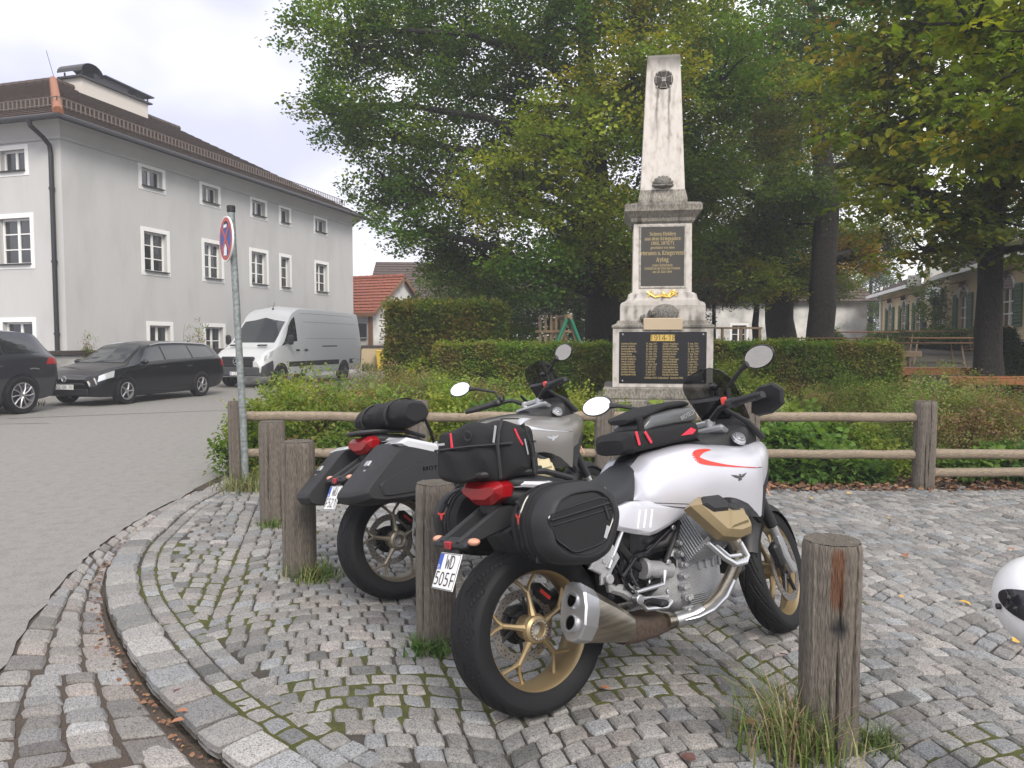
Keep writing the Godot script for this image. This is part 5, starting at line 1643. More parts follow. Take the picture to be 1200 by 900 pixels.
func make_garden() -> void:
	var sm := spray(14, 0.12, 0.05, 0.03, 21, 0.8)
	var md := spray(11, 0.15, 0.085, 0.055, 22, 0.7)
	var fine := spray(20, 0.11, 0.032, 0.02, 23, 0.9)
	var green := [Color(0.104, 0.182, 0.039), Color(0.156, 0.247, 0.047), Color(0.221, 0.299, 0.058), Color(0.299, 0.338, 0.078)]
	var olive := [Color(0.171, 0.261, 0.065), Color(0.258, 0.336, 0.080), Color(0.327, 0.355, 0.108), Color(0.344, 0.242, 0.126)]
	var rust := [Color(0.193, 0.292, 0.086), Color(0.262, 0.324, 0.109), Color(0.304, 0.292, 0.125), Color(0.317, 0.203, 0.133)]
	var lime := [Color(0.216, 0.300, 0.054), Color(0.300, 0.360, 0.072), Color(0.360, 0.384, 0.084)]
	var deep := [Color(0.090, 0.179, 0.052), Color(0.144, 0.251, 0.058), Color(0.198, 0.305, 0.077)]
	var beds := [
		["bed_shrub", "light green spreading shrub at the left end of the fence", Vector3(-2.45, 0, -8.25), Vector3(0.75, 0.86, 0.6), sm, 900, green],
		["bed_shrub", "green spreading shrub behind the fence's first bay, right of the light green one", Vector3(-1.5, 0, -8.3), Vector3(0.85, 0.84, 0.6), sm, 1000, olive],
		["bed_shrub", "lime green shrub behind the fence left of the second post", Vector3(-0.75, 0, -8.6), Vector3(0.7, 0.86, 0.6), sm, 750, lime],
		["bed_shrub", "olive shrub with yellowed tips farther back in the left bed", Vector3(-2.7, 0, -10.2), Vector3(1.1, 0.9, 0.9), sm, 1000, olive],
		["bed_shrub", "reddish low shrub along the back of the left bed", Vector3(-1.7, 0, -11.8), Vector3(1.5, 1.02, 0.8), fine, 1700, rust],
		["bed_shrub", "deep green shrub at the lane side of the bed, behind the reddish one", Vector3(-1.9, 0, -14.0), Vector3(0.9, 0.72, 0.7), sm, 700, green],
		["bed_shrub", "deep green leafy plant between the two motorcycles' height, behind the rail", Vector3(0.0, 0, -8.5), Vector3(0.65, 0.66, 0.55), md, 420, deep],
		["bed_shrub", "yellow-green low planting left of the memorial's foot", Vector3(0.6, 0, -10.4), Vector3(1.0, 0.75, 0.8), sm, 900, lime],
		["bed_shrub", "olive low planting in the middle of the bed before the clipped hedge", Vector3(-0.3, 0, -12.2), Vector3(1.2, 0.72, 0.8), sm, 900, olive],
		["bed_shrub", "green shrub close behind the fence before the memorial", Vector3(1.35, 0, -8.5), Vector3(0.7, 0.6, 0.5), md, 420, green],
		["bed_shrub", "rounded lime shrub right of the memorial", Vector3(3.75, 0, -12.3), Vector3(0.8, 0.98, 0.7), sm, 900, lime],
		["bed_shrub", "leafy green plants under the upper rail right of the white motorcycle", Vector3(2.95, 0, -8.0), Vector3(0.7, 0.5, 0.45), md, 420, deep],
		["bed_shrub", "pale leafy plants behind the fence's fourth bay", Vector3(3.1, 0, -9.4), Vector3(0.9, 0.72, 0.6), md, 480, green],
		["bed_shrub", "green plants left of the large right-hand fence post", Vector3(3.65, 0, -8.1), Vector3(0.55, 0.52, 0.4), sm, 500, green],
		["bed_shrub", "olive shrub in front of the right clipped hedge", Vector3(5.0, 0, -11.2), Vector3(1.0, 0.86, 0.8), fine, 1300, olive],
		["bed_shrub", "rust-tinged dense shrub right of the large fence post", Vector3(5.0, 0, -8.5), Vector3(0.95, 0.9, 0.75), fine, 1700, rust],
		["bed_shrub", "reddish shrub at the right edge of the planted bed", Vector3(6.3, 0, -8.7), Vector3(0.9, 0.95, 0.8), fine, 1600, [Color(0.19, 0.27, 0.08), Color(0.25, 0.28, 0.10), Color(0.28, 0.23, 0.11), Color(0.30, 0.16, 0.12)]],
		["bed_shrub", "green undergrowth at the foot of the right fence bay", Vector3(5.4, 0, -7.75), Vector3(0.9, 0.3, 0.3), md, 330, deep],
		["bed_shrub", "low green growth below the rail, in the first bay", Vector3(-1.9, 0, -7.65), Vector3(0.85, 0.42, 0.22), sm, 520, olive],
		["bed_shrub", "low green growth below the rail, behind the rear motorcycle", Vector3(-0.2, 0, -7.75), Vector3(0.8, 0.36, 0.25), md, 300, green],
		["bed_shrub", "low dark growth below the lower rail, right of the white motorcycle", Vector3(3.1, 0, -7.6), Vector3(0.9, 0.26, 0.2), md, 260, deep],
		["bed_shrub", "tangled grey-green shrub behind the rust-tinged one", Vector3(5.9, 0, -10.4), Vector3(1.2, 0.98, 0.8), fine, 1400, olive],
	]
	for i in beds.size():
		var b = beds[i]
		bush(b[0], b[1], "shrub", b[2], b[3], b[4], b[5], b[6], 300 + i, false, 1.0, "shrubs in the planted bed")
	# soil of the bed
	var g := Geo.new()
	sheet(g, [[-3.14, -7.3], [9.5, -7.25], [9.5, -16], [-3.2, -16], [-3.2, -9.5]], -0.035)
	setting(g, "garden_bed", M.earth)
	# lawn and terrace ground beyond
	g = Geo.new()
	sheet(g, [[-3.3, -16.0], [9.6, -16], [30, -16], [30, -60], [3.2, -60], [3.2, -38], [-0.3, -29], [-2.2, -23], [-3.4, -18]], -0.045)
	setting(g, "lawn", rough_mat(lin(0.075, 0.08, 0.03), 1.0, M.bark.albedo_texture, Vector3.ONE * 0.5))
	# strap-leaved clump and tufts of grass
	tuft("iris_clump", "clump of long pale strap leaves behind the fence, right of the white motorcycle", Vector3(3.05, 0.35, -8.9), 46, 0.5, 0.016, [Color(0.12, 0.17, 0.06), Color(0.18, 0.22, 0.09)], 401)
	tuft("grass_tuft", "long tuft of grass at the foot of the nearest bollard", Vector3(0.99, 0, -2.54), 420, 0.30, 0.0036, [Color(0.085, 0.13, 0.025), Color(0.13, 0.17, 0.035), Color(0.26, 0.22, 0.11), Color(0.07, 0.11, 0.02), Color(0.30, 0.20, 0.12)], 402, 0.19)
	tuft("grass_tuft", "short grass right of the nearest bollard", Vector3(1.27, 0, -2.56), 140, 0.10, 0.004, [Color(0.085, 0.13, 0.025), Color(0.12, 0.15, 0.03)], 403, 0.09)
	tuft("grass_tuft", "green grass at the foot of the cracked bollard", Vector3(-1.2, 0, -4.44), 240, 0.15, 0.0045, [Color(0.06, 0.12, 0.02), Color(0.10, 0.17, 0.03), Color(0.2, 0.2, 0.07)], 404, 0.15)
	tuft("grass_tuft", "small grass patch at the foot of the farthest bollard", Vector3(-1.83, 0, -5.70), 130, 0.10, 0.0045, [Color(0.07, 0.12, 0.02), Color(0.11, 0.16, 0.03)], 405, 0.13)
	tuft("grass_tuft", "leafy grass at the foot of the bollard behind the number plate", Vector3(-0.38, 0, -3.36), 150, 0.12, 0.006, [Color(0.05, 0.11, 0.02), Color(0.09, 0.16, 0.03)], 406, 0.11)
	tuft("grass_tuft", "dry grass and weeds round the sign post", Vector3(-2.55, 0, -7.18), 420, 0.20, 0.005, [Color(0.10, 0.13, 0.03), Color(0.22, 0.19, 0.09), Color(0.07, 0.11, 0.02), Color(0.17, 0.17, 0.06)], 407, 0.3)
	tuft("grass_tuft", "verge grass between the dark SUV and the black estate car", Vector3(-11.0, 0, -16.6), 500, 0.16, 0.012, [Color(0.10, 0.12, 0.03), Color(0.16, 0.14, 0.05)], 408, 0.5)
	tuft("grass_tuft", "weeds below the cream plinth wall beside the yellow bin", Vector3(-7.4, 0, -37.2), 700, 0.4, 0.02, [Color(0.08, 0.13, 0.03), Color(0.12, 0.17, 0.03)], 409, 0.7)
	bush("ivy_clump", "small leafy weed beside the sign post", "weed", Vector3(-2.2, 0, -7.22), Vector3(0.22, 0.26, 0.15), sm, 90, green, 420)
	bush("sapling", "thin sapling in front of the grey house's ground floor window", "sapling", Vector3(-10.3, 0, -24.6), Vector3(0.45, 2.25, 0.35), sm, 90, olive, 421)
	bush("sapling", "thin sapling behind the black estate car's roof", "sapling", Vector3(-11.6, 0, -20.6), Vector3(0.3, 1.75, 0.3), sm, 50, rust, 422)
	# litter of fallen leaves along the fence, and single leaves on the cobbles
	var rng := RandomNumberGenerator.new(); rng.seed = 77
	var one := Geo.new(); one.painted = true
	leaf(one, Vector3(), Vector3(1, 0, 0), Vector3.UP, 0.07, 0.05, 1.0)
	var lm := one.mesh(0.0)
	var pal := [Color(0.16, 0.075, 0.04), Color(0.22, 0.11, 0.06), Color(0.10, 0.05, 0.035), Color(0.28, 0.16, 0.08), Color(0.07, 0.045, 0.035)]
	var xs := []; var cs := []
	for i in 3800:
		var x := rng.randf_range(-2.7, 7.5)
		var z := -7.22 - absf(rng.randfn(0, 0.32)) + (0.14 if x > 2.0 else 0.0)
		xs.append(Transform3D((Basis(Vector3.UP, rng.randf() * TAU) * Basis(Vector3.RIGHT, rng.randfn(0, 0.5))).scaled(Vector3.ONE * rng.randf_range(0.5, 1.1)), Vector3(x, rng.randf_range(-0.012, 0.02), z)))
		cs.append(pal[rng.randi() % pal.size()])
	for i in 420:        # crumbs in the dirt joint along the kerb
		var p := spline(KERB, rng.randf_range(1.0, 11.0)) + Vector2(-0.03 - absf(rng.randfn(0, 0.03)), 0)
		xs.append(Transform3D((Basis(Vector3.UP, rng.randf() * TAU) * Basis(Vector3.RIGHT, rng.randfn(0, 0.4))).scaled(Vector3.ONE * rng.randf_range(0.15, 0.4)), Vector3(p.x, -0.042, p.y)))
		cs.append(pal[rng.randi() % pal.size()])
	scatter("leaf_litter", lm, xs, cs, M.dead)
	var spots := [
		[2.15, -4.05, 1, "yellow fallen leaf on the cobbles, nearer the bollard of a pair"], [2.42, -4.0, 1, "yellow fallen leaf on the cobbles, nearer the helmet of a pair"],
		[2.35, -3.45, 1, "yellow fallen leaf on the cobbles just left of the white helmet"], [0.36, -2.98, 0, "orange-brown fallen leaf under the white motorcycle's silencer, beside its rear tyre"],
		[-0.22, -3.2, 0, "orange-brown fallen leaf in front of the grass behind the number plate's bollard"], [0.9, -2.7, 0, "brown fallen leaf in the long grass left of the nearest bollard"],
		[1.2, -3.3, 2, "dark curled fallen leaf behind the nearest bollard, under the engine"], [2.3, -5.4, 0, "brown fallen leaf on the far cobbles, right of the front wheel"],
		[3.0, -5.9, 1, "small yellow fallen leaf far back on the cobbles below the big fence post"], [3.4, -5.0, 0, "brown fallen leaf on the cobbles near the right edge, halfway to the fence"],
		[2.1, -6.2, 0, "brown fallen leaf on the far cobbles close to the front mudguard"], [3.9, -6.5, 0, "brown fallen leaf near the fence at the right edge"],
		[2.7, -6.7, 1, "small yellow fallen leaf near the fence, right of the white motorcycle's nose"], [4.3, -5.6, 0, "brown fallen leaf at the right edge of the cobbles, above the helmet"],
		[3.3, -4.4, 0, "brown fallen leaf on the cobbles above the white helmet"], [1.9, -4.7, 0, "brown fallen leaf right behind the nearest bollard's top"],
		[-1.28, -2.78, 0, "brown fallen leaf in the gutter beside the kerb, upper one of the pair"], [-1.22, -2.72, 0, "brown fallen leaf in the gutter beside the kerb, lower one of the pair"],
		[2.6, -4.9, 0, "brown fallen leaf in the middle of the right-hand cobbles"], [3.1, -6.9, 1, "yellow fallen leaf at the edge of the leaf litter by the fence"],
		[1.75, -5.9, 0, "brown fallen leaf beside the white motorcycle's front tyre, towards the fence"], [-1.35, -2.92, 2, "dark curled fallen leaf lying against the kerbstones"],
		[0.62, -2.45, 2, "dark curled fallen leaf at the lower edge, left of the long grass"], [2.6, -3.1, 0, "brown fallen leaf on the cobbles under the white helmet"]]
	for s in spots:
		var o := shape(lm, "fallen_leaf", M["leaf_%d" % s[2]] if M.has("leaf_%d" % s[2]) else leaf_mat(s[2]), null, Transform3D((Basis(Vector3.UP, rng.randf() * TAU) * Basis(Vector3.RIGHT, rng.randfn(0, 0.3))).scaled(Vector3.ONE * rng.randf_range(0.6, 1.0)), Vector3(s[0], 0.016, s[1])))
		tag(o, s[3], "leaf", "fallen leaves on the cobbles")

func leaf_mat(k: int) -> StandardMaterial3D:
	M["leaf_%d" % k] = mat([lin(0.30, 0.13, 0.07), lin(0.55, 0.32, 0.05), lin(0.10, 0.045, 0.035)][k], 0.7)
	return M["leaf_%d" % k]

func tuft(called: String, label: String, at: Vector3, n: int, h: float, w: float, pal: Array, sd: int, spread := 0.12) -> void:
	var rng := RandomNumberGenerator.new(); rng.seed = sd
	var g := Geo.new(); g.painted = true
	for i in n:
		var p := Vector3(rng.randfn(0, 0.5) * spread, -0.01, rng.randfn(0, 0.4) * spread)
		var a := rng.randf() * TAU
		var d := Vector3(cos(a), 0, sin(a))
		var l := h * rng.randf_range(0.45, 1.25)
		var bend := rng.randf_range(0.25, 1.35)
		var s := d.cross(Vector3.UP)
		g.col = pal[rng.randi() % pal.size()] * rng.randf_range(0.8, 1.2)
		var last := p
		for k in 4:
			var t := (k + 1) / 4.0
			var q := p + d * l * bend * t * t * 0.8 + Vector3.UP * l * t * (1.0 - 0.35 * bend * t)
			var w0 := w * (1.0 - k / 4.0); var w1 := w * (1.0 - t) + 0.0003
			g.quad(last - s * w0, last + s * w0, q + s * w1, q - s * w1)
			last = q
	var o := part(g, called, M.grass, null, 0.0, Transform3D(Basis(), at))
	tag(o, label, "grass", "")
# ---------------------------------------------------------------- parked vehicles
# stations along the length: [x, y_low, w_low, y_mid, w_mid, y_belt, w_belt, y_roof, w_roof, y_top], x ahead of the rear axle
func station(secs: Array, x: float) -> Array:
	var n := secs.size()
	for i in n - 1:
		if x <= secs[i + 1][0] or i == n - 2:
			var t := clampf((x - secs[i][0]) / (secs[i + 1][0] - secs[i][0]), 0, 1)
			var o := [x]
			for k in range(1, 10):
				var p0: float = secs[maxi(i - 1, 0)][k]; var p3: float = secs[mini(i + 2, n - 1)][k]
				var v := cubic_interpolate(secs[i][k], secs[i + 1][k], p0, p3, t)
				o.append(clampf(v, minf(secs[i][k], secs[i + 1][k]), maxf(secs[i][k], secs[i + 1][k])))
			return o
	return secs[0]

# a point on the skin: k = 0 belly middle, 1 sill, 2 flank, 3 belt, 4 roof edge, 5 roof middle
func skin(secs: Array, x: float, k: float, side: float, lift := 0.0) -> Vector3:
	var s := station(secs, x)
	var c := [Vector2(0, s[1]), Vector2(s[2], s[1]), Vector2(s[4], s[3]), Vector2(s[6], s[5]), Vector2(s[8], s[7]), Vector2(0, s[9])]
	var i := clampi(int(k), 0, 4)
	var t := k - i
	var p: Vector2 = c[i].lerp(c[i + 1], t)
	var d: Vector2 = (c[i + 1] - c[i]).normalized()
	var bow := 4.0 * t * (1.0 - t)
	var n := Vector2(d.y, -d.x)
	if n.x < 0 and i < 4: n = -n
	if i == 4: n = Vector2(0, 1)
	p += n * (bow * (0.012 if i in [1, 2] else 0.018 if i == 3 else 0.0) + lift)
	return Vector3(x, p.y, p.x * side)

func car_body(secs: Array, steps := 5) -> Geo:
	var g := Geo.new()
	var rings := []
	var ks := [0.0, 0.9, 1.0, 1.12, 1.5, 1.88, 2.0, 2.12, 2.5, 2.9, 3.0, 3.1, 3.5, 3.86, 4.0, 4.14, 4.5, 5.0]
	for i in secs.size() - 1:
		for j in steps:
			if j == 0 and i > 0: pass
			var x := lerpf(secs[i][0], secs[i + 1][0], float(j) / steps)
			var ring := PackedVector3Array()
			for k in ks: ring.append(skin(secs, x, k, 1.0))
			for q in range(ks.size() - 2, 0, -1): ring.append(skin(secs, x, ks[q], -1.0))
			rings.append(ring)
	var last := PackedVector3Array()
	var xe: float = secs[secs.size() - 1][0]
	for k in ks: last.append(skin(secs, xe, k, 1.0))
	for q in range(ks.size() - 2, 0, -1): last.append(skin(secs, xe, ks[q], -1.0))
	rings.append(last)
	g.loft(rings)
	return g

# a patch on the skin: rows from (k0: xa..xb) to (k1: xc..xd)
func patch(secs: Array, k0: float, xa: float, xb: float, k1: float, xc: float, xd: float, side: float, lift := 0.006, n := 8) -> Geo:
	var g := Geo.new()
	for i in n:
		for j in n:
			var p := []
			for e in [[i, j], [i + 1, j], [i + 1, j + 1], [i, j + 1]]:
				var u: float = float(e[0]) / n; var v: float = float(e[1]) / n
				p.append(skin(secs, lerpf(lerpf(xa, xb, u), lerpf(xc, xd, u), v), lerpf(k0, k1, v), side, lift))
			var nn: Vector3 = (p[1] - p[0]).cross(p[3] - p[0])
			if nn.dot(Vector3(0, 0.3, side)) >= 0: g.quad(p[0], p[1], p[2], p[3])
			else: g.quad(p[0], p[3], p[2], p[1])
	return g

func car_wheel(c: Node3D, x: float, side: float, z: float, r: float, rim: float, spokes: int, m: Material) -> void:
	var at := Transform3D(Basis() if side > 0 else Basis(Vector3.UP, PI), Vector3(x, r, side * z))
	var g := Geo.new()
	g.lathe(Vector3(), TOZ, [Vector2(rim, -0.10), Vector2(r - 0.02, -0.10), Vector2(r, -0.07), Vector2(r, 0.07), Vector2(r - 0.02, 0.10), Vector2(rim + 0.01, 0.098), Vector2(rim, 0.09)], 40, true)
	var t := part(g, "tyre", M.tyre, c, 38.0, at)
	g = Geo.new()
	g.lathe(Vector3(), TOZ, [Vector2(rim + 0.002, 0.094), Vector2(rim - 0.02, 0.094), Vector2(rim - 0.03, 0.05), Vector2(rim - 0.03, -0.02), Vector2(rim + 0.002, -0.02)], 36, true)
	for k in spokes:
		var a := TAU * k / spokes
		g.tube([Vector3(cos(a) * 0.03, sin(a) * 0.03, 0.075), Vector3(cos(a - 0.05) * rim * 0.55, sin(a - 0.05) * rim * 0.55, 0.085), Vector3(cos(a + 0.06) * (rim - 0.012), sin(a + 0.06) * (rim - 0.012), 0.08)], [0.03, 0.022, 0.026], 6, false, 0.5)
	g.cyl(Vector3(0, 0, 0.04), Vector3(0, 0, 0.10), 0.05, 0.04, 14)
	part(g, "rim", m, t)
	g = Geo.new()
	g.cyl(Vector3(0, 0, 0.0), Vector3(0, 0, 0.02), rim - 0.032, -1.0, 24)
	part(g, "brake", M.black, t)

func arch(c: Node3D, secs: Array, x: float, r: float, side: float, y: float, m: Material) -> void:
	# the dark opening of the wheel arch on the flank, with its lip
	var g := Geo.new()
	var p := []
	for i in 19:
		var a := PI * i / 18.0 * 1.16 - 0.08 * PI
		p.append(Vector2(x + cos(a) * r, y + sin(a) * r))
	var cen := Vector2(x, y)
	for i in 18:
		var q := []
		for v in [cen, p[i], p[i + 1]]: q.append(on_flank(secs, v, side, 0.004))
		if side > 0: g.tri(q[0], q[1], q[2])
		else: g.tri(q[0], q[2], q[1])
	part(g, "wheel_arch", m, c, 0.0)

func on_flank(secs: Array, v: Vector2, side: float, lift: float) -> Vector3:
	var s := station(secs, v.x)
	var k := 1.0
	if v.y < s[3]: k = 1.0 + clampf((v.y - s[1]) / maxf(s[3] - s[1], 0.01), 0, 1)
	else: k = 2.0 + clampf((v.y - s[3]) / maxf(s[5] - s[3], 0.01), 0, 1)
	var p := skin(secs, v.x, k, side, lift)
	p.y = v.y
	return p

func line(secs: Array, pts: Array, side: float, w := 0.006) -> Geo:
	var g := Geo.new()
	for i in pts.size() - 1:
		var d: Vector2 = (pts[i + 1] - pts[i]).normalized()
		var n := Vector2(-d.y, d.x) * w
		var q := []
		for v in [pts[i] - n, pts[i + 1] - n, pts[i + 1] + n, pts[i] + n]: q.append(on_flank(secs, v, side, 0.003))
		if (q[1] - q[0]).cross(q[3] - q[0]).z * side >= 0: g.quad(q[0], q[1], q[2], q[3])
		else: g.quad(q[0], q[3], q[2], q[1])
	return g

func glass(c: Node3D, secs: Array, called: String, a: Array, m: Material) -> void:
	for s in ([1.0, -1.0] if called != "windscreen" and called != "rear_window" else [1.0]):
		if called == "windscreen" or called == "rear_window":
			var g := Geo.new()
			for sd in [1.0, -1.0]: 
				var h := patch(secs, a[0], a[1], a[2], a[3], a[4], a[5], sd, 0.008, 10)
				g.v.append_array(h.v); g.c.append_array(h.c)
			part(g, called, m, c, 60.0)
		else:
			part(patch(secs, a[0], a[1], a[2], a[3], a[4], a[5], s), called, m, c, 60.0)

func make_cars() -> void:
	var turn := deg_to_rad(-104.6)
	# the black estate car
	var E := [[-1.06, 0.40, 0.60, 0.62, 0.74, 0.90, 0.74, 0.93, 0.60, 0.95], [-1.0, 0.33, 0.76, 0.62, 0.86, 0.97, 0.81, 1.02, 0.66, 1.04], [-0.86, 0.28, 0.80, 0.6, 0.885, 1.00, 0.835, 1.24, 0.63, 1.27], [-0.70, 0.24, 0.82, 0.6, 0.89, 1.00, 0.845, 1.36, 0.60, 1.41], [-0.3, 0.20, 0.84, 0.6, 0.89, 0.985, 0.855, 1.405, 0.60, 1.462], [0.6, 0.18, 0.84, 0.6, 0.885, 0.96, 0.86, 1.435, 0.61, 1.490], [1.35, 0.18, 0.84, 0.6, 0.885, 0.94, 0.86, 1.42, 0.61, 1.478], [1.78, 0.18, 0.84, 0.6, 0.885, 0.925, 0.86, 1.345, 0.61, 1.405], [2.15, 0.18, 0.84, 0.6, 0.89, 0.91, 0.86, 1.13, 0.64, 1.175], [2.52, 0.19, 0.84, 0.6, 0.89, 0.885, 0.855, 0.935, 0.69, 0.965], [2.95, 0.20, 0.83, 0.58, 0.885, 0.82, 0.82, 0.865, 0.66, 0.90], [3.25, 0.21, 0.80, 0.54, 0.86, 0.74, 0.77, 0.79, 0.60, 0.82], [3.45, 0.22, 0.73, 0.48, 0.79, 0.66, 0.69, 0.70, 0.52, 0.72], [3.55, 0.25, 0.60, 0.44, 0.66, 0.58, 0.58, 0.61, 0.42, 0.62]]
	var c := thing("estate_car", "black estate car parked nose first between the dark SUV and the white van", "car", Vector3(-9.18, LOW, -20.33), turn)
	part(car_body(E), "body", M.car_black, c, 32.0)
	glass(c, E, "windscreen", [4.14, 2.46, 1.80, 5.0, 2.50, 1.76], M.screen)
	glass(c, E, "side_window", [3.12, 1.36, 2.28, 3.84, 1.36, 1.83], M.glass)
	glass(c, E, "side_window", [3.12, 0.32, 1.30, 3.84, 0.36, 1.30], M.glass)
	glass(c, E, "side_window", [3.14, -0.68, 0.26, 3.80, -0.48, 0.30], M.glass)
	part(patch(E, 4.1, -0.98, -0.74, 5.0, -0.98, -0.72, 1.0), "rear_window", M.glass, c)
	car_trim(c, E, 2.68, 0.315, 0.205, 0.36, 5, M.alloy, 0.825)
	for s in [1.0, -1.0]:
		part(line(E, [Vector2(2.36, 0.86), Vector2(2.33, 0.35), Vector2(1.33, 0.28), Vector2(1.33, 0.93)], s), "door_seam", M.black, c, 0.0)
		part(line(E, [Vector2(1.33, 0.28), Vector2(0.45, 0.30), Vector2(0.30, 0.60), Vector2(0.28, 0.95)], s), "door_seam", M.black, c, 0.0)
		for x in [1.45, 0.46]:
			var h := Geo.new(); h.box(on_flank(E, Vector2(x, 0.83), s, 0.012), Vector3(0.19, 0.028, 0.022), 0.008); part(h, "door_handle", M.car_black, c)
		var g := Geo.new()
		var rail := []
		for i in 9: rail.append(skin(E, lerpf(-0.62, 1.6, i / 8.0), 3.97, s, 0.035 if i > 0 and i < 8 else 0.0))
		g.tube(rail, 0.013, 6)
		part(g, "roof_rail", M.silver, c)
		g = Geo.new()
		g.ball(Vector3(2.18, 0.98, s * 0.965), Vector3(0.07, 0.065, 0.11), 14, 8)
		part(g, "wing_mirror", M.car_black, c)
		part(patch(E, 2.35, 3.05, 3.44, 2.95, 2.98, 3.36, s, 0.006), "headlight", M.lens, c, 60.0)
		g = Geo.new()
		var p := patch(E, 2.5, -1.05, -0.86, 2.95, -1.05, -0.86, s, 0.006)
		part(p, "tail_light", M.red_lens, c)
	front_details(c, 3.562, [[0.50, 0.0, 1.05, 0.05], [0.33, 0.0, 1.25, 0.14]], 0.62, 0.44, true)
	# the dark SUV at the left edge
	var U := [[-0.98, 0.48, 0.62, 0.72, 0.78, 1.05, 0.78, 1.09, 0.64, 1.11], [-0.93, 0.38, 0.80, 0.72, 0.92, 1.12, 0.86, 1.17, 0.70, 1.19], [-0.82, 0.33, 0.86, 0.72, 0.96, 1.15, 0.90, 1.33, 0.70, 1.36], [-0.60, 0.28, 0.88, 0.72, 0.98, 1.16, 0.92, 1.60, 0.66, 1.66], [-0.2, 0.26, 0.9, 0.72, 0.985, 1.14, 0.93, 1.66, 0.66, 1.73], [0.8, 0.25, 0.9, 0.72, 0.985, 1.11, 0.93, 1.69, 0.67, 1.76], [1.6, 0.25, 0.9, 0.72, 0.985, 1.09, 0.93, 1.66, 0.67, 1.73], [2.0, 0.25, 0.9, 0.72, 0.985, 1.08, 0.93, 1.52, 0.68, 1.60], [2.75, 0.26, 0.9, 0.72, 0.985, 1.05, 0.92, 1.10, 0.76, 1.14], [3.3, 0.28, 0.88, 0.70, 0.97, 0.99, 0.89, 1.03, 0.72, 1.06], [3.75, 0.30, 0.82, 0.66, 0.90, 0.86, 0.82, 0.92, 0.64, 0.94], [3.92, 0.34, 0.66, 0.6, 0.74, 0.74, 0.66, 0.78, 0.5, 0.8]]
	c = thing("dark_suv", "dark grey SUV at the left edge, its rear corner showing", "car", Vector3(-10.86, LOW, -15.42), turn)
	part(car_body(U), "body", M.car_grey, c, 32.0)
	glass(c, U, "windscreen", [4.14, 2.66, 2.05, 5.0, 2.70, 2.02], M.screen)
	glass(c, U, "side_window", [3.14, 1.40, 2.4, 3.84, 1.40, 1.92], M.glass)
	glass(c, U, "side_window", [3.14, 0.36, 1.34, 3.84, 0.38, 1.34], M.glass)
	glass(c, U, "side_window", [3.16, -0.52, 0.30, 3.78, -0.22, 0.32], M.glass)
	part(patch(U, 4.1, -0.94, -0.62, 5.0, -0.94, -0.60, 1.0), "rear_window", M.glass, c)
	part(patch(U, 4.1, -0.94, -0.62, 5.0, -0.94, -0.60, -1.0), "rear_window", M.glass, c)
	car_trim(c, U, 2.97, 0.375, 0.265, 0.425, 10, M.alloy_bright, 0.92)
	for s in [1.0, -1.0]:
		part(line(U, [Vector2(0.28, 1.1), Vector2(0.34, 0.75), Vector2(0.5, 0.4), Vector2(1.36, 0.38), Vector2(1.36, 1.08)], s), "door_seam", M.black, c, 0.0)
		var h := Geo.new(); h.box(on_flank(U, Vector2(0.52, 0.97), s, 0.012), Vector3(0.2, 0.03, 0.022), 0.008); part(h, "door_handle", M.car_grey, c)
		part(patch(U, 2.62, -0.975, -0.60, 2.95, -0.975, -0.70, s, 0.007), "tail_light", M.red_lens, c, 60.0)
		part(line(U, [Vector2(-0.42, 0.90), Vector2(-0.30, 0.915), Vector2(-0.20, 0.91)], s, 0.012), "badge_strip", M.silver, c, 0.0)
		part(line(U, [Vector2(0.5, 0.36), Vector2(2.4, 0.36)], s, 0.05), "sill_trim", M.black, c, 0.0)
		part(patch(U, 2.5, 3.4, 3.85, 2.9, 3.35, 3.8, s, 0.006), "headlight", M.lens, c, 60.0)
	# the white van
	var V := [[-1.52, 0.42, 0.85, 0.85, 0.94, 1.45, 0.92, 2.42, 0.74, 2.48], [-1.46, 0.40, 0.93, 0.85, 0.985, 1.45, 0.96, 2.50, 0.80, 2.57], [-1.2, 0.38, 0.95, 0.85, 0.99, 1.45, 0.975, 2.54, 0.83, 2.62], [0, 0.38, 0.96, 0.85, 0.99, 1.45, 0.98, 2.56, 0.84, 2.65], [1.5, 0.38, 0.96, 0.85, 0.99, 1.45, 0.98, 2.57, 0.84, 2.67], [2.9, 0.38, 0.96, 0.85, 0.99, 1.45, 0.98, 2.56, 0.83, 2.67], [3.35, 0.38, 0.96, 0.85, 0.99, 1.43, 0.975, 2.40, 0.82, 2.55], [3.62, 0.38, 0.96, 0.85, 0.99, 1.40, 0.97, 2.12, 0.83, 2.21], [4.42, 0.38, 0.95, 0.85, 0.985, 1.28, 0.94, 1.36, 0.84, 1.41], [4.85, 0.36, 0.93, 0.8, 0.97, 1.12, 0.90, 1.18, 0.78, 1.23], [5.10, 0.34, 0.88, 0.72, 0.93, 0.98, 0.85, 1.02, 0.70, 1.06], [5.24, 0.36, 0.74, 0.62, 0.80, 0.80, 0.72, 0.84, 0.58, 0.86]]
	c = thing("white_van", "long white high-roofed delivery van parked behind the black estate car", "van", Vector3(-7.30, LOW, -28.62), turn)
	part(car_body(V), "body", M.van_white, c, 32.0)
	glass(c, V, "windscreen", [4.10, 4.34, 3.64, 5.0, 4.40, 3.60], M.screen)
	part(patch(V, 3.05, 3.30, 4.22, 3.86, 3.28, 3.66, -1.0), "side_window", M.glass, c, 60.0)
	part(patch(V, 3.05, 3.30, 4.22, 3.86, 3.28, 3.66, 1.0), "side_window", M.glass, c, 60.0)
	car_trim(c, V, 4.32, 0.345, 0.215, 0.42, 8, M.alloy_dark, 0.925)
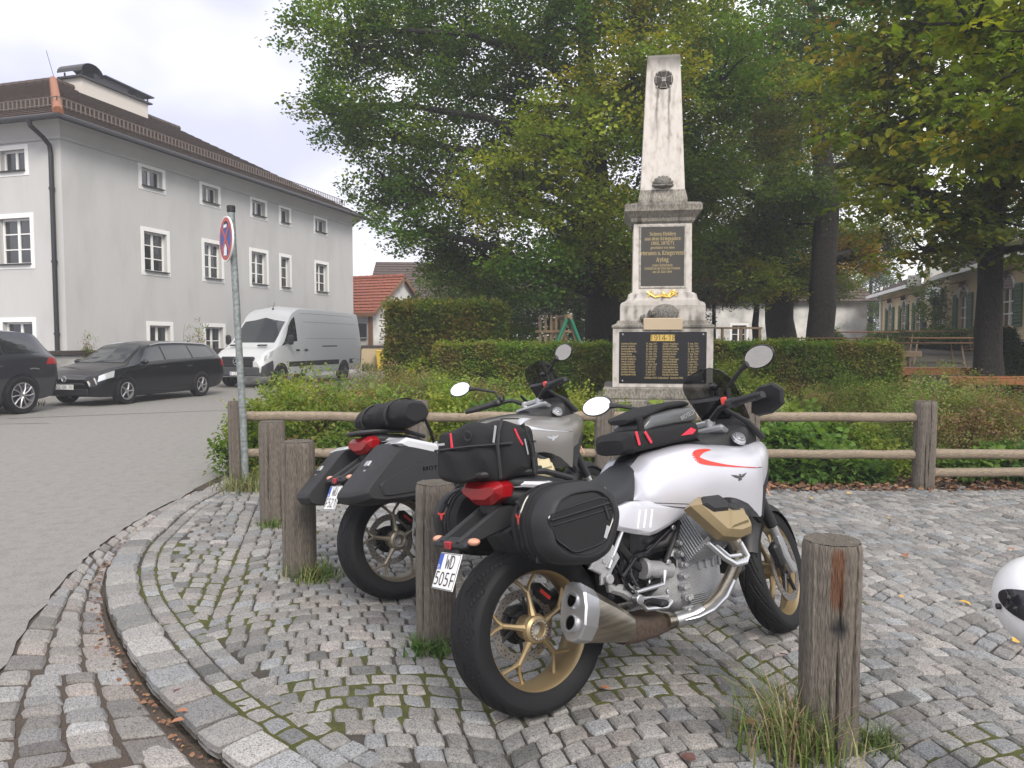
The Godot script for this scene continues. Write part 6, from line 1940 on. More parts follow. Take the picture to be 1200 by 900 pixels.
	for s in [1.0, -1.0]:
		part(line(V, [Vector2(-1.44, 0.72), Vector2(-0.42, 0.72)], s, 0.085), "rubbing_strip", M.black, c, 0.0)
		part(line(V, [Vector2(0.42, 0.72), Vector2(3.86, 0.72)], s, 0.085), "rubbing_strip", M.black, c, 0.0)
		part(line(V, [Vector2(3.20, 1.42), Vector2(3.20, 0.45)], s), "door_seam", M.seam, c, 0.0)
		part(line(V, [Vector2(2.98, 1.44), Vector2(2.98, 0.45)], s), "door_seam", M.seam, c, 0.0)
		part(line(V, [Vector2(0.55, 1.30), Vector2(1.65, 1.30)], s, 0.02), "sliding_rail", M.black, c, 0.0)
		part(patch(V, 3.86, -1.3, 2.9, 3.875, -1.3, 2.9, s, 0.003, 10), "roof_seam", M.seam, c, 0.0)
		part(patch(V, 3.1, -1.36, 2.8, 3.112, -1.36, 2.8, s, 0.003, 10), "panel_seam", M.seam, c, 0.0)
		part(patch(V, 3.6, -1.36, 2.8, 3.615, -1.36, 2.8, s, 0.003, 10), "panel_seam", M.seam, c, 0.0)
		for x in [3.32, 2.78]:
			var h := Geo.new(); h.box(on_flank(V, Vector2(x, 1.18), s, 0.014), Vector3(0.2, 0.06, 0.03), 0.01); part(h, "door_handle", M.black, c)
		var g := Geo.new()
		g.box(Vector3(4.02, 1.52, s * 1.16), Vector3(0.13, 0.32, 0.2), 0.05)
		g.box(Vector3(4.02, 1.42, s * 1.02), Vector3(0.09, 0.06, 0.14), 0.02)
		part(g, "wing_mirror", M.black, c)
		part(patch(V, 2.55, 4.80, 5.14, 2.98, 4.66, 5.08, s, 0.007), "headlight", M.lens, c, 60.0)
		part(patch(V, 1.2, -1.51, -1.36, 2.6, -1.51, -1.40, s, 0.006), "tail_light", M.red_lens, c, 60.0)
		part(patch(V, 1.05, 4.72, 5.22, 2.15, 4.78, 5.20, s, 0.010), "bumper_corner", M.bumper, c, 60.0)
		var w := Geo.new(); w.box(Vector3(4.62, 1.345, s * 0.5), Vector3(0.10, 0.03, 0.34), 0.01, Basis(Vector3.BACK, -0.35)); part(w, "air_intake", M.black, c)
	var b := Geo.new()
	b.box(Vector3(5.20, 0.52, 0), Vector3(0.16, 0.34, 1.60), 0.06)
	part(b, "bumper", M.bumper, c)
	b = Geo.new(); b.box(Vector3(5.19, 0.82, 0), Vector3(0.14, 0.34, 1.16), 0.04); part(b, "grille_surround", M.black, c)
	front_details(c, 5.272, [[0.92, 0.0, 1.05, 0.03], [0.84, 0.0, 1.05, 0.03], [0.74, 0.0, 1.0, 0.03]], 0.84, 0.46, false)
	b = Geo.new(); b.tube([Vector3(3.35, 2.56, -0.1), Vector3(3.20, 2.80, -0.1)], [0.012, 0.004], 5); b.ball(Vector3(3.34, 2.56, -0.1), Vector3(0.05, 0.03, 0.03), 8, 5)
	part(b, "aerial", M.black, c)

func car_trim(c: Node3D, secs: Array, wb: float, r: float, rim: float, ar: float, spokes: int, m: Material, z: float) -> void:
	for x in [0.0, wb]:
		for s in [1.0, -1.0]:
			arch(c, secs, x, ar, s, r, M.black)
			car_wheel(c, x, s, z - 0.02, r, rim, spokes, m)
			var g := Geo.new()
			var p := []
			for i in 15:
				var a := PI * i / 14.0
				p.append(Vector2(x + cos(a) * ar, r + sin(a) * ar))
			part(line(secs, p, s, 0.016), "arch_lip", M.black_gloss, c, 0.0)

# dark bars, a round badge and the number plate on a car's nose at x
func front_details(c: Node3D, x: float, bars: Array, badge: float, plate: float, ring: bool) -> void:
	for q in bars:
		var g := Geo.new()
		g.box(Vector3(x - 0.02, q[0], q[1]), Vector3(0.05, q[3], q[2]), 0.012)
		part(g, "grille_bar", M.black, c)
	var g := Geo.new()
	var R := 0.062 if ring else 0.11
	var pts := []
	for i in 24: pts.append(Vector3(x + 0.02, badge + sin(TAU * i / 24) * R, cos(TAU * i / 24) * R))
	g.tube(pts, 0.008 if ring else 0.010, 6, true)
	var st := []
	if ring:
		st = [[[-0.03, 0.052], [0.0, 0.005], [0.03, 0.052]], [[-0.054, 0.02], [-0.026, -0.05], [0.0, 0.0], [0.026, -0.05], [0.054, 0.02]]]
	else:
		for k in 3: st.append([[0, 0], [sin(TAU * k / 3.0) * R, cos(TAU * k / 3.0) * R]])
	for s in st:
		var p := []
		for v in s: p.append(Vector3(x + 0.02, badge + v[1], v[0]))
		g.tube(p, 0.0065 if ring else [0.022, 0.006], 5)
	part(g, "badge", M.silver, c)
	g = Geo.new()
	g.box(Vector3(x + 0.018, plate, 0), Vector3(0.012, 0.11, 0.52), 0.003)
	var pl := part(g, "number_plate", M.white, c)
	letters("AIC OR 705" if ring else "M LX 1190", 0.075, M.ink, "lettering", pl, Transform3D(Basis(Vector3(0, 0, -1), Vector3.UP, Vector3(1, 0, 0)), Vector3(x + 0.0255, plate, -0.02)), "Droid Sans Mono", 0.0, 0.82, true)
	g = Geo.new(); g.box(Vector3(x + 0.0235, plate, 0.24), Vector3(0.004, 0.10, 0.035)); part(g, "blue_band", M.blue, pl, 0.0)
# ---------------------------------------------------------------- motorcycles
# local axes of a machine: x ahead, y up, z to its right; origin where the rear tyre stands
const TANK := [
	[0.485, [0.775, 0.0, 0.772, 0.08, 0.768, 0.11, 0.760, 0.130, 0.750, 0.130, 0.742, 0.120]],
	[0.53, [0.865, 0.0, 0.858, 0.10, 0.842, 0.14, 0.800, 0.165, 0.762, 0.172, 0.735, 0.168]],
	[0.60, [0.932, 0.0, 0.922, 0.11, 0.892, 0.165, 0.832, 0.195, 0.772, 0.200, 0.718, 0.192]],
	[0.72, [0.957, 0.0, 0.947, 0.12, 0.917, 0.185, 0.852, 0.220, 0.772, 0.225, 0.698, 0.212]],
	[0.85, [0.967, 0.0, 0.957, 0.13, 0.927, 0.200, 0.867, 0.240, 0.790, 0.245, 0.714, 0.230]],
	[0.95, [0.958, 0.0, 0.947, 0.13, 0.920, 0.205, 0.865, 0.250, 0.790, 0.258, 0.712, 0.245]],
	[1.05, [0.945, 0.0, 0.937, 0.14, 0.912, 0.215, 0.860, 0.258, 0.770, 0.262, 0.674, 0.245]],
	[1.12, [0.932, 0.0, 0.928, 0.15, 0.908, 0.215, 0.855, 0.255, 0.750, 0.255, 0.626, 0.228]],
	[1.170, [0.930, 0.0, 0.932, 0.15, 0.912, 0.208, 0.855, 0.242, 0.740, 0.240, 0.606, 0.212]],
	[1.192, [0.932, 0.0, 0.936, 0.15, 0.916, 0.202, 0.860, 0.232, 0.785, 0.230, 0.715, 0.205]],
	[1.28, [0.950, 0.0, 0.945, 0.13, 0.922, 0.175, 0.870, 0.195, 0.805, 0.190, 0.748, 0.165]],
	[1.36, [0.935, 0.0, 0.930, 0.10, 0.912, 0.130, 0.872, 0.142, 0.835, 0.132, 0.800, 0.112]],
	[1.415, [0.895, 0.0, 0.893, 0.05, 0.886, 0.065, 0.870, 0.070, 0.852, 0.065, 0.836, 0.052]]]
const STEER := 20.0

func flank(secs: Array, x: float) -> Array:            # half section at x, from the crown to the lower edge, as (z, y)
	var n := secs.size()
	var i := 0
	while i < n - 2 and x > secs[i + 1][0]: i += 1
	var t := clampf((x - secs[i][0]) / (secs[i + 1][0] - secs[i][0]), 0, 1)
	var q := []
	for k in 12:
		q.append(cubic_interpolate(secs[i][1][k], secs[i + 1][1][k], secs[maxi(i - 1, 0)][1][k], secs[mini(i + 2, n - 1)][1][k], t))
	var o := []
	for j in 5:
		for e in 4:
			var p := []
			for k in [j - 1, j, j + 1, j + 2]:
				var kk := clampi(k, 0, 5)
				p.append(Vector2(q[kk * 2 + 1], q[kk * 2]))
			o.append(p[1].cubic_interpolate(p[2], p[0], p[3], e / 4.0))
	o.append(Vector2(q[11], q[10]))
	return o

func flank_body(secs: Array) -> Geo:
	var rings := []
	for i in secs.size() - 1:
		for j in 5:
			if i > 0 and j == 0: continue
			var x := lerpf(secs[i][0], secs[i + 1][0], j / 4.0)
			var f := flank(secs, x)
			var ring := PackedVector3Array()
			for p in f: ring.append(Vector3(x, p.y, p.x))
			ring.append(Vector3(x, f[f.size() - 1].y, 0))
			for k in range(f.size() - 1, 0, -1): ring.append(Vector3(x, f[k].y, -f[k].x))
			rings.append(ring)
	var g := Geo.new()
	g.loft(rings)
	return g

func surf(secs: Array, x: float, y: float) -> float:
	var f := flank(secs, x)
	for i in f.size() - 1:
		if (f[i].y >= y and f[i + 1].y <= y):
			return lerpf(f[i].x, f[i + 1].x, (f[i].y - y) / maxf(f[i].y - f[i + 1].y, 0.0001))
	return f[f.size() - 1].x if y < f[f.size() - 1].y else f[1].x

# an outline laid on the flank of a body, a hair proud of it
func decal(secs: Array, polys: Array, side: float, lift := 0.0016) -> Geo:
	var g := Geo.new()
	for poly in polys:
		var ix := Geometry2D.triangulate_polygon(PackedVector2Array(poly))
		for i in range(0, ix.size(), 3):
			var p := []
			for k in 3:
				var q: Vector2 = poly[ix[i + k]]
				p.append(Vector3(q.x, q.y, side * (surf(secs, q.x, q.y) + lift)))
			var nn: Vector3 = (p[1] - p[0]).cross(p[2] - p[0])
			if nn.z * side >= 0: g.tri(p[0], p[1], p[2])
			else: g.tri(p[0], p[2], p[1])
	return g

func ribbon(pts: Array, ws: Array) -> Array:      # a stroke of varying width as quads
	var o := []
	for i in pts.size() - 1:
		var d: Vector2 = (pts[i + 1] - pts[i]).normalized()
		var n := Vector2(-d.y, d.x)
		o.append([pts[i] - n * ws[i], pts[i + 1] - n * ws[i + 1], pts[i + 1] + n * ws[i + 1], pts[i] + n * ws[i]])
	return o

func tyre_mesh(R: float, rim: float, half: float, grooves: int, hand: float) -> Geo:
	var prof := [Vector2(rim - 0.004, -half * 0.80), Vector2(rim + 0.008, -half * 0.90), Vector2(lerpf(rim, R, 0.35), -half * 0.98), Vector2(lerpf(rim, R, 0.55), -half)]
	var n := 26
	for i in n + 1:
		var s := -1.0 + 2.0 * i / n
		prof.append(Vector2(lerpf(lerpf(rim, R, 0.62), R, pow(1.0 - absf(s) ** 2.5, 0.62)), s * half * 0.985))
	for i in 4: prof.append(Vector2(prof[3 - i].x, -prof[3 - i].y))
	var segs := grooves * 34
	var rings := []
	for i in segs:
		var ring := PackedVector3Array()
		for p in prof:
			var s: float = p.y / half
			var r: float = p.x
			var k := absf(s)
			if r > lerpf(rim, R, 0.5):
				var u := i * float(grooves) / segs
				var ph := absf(fposmod(u + (0.0 if s > 0 else 0.5) + hand * (k * 1.5), 1.0) - 0.5)
				if k > 0.06 and k < 0.88: r -= 0.0055 * smoothstep(0.085, 0.045, ph)
				var ph2 := absf(fposmod(u + 0.42 + (0.0 if s > 0 else 0.5) + hand * (k * 1.5), 1.0) - 0.5)
				if k > 0.45 and k < 0.80: r -= 0.004 * smoothstep(0.075, 0.04, ph2)
			var a := TAU * i / segs
			ring.append(Vector3(cos(a) * r, sin(a) * r, p.y))
		rings.append(ring)
	var g := Geo.new()
	g.loft(rings, false, false, true)
	return g

const TOZ := Basis(Vector3(1, 0, 0), Vector3(0, 0, 1), Vector3(0, -1, 0))    # lathe axis along z

# parts of a wheel about its axle at m, rim radius to the lip, half width
func wheel_parts(b: Node3D, pre: String, x: Transform3D, R: float, half: float, gold: Material, one_sided: bool) -> void:
	var rim := 0.2325
	part(tyre_mesh(R, rim - 0.006, half, 13, 1.0 if one_sided else -1.0), pre + "_tyre", M.tyre, b, 30.0, x)
	var w := half * 0.80
	var g := Geo.new()
	g.lathe(Vector3(), TOZ, [Vector2(rim, -w), Vector2(rim + 0.001, -w + 0.006), Vector2(rim - 0.010, -w + 0.012), Vector2(rim - 0.014, -w + 0.03), Vector2(rim - 0.014, w - 0.03), Vector2(rim - 0.010, w - 0.012), Vector2(rim + 0.001, w - 0.006), Vector2(rim, w), Vector2(rim - 0.007, w + 0.001), Vector2(rim - 0.012, w - 0.004), Vector2(rim - 0.020, w - 0.016), Vector2(rim - 0.026, w - 0.04), Vector2(rim - 0.030, 0), Vector2(rim - 0.026, -w + 0.04), Vector2(rim - 0.014, -w + 0.008), Vector2(rim - 0.006, -w)], 96, true)
	part(g, pre + "_rim", gold, b, 32.0, x)
	var zs := 0.035 if one_sided else 0.0
	var hub := 0.052 if one_sided else 0.04
	for k in 5:
		g = Geo.new()
		var a := TAU * k / 5.0 + (0.42 if one_sided else 0.1)
		var dir := func(r: float, da: float, z: float) -> Vector3: return Vector3(cos(a + da) * r, sin(a + da) * r, z)
		g.tube([dir.call(hub * 0.8, 0.0, zs), dir.call(0.09, 0.0, zs - 0.004), dir.call(0.142, 0.0, zs - 0.012)], [0.020, 0.011, 0.0105], 8)
		for s in [-1.0, 1.0]:
			g.tube([dir.call(0.136, 0.0, zs - 0.012), dir.call(0.165, s * 0.11, zs - 0.02), dir.call(0.21, s * 0.27, zs - 0.022)], [0.0095, 0.0070, 0.0080], 7)
		part(g, pre + "_spoke", gold, b, 40.0, x)
	g = Geo.new()
	if one_sided:
		g.lathe(Vector3(), TOZ, [Vector2(0.026, 0.03), Vector2(0.026, 0.066), Vector2(0.030, 0.070), Vector2(0.036, 0.070), Vector2(0.038, 0.062), Vector2(0.050, 0.056), Vector2(0.058, 0.042), Vector2(0.050, 0.0), Vector2(0.045, -0.03), Vector2(0.026, -0.03)], 40, true)
	else:
		g.lathe(Vector3(), TOZ, [Vector2(0.012, 0.062), Vector2(0.034, 0.062), Vector2(0.042, 0.04), Vector2(0.045, -0.04), Vector2(0.034, -0.062), Vector2(0.012, -0.062)], 32, true)
	part(g, pre + "_hub", gold, b, 32.0, x)
	if one_sided:
		g = Geo.new()
		for k in 18:
			var a := TAU * k / 18.0
			g.box(Vector3(cos(a) * 0.0345, sin(a) * 0.0345, 0.068), Vector3(0.008, 0.005, 0.012), 0.001, Basis(Vector3.BACK, a))
		g.lathe(Vector3(), TOZ, [Vector2(0.0, 0.02), Vector2(0.026, 0.02), Vector2(0.026, 0.034), Vector2(0.0, 0.03)], 20)
		part(g, "hub_nut", M.cast, b, 30.0, x)
	for s in ([-1.0] if one_sided else [-1.0, 1.0]):
		var z: float = -0.045 if one_sided else s * 0.068
		var ro := 0.141 if one_sided else 0.16
		g = Geo.new()
		g.lathe(Vector3(), TOZ, [Vector2(ro - 0.034, z - 0.0025), Vector2(ro, z - 0.0025), Vector2(ro, z + 0.0025), Vector2(ro - 0.034, z + 0.0025)], 64, true)
		part(g, pre + "_brake_disc", M.disc, b, 30.0, x)
		g = Geo.new()
		for k in 30:
			var a := TAU * k / 30.0
			for q in [[ro - 0.010, 0.0], [ro - 0.022, 0.09]]:
				g.cyl(Vector3(cos(a + q[1]) * q[0], sin(a + q[1]) * q[0], z - 0.0031), Vector3(cos(a + q[1]) * q[0], sin(a + q[1]) * q[0], z + 0.0031), 0.0032, -1.0, 6)
		part(g, "disc_drillings", M.black, b, 30.0, x).set_meta("kind", "stuff")
		g = Geo.new()
		for k in 6:
			var a := TAU * k / 6.0 + 0.2
			g.tube([Vector3(cos(a) * 0.045, sin(a) * 0.045, z), Vector3(cos(a + 0.25) * (ro - 0.03), sin(a + 0.25) * (ro - 0.03), z)], [0.013, 0.009], 6, false, 0.5)
		g.lathe(Vector3(), TOZ, [Vector2(0.03, z - 0.006), Vector2(0.056, z - 0.006), Vector2(0.056, z + 0.006), Vector2(0.03, z + 0.006)], 24, true)
		part(g, "disc_carrier", M.black, b, 30.0, x)

func steer() -> Transform3D:
	var r := deg_to_rad(24.7)
	var a := Vector3(-sin(r), cos(r), 0)
	var o := Vector3(1.475 - 0.045 * cos(r), 0.30 - 0.045 * sin(r), 0)
	var b := Basis(a, deg_to_rad(STEER))
	return Transform3D(b, o - b * o)

func make_bike() -> Node3D:
	var b := thing("motorcycle", "white touring motorcycle with gold wheels and cylinder cover, nearest the viewer", "motorcycle", Vector3(), 0.0, "parked motorcycles")
	var S := steer()
	var g: Geo
	M.disc = mat(lin(0.36, 0.34, 0.32), 0.32, 0.9)
	# wheels
	wheel_parts(b, "rear", Transform3D(Basis(Vector3.BACK, -0.05), Vector3(0, 0.32, 0)), 0.32, 0.096, M.gold_wheel, true)
	wheel_parts(b, "front", S * Transform3D(Basis(Vector3.BACK, 0.5), Vector3(1.475, 0.30, 0)), 0.30, 0.060, M.gold_wheel, false)
	# swinging arm on the left, rear caliper, final drive
	g = Geo.new()
	g.tube([Vector3(0, 0.32, -0.125), Vector3(0.16, 0.345, -0.135), Vector3(0.36, 0.40, -0.125), Vector3(0.56, 0.43, -0.08)], [0.065, 0.05, 0.052, 0.06], 14)
	g.cyl(Vector3(0, 0.32, -0.07), Vector3(0, 0.32, -0.17), 0.075, 0.06, 20, 0.01)
	g.box(Vector3(0.56, 0.43, 0), Vector3(0.12, 0.12, 0.24), 0.02)
	part(g, "swingarm", M.black, b)
	g = Geo.new()
	g.box(Vector3(0.105, 0.425, -0.055), Vector3(0.10, 0.055, 0.06), 0.014, Basis(Vector3.BACK, -0.75))
	part(g, "rear_caliper", M.black, b)
	g = Geo.new()
	g.box(Vector3(0.105, 0.425, -0.022), Vector3(0.06, 0.014, 0.004), 0.001, Basis(Vector3.BACK, -0.75))
	part(g, "caliper_mark", M.red, b)
	# hugger ahead of the rear tyre
	g = Geo.new()
	var rings := []
	for i in 9:
		var a := lerpf(0.15, 1.75, i / 8.0)
		var ring := PackedVector3Array()
		for k in 9:
			var z := lerpf(-0.095, 0.095, k / 8.0)
			var rr := 0.345 - 0.02 * absf(z / 0.095) ** 3
			ring.append(Vector3(cos(a) * rr, 0.32 + sin(a) * rr, z))
		for k in 9:
			var z := lerpf(0.095, -0.095, k / 8.0)
			var rr := 0.339 - 0.02 * absf(z / 0.095) ** 3
			ring.append(Vector3(cos(a) * rr, 0.32 + sin(a) * rr, z))
		rings.append(ring)
	g.loft(rings)
	part(g, "hugger", M.black, b)
	# tank and fairing
	part(flank_body(TANK), "fairing", M.white_paint, b, 40.0)
	g = Geo.new()
	g.body([[0.545, 0.905, 0.86, 0.05, 2.6], [0.60, 0.934, 0.86, 0.09, 2.8], [0.70, 0.958, 0.88, 0.11, 3.0], [0.85, 0.973, 0.9, 0.12, 3.0], [0.98, 0.968, 0.9, 0.12, 3.0], [1.05, 0.948, 0.88, 0.10, 2.6]], 28)
	part(g, "tank_top", M.seat, b)
	for s in [1.0, -1.0]:
		# inlet shroud and chin of the fairing
		g = Geo.new()
		g.prism([Vector2(1.185, 0.735), Vector2(1.205, 0.60), Vector2(1.25, 0.56), Vector2(1.285, 0.66), Vector2(1.345, 0.80), Vector2(1.335, 0.835), Vector2(1.27, 0.80)], 0.10 if s > 0 else -0.165, 0.165 if s > 0 else -0.10, 0.02)
		part(g, "radiator_shroud", M.matt, b)
		var arc := []; var ws := []
		var key := [[0.90, 0.926, 0.002], [0.855, 0.926, 0.007], [0.815, 0.918, 0.0125], [0.792, 0.902, 0.0155], [0.805, 0.885, 0.0145], [0.855, 0.868, 0.009], [0.94, 0.850, 0.004], [1.03, 0.836, 0.002], [1.13, 0.824, 0.001]]
		for i in 33:
			var u := i / 4.0
			var j := mini(int(u), 7)
			var q := []
			for e in [-1, 0, 1, 2]: q.append(key[clampi(j + e, 0, 8)])
			arc.append(Vector2(q[1][0], q[1][1]).cubic_interpolate(Vector2(q[2][0], q[2][1]), Vector2(q[0][0], q[0][1]), Vector2(q[3][0], q[3][1]), u - j))
			ws.append(lerpf(q[1][2], q[2][2], u - j))
		part(decal(TANK, ribbon(arc, ws), s, 0.0022), "red_stripe", M.red, b, 0.0)
		var line := []; var lw := []
		for i in 9: line.append(Vector2(lerpf(0.94, 1.17, i / 8.0), 0.853 - 0.03 * sin(i / 8.0 * 1.6))); lw.append(0.0016)
		part(decal(TANK, ribbon(line, lw), s), "seam_line", M.black, b, 0.0)
		line = []; lw = []
		for i in 9: line.append(Vector2(lerpf(0.50, 0.79, i / 8.0), 0.742 - 0.042 * i / 8.0)); lw.append(0.0014)
		part(decal(TANK, ribbon(line, lw), s), "seam_line", M.black, b, 0.0)
		# spread wings on the flank
		var ex := 0.998; var ey := 0.795
		var f: float = s
		var wing := func(pts: Array) -> Array:
			var o := []
			for p in pts: o.append(Vector2(ex + p.x * f, ey + p.y))
			return o
		var em := [wing.call([Vector2(-0.052, 0.014), Vector2(-0.02, 0.010), Vector2(-0.004, 0.004), Vector2(-0.006, -0.006), Vector2(-0.026, -0.001)]), wing.call([Vector2(0.046, 0.016), Vector2(0.024, -0.001), Vector2(0.006, -0.007), Vector2(0.004, 0.003), Vector2(0.018, 0.010)]), wing.call([Vector2(-0.006, 0.006), Vector2(-0.012, -0.016), Vector2(0.010, -0.014), Vector2(0.006, 0.006)]), wing.call([Vector2(-0.004, 0.014), Vector2(0.010, 0.012), Vector2(0.004, 0.003), Vector2(-0.004, 0.004)])]
		part(decal(TANK, em, s, 0.002), "eagle_emblem", M.emblem, b, 0.0)
		# side panel with three slots
		g = Geo.new()
		var z0 := 0.135 if s > 0 else -0.195
		g.prism([Vector2(0.315, 0.735), Vector2(0.33, 0.655), Vector2(0.43, 0.625), Vector2(0.508, 0.607), Vector2(0.555, 0.612), Vector2(0.75, 0.668), Vector2(0.79, 0.695), Vector2(0.62, 0.722), Vector2(0.49, 0.748), Vector2(0.43, 0.755)], z0, z0 + 0.06, 0.016)
		part(g, "side_panel", M.white_paint, b, 45.0)
		for i in 3:
			g = Geo.new()
			g.box(Vector3(0.446 + i * 0.034, 0.682 - i * 0.003, s * 0.1955), Vector3(0.009, 0.076, 0.004), 0.001, Basis(Vector3.BACK, -0.32))
			part(g, "slot", M.slot, b)
		# tail cowl edge
		g = Geo.new()
		g.tube([Vector3(-0.10, 0.872, s * 0.095), Vector3(-0.04, 0.875, s * 0.115), Vector3(0.06, 0.86, s * 0.135), Vector3(0.16, 0.83, s * 0.15)], [0.006, 0.014, 0.018, 0.01], 8)
		part(g, "tail_cowl", M.white_paint, b)
	M.slot.resource_name = "slot"
	# seat in two steps
	g = Geo.new()
	g.body([[0.06, 0.83, 0.73, 0.10, 3.0], [0.12, 0.835, 0.71, 0.15, 3.0], [0.20, 0.812, 0.70, 0.16, 3.0], [0.30, 0.805, 0.69, 0.165, 3.0], [0.40, 0.828, 0.69, 0.160, 3.0], [0.48, 0.862, 0.70, 0.140, 2.8], [0.54, 0.900, 0.76, 0.105, 2.6], [0.565, 0.905, 0.84, 0.05, 2.4]], 28)
	part(g, "rider_seat", M.seat, b)
	g = Geo.new()
	g.body([[-0.125, 0.905, 0.875, 0.08, 2.8], [-0.08, 0.912, 0.86, 0.12, 3.0], [0.05, 0.905, 0.82, 0.14, 3.0], [0.16, 0.88, 0.78, 0.145, 3.0], [0.215, 0.845, 0.78, 0.10, 2.6]], 28)
	part(g, "pillion_seat", M.seat, b)
	g = Geo.new()
	g.body([[-0.13, 0.875, 0.82, 0.09, 3.0], [-0.02, 0.865, 0.77, 0.12, 3.0], [0.15, 0.80, 0.66, 0.13, 3.0], [0.35, 0.75, 0.55, 0.13, 3.0], [0.55, 0.72, 0.50, 0.12, 3.0], [0.75, 0.70, 0.52, 0.11, 3.0]], 24)
	part(g, "frame_cover", M.black, b)
	# rear carrier
	g = Geo.new()
	g.box(Vector3(-0.05, 0.93, 0), Vector3(0.26, 0.014, 0.17), 0.005)
	for s in [-1.0, 1.0]:
		g.tube([Vector3(0.18, 0.875, s * 0.13), Vector3(0.05, 0.915, s * 0.135), Vector3(-0.12, 0.925, s * 0.12), Vector3(-0.19, 0.925, s * 0.075), Vector3(-0.20, 0.925, 0)], 0.012, 8)
	part(g, "luggage_rack", M.black, b)
	# tail lamp
	g = Geo.new()
	g.prism([Vector2(-0.112, 0.902), Vector2(0.0, 0.896), Vector2(0.112, 0.902), Vector2(0.15, 0.878), Vector2(0.135, 0.838), Vector2(0.055, 0.808), Vector2(-0.055, 0.808), Vector2(-0.135, 0.838), Vector2(-0.15, 0.878)], -0.05, 0.04, 0.024, Basis(Vector3(0, 0, -1), Vector3.UP, Vector3(1, 0, 0)), Vector3(-0.125, 0, 0))
	part(g, "tail_lamp", M.red_lens, b)
	# plate carrier: two arms, cross piece, plate
	g = Geo.new()
	for s in [-1.0, 1.0]:
		g.prism([Vector2(-0.318, 0.697), Vector2(-0.20, 0.762), Vector2(-0.13, 0.80), Vector2(-0.02, 0.80), Vector2(0.02, 0.74), Vector2(-0.05, 0.73), Vector2(-0.22, 0.688), Vector2(-0.31, 0.675)], s * 0.062 - 0.014, s * 0.062 + 0.014, 0.006)
	g.box(Vector3(-0.295, 0.688, 0), Vector3(0.055, 0.022, 0.24), 0.008, Basis(Vector3.BACK, 0.45))
	g.box(Vector3(-0.12, 0.79, 0), Vector3(0.04, 0.05, 0.12), 0.01)
	g.box(Vector3(-0.328, 0.612, 0.03), Vector3(0.014, 0.17, 0.06), 0.005, Basis(Vector3.BACK, -0.42))
	g.box(Vector3(0.0, 0.68, 0.0), Vector3(0.22, 0.20, 0.16), 0.03, Basis(Vector3.BACK, 0.5))
	part(g, "plate_carrier", M.matt, b)
	for s in [-1.0, 1.0]:
		g = Geo.new()
		g.ball(Vector3(-0.287, 0.695, s * 0.135), Vector3(0.021, 0.014, 0.03), 12, 8)
		part(g, "indicator", M.orange_lens, b)
	g = Geo.new(); g.box(Vector3(-0.318, 0.682, 0.0), Vector3(0.016, 0.028, 0.05), 0.004)
	part(g, "rear_reflector", M.red_lens, b)
	var px := Transform3D(Basis(Vector3(0, 0, 1), Vector3.UP, Vector3(-1, 0, 0)), Vector3(-0.350, 0.594, 0.03)) * Transform3D(Basis(Vector3.RIGHT, -0.42), Vector3())
	g = Geo.new(); g.box(Vector3(), Vector3(0.158, 0.132, 0.004), 0.0015)
	var plate := part(g, "number_plate", M.white, b, 30.0, px)
	g = Geo.new(); g.box(Vector3(-0.062, 0.032, 0.0025), Vector3(0.028, 0.058, 0.001)); part(g, "blue_band", M.blue, plate, 0.0)
	g = Geo.new()
	for s in [[0, 0.063, 0.15, 0.0022], [0, -0.063, 0.15, 0.0022], [0.0765, 0, 0.0022, 0.124], [-0.0765, 0, 0.0022, 0.124]]: g.box(Vector3(s[0], s[1], 0.0022), Vector3(s[2], s[3], 0.0012))
	part(g, "plate_border", M.ink, plate, 0.0)
	# engine
	g = Geo.new()
	g.body([[0.56, 0.50, 0.33, 0.10, 4.0], [0.66, 0.56, 0.27, 0.135, 4.0], [0.70, 0.585, 0.245, 0.150, 4.0], [0.88, 0.58, 0.245, 0.150, 4.0], [0.955, 0.54, 0.29, 0.125, 4.0], [0.985, 0.48, 0.34, 0.08, 3.0]], 32)
	part(g, "crankcase", M.cast, b, 30.0)
	g = Geo.new()
	for i in 7:
		var y := 0.275 + i * 0.046
		g.box(Vector3(0.70 + 0.008 * sin(i * 2.0), y, 0.158), Vector3(0.05, 0.026, 0.03), 0.006)
		g.cyl(Vector3(0.685 + 0.01 * sin(i * 2.0), y, 0.165), Vector3(0.685 + 0.01 * sin(i * 2.0), y, 0.186), 0.010, -1.0, 10, 0.002)
	for i in 4: g.box(Vector3(0.80 + i * 0.042, 0.455, 0.150), Vector3(0.012, 0.07, 0.02), 0.004)
	for i in 9: g.box(Vector3(0.775, 0.256 + i * 0.0085, 0.148), Vector3(0.11, 0.0035, 0.02))
	part(g, "engine_casting", M.cast, b, 30.0)
	# transverse cylinders with fins, gold covers with black tops
	for s in [1.0, -1.0]:
		var ax := Vector3(0.0, 0.60, s * 0.80)
		var c0 := Vector3(0.785, 0.515, s * 0.115)
		g = Geo.new()
		var fb := Basis(Vector3(1, 0, 0), ax.normalized(), Vector3(1, 0, 0).cross(ax.normalized()))
		g.cyl(c0, c0 + ax * 0.19, 0.072, -1.0, 20)
		for i in 11:
			var w := 0.178 + 0.012 * sin(i * 0.5)
			g.box(c0 + ax * (0.028 + i * 0.0135), Vector3(w, 0.0042, 0.165), 0.0015, fb)
		for q in [[-0.075, -0.07], [-0.075, 0.07], [0.075, -0.07], [0.075, 0.07]]:
			g.cyl(c0 + fb.x * q[0] + fb.z * q[1], c0 + fb.x * q[0] + fb.z * q[1] + ax * 0.20, 0.009, -1.0, 8)
		part(g, "cylinder", M.cast, b, 25.0)
		g = Geo.new()
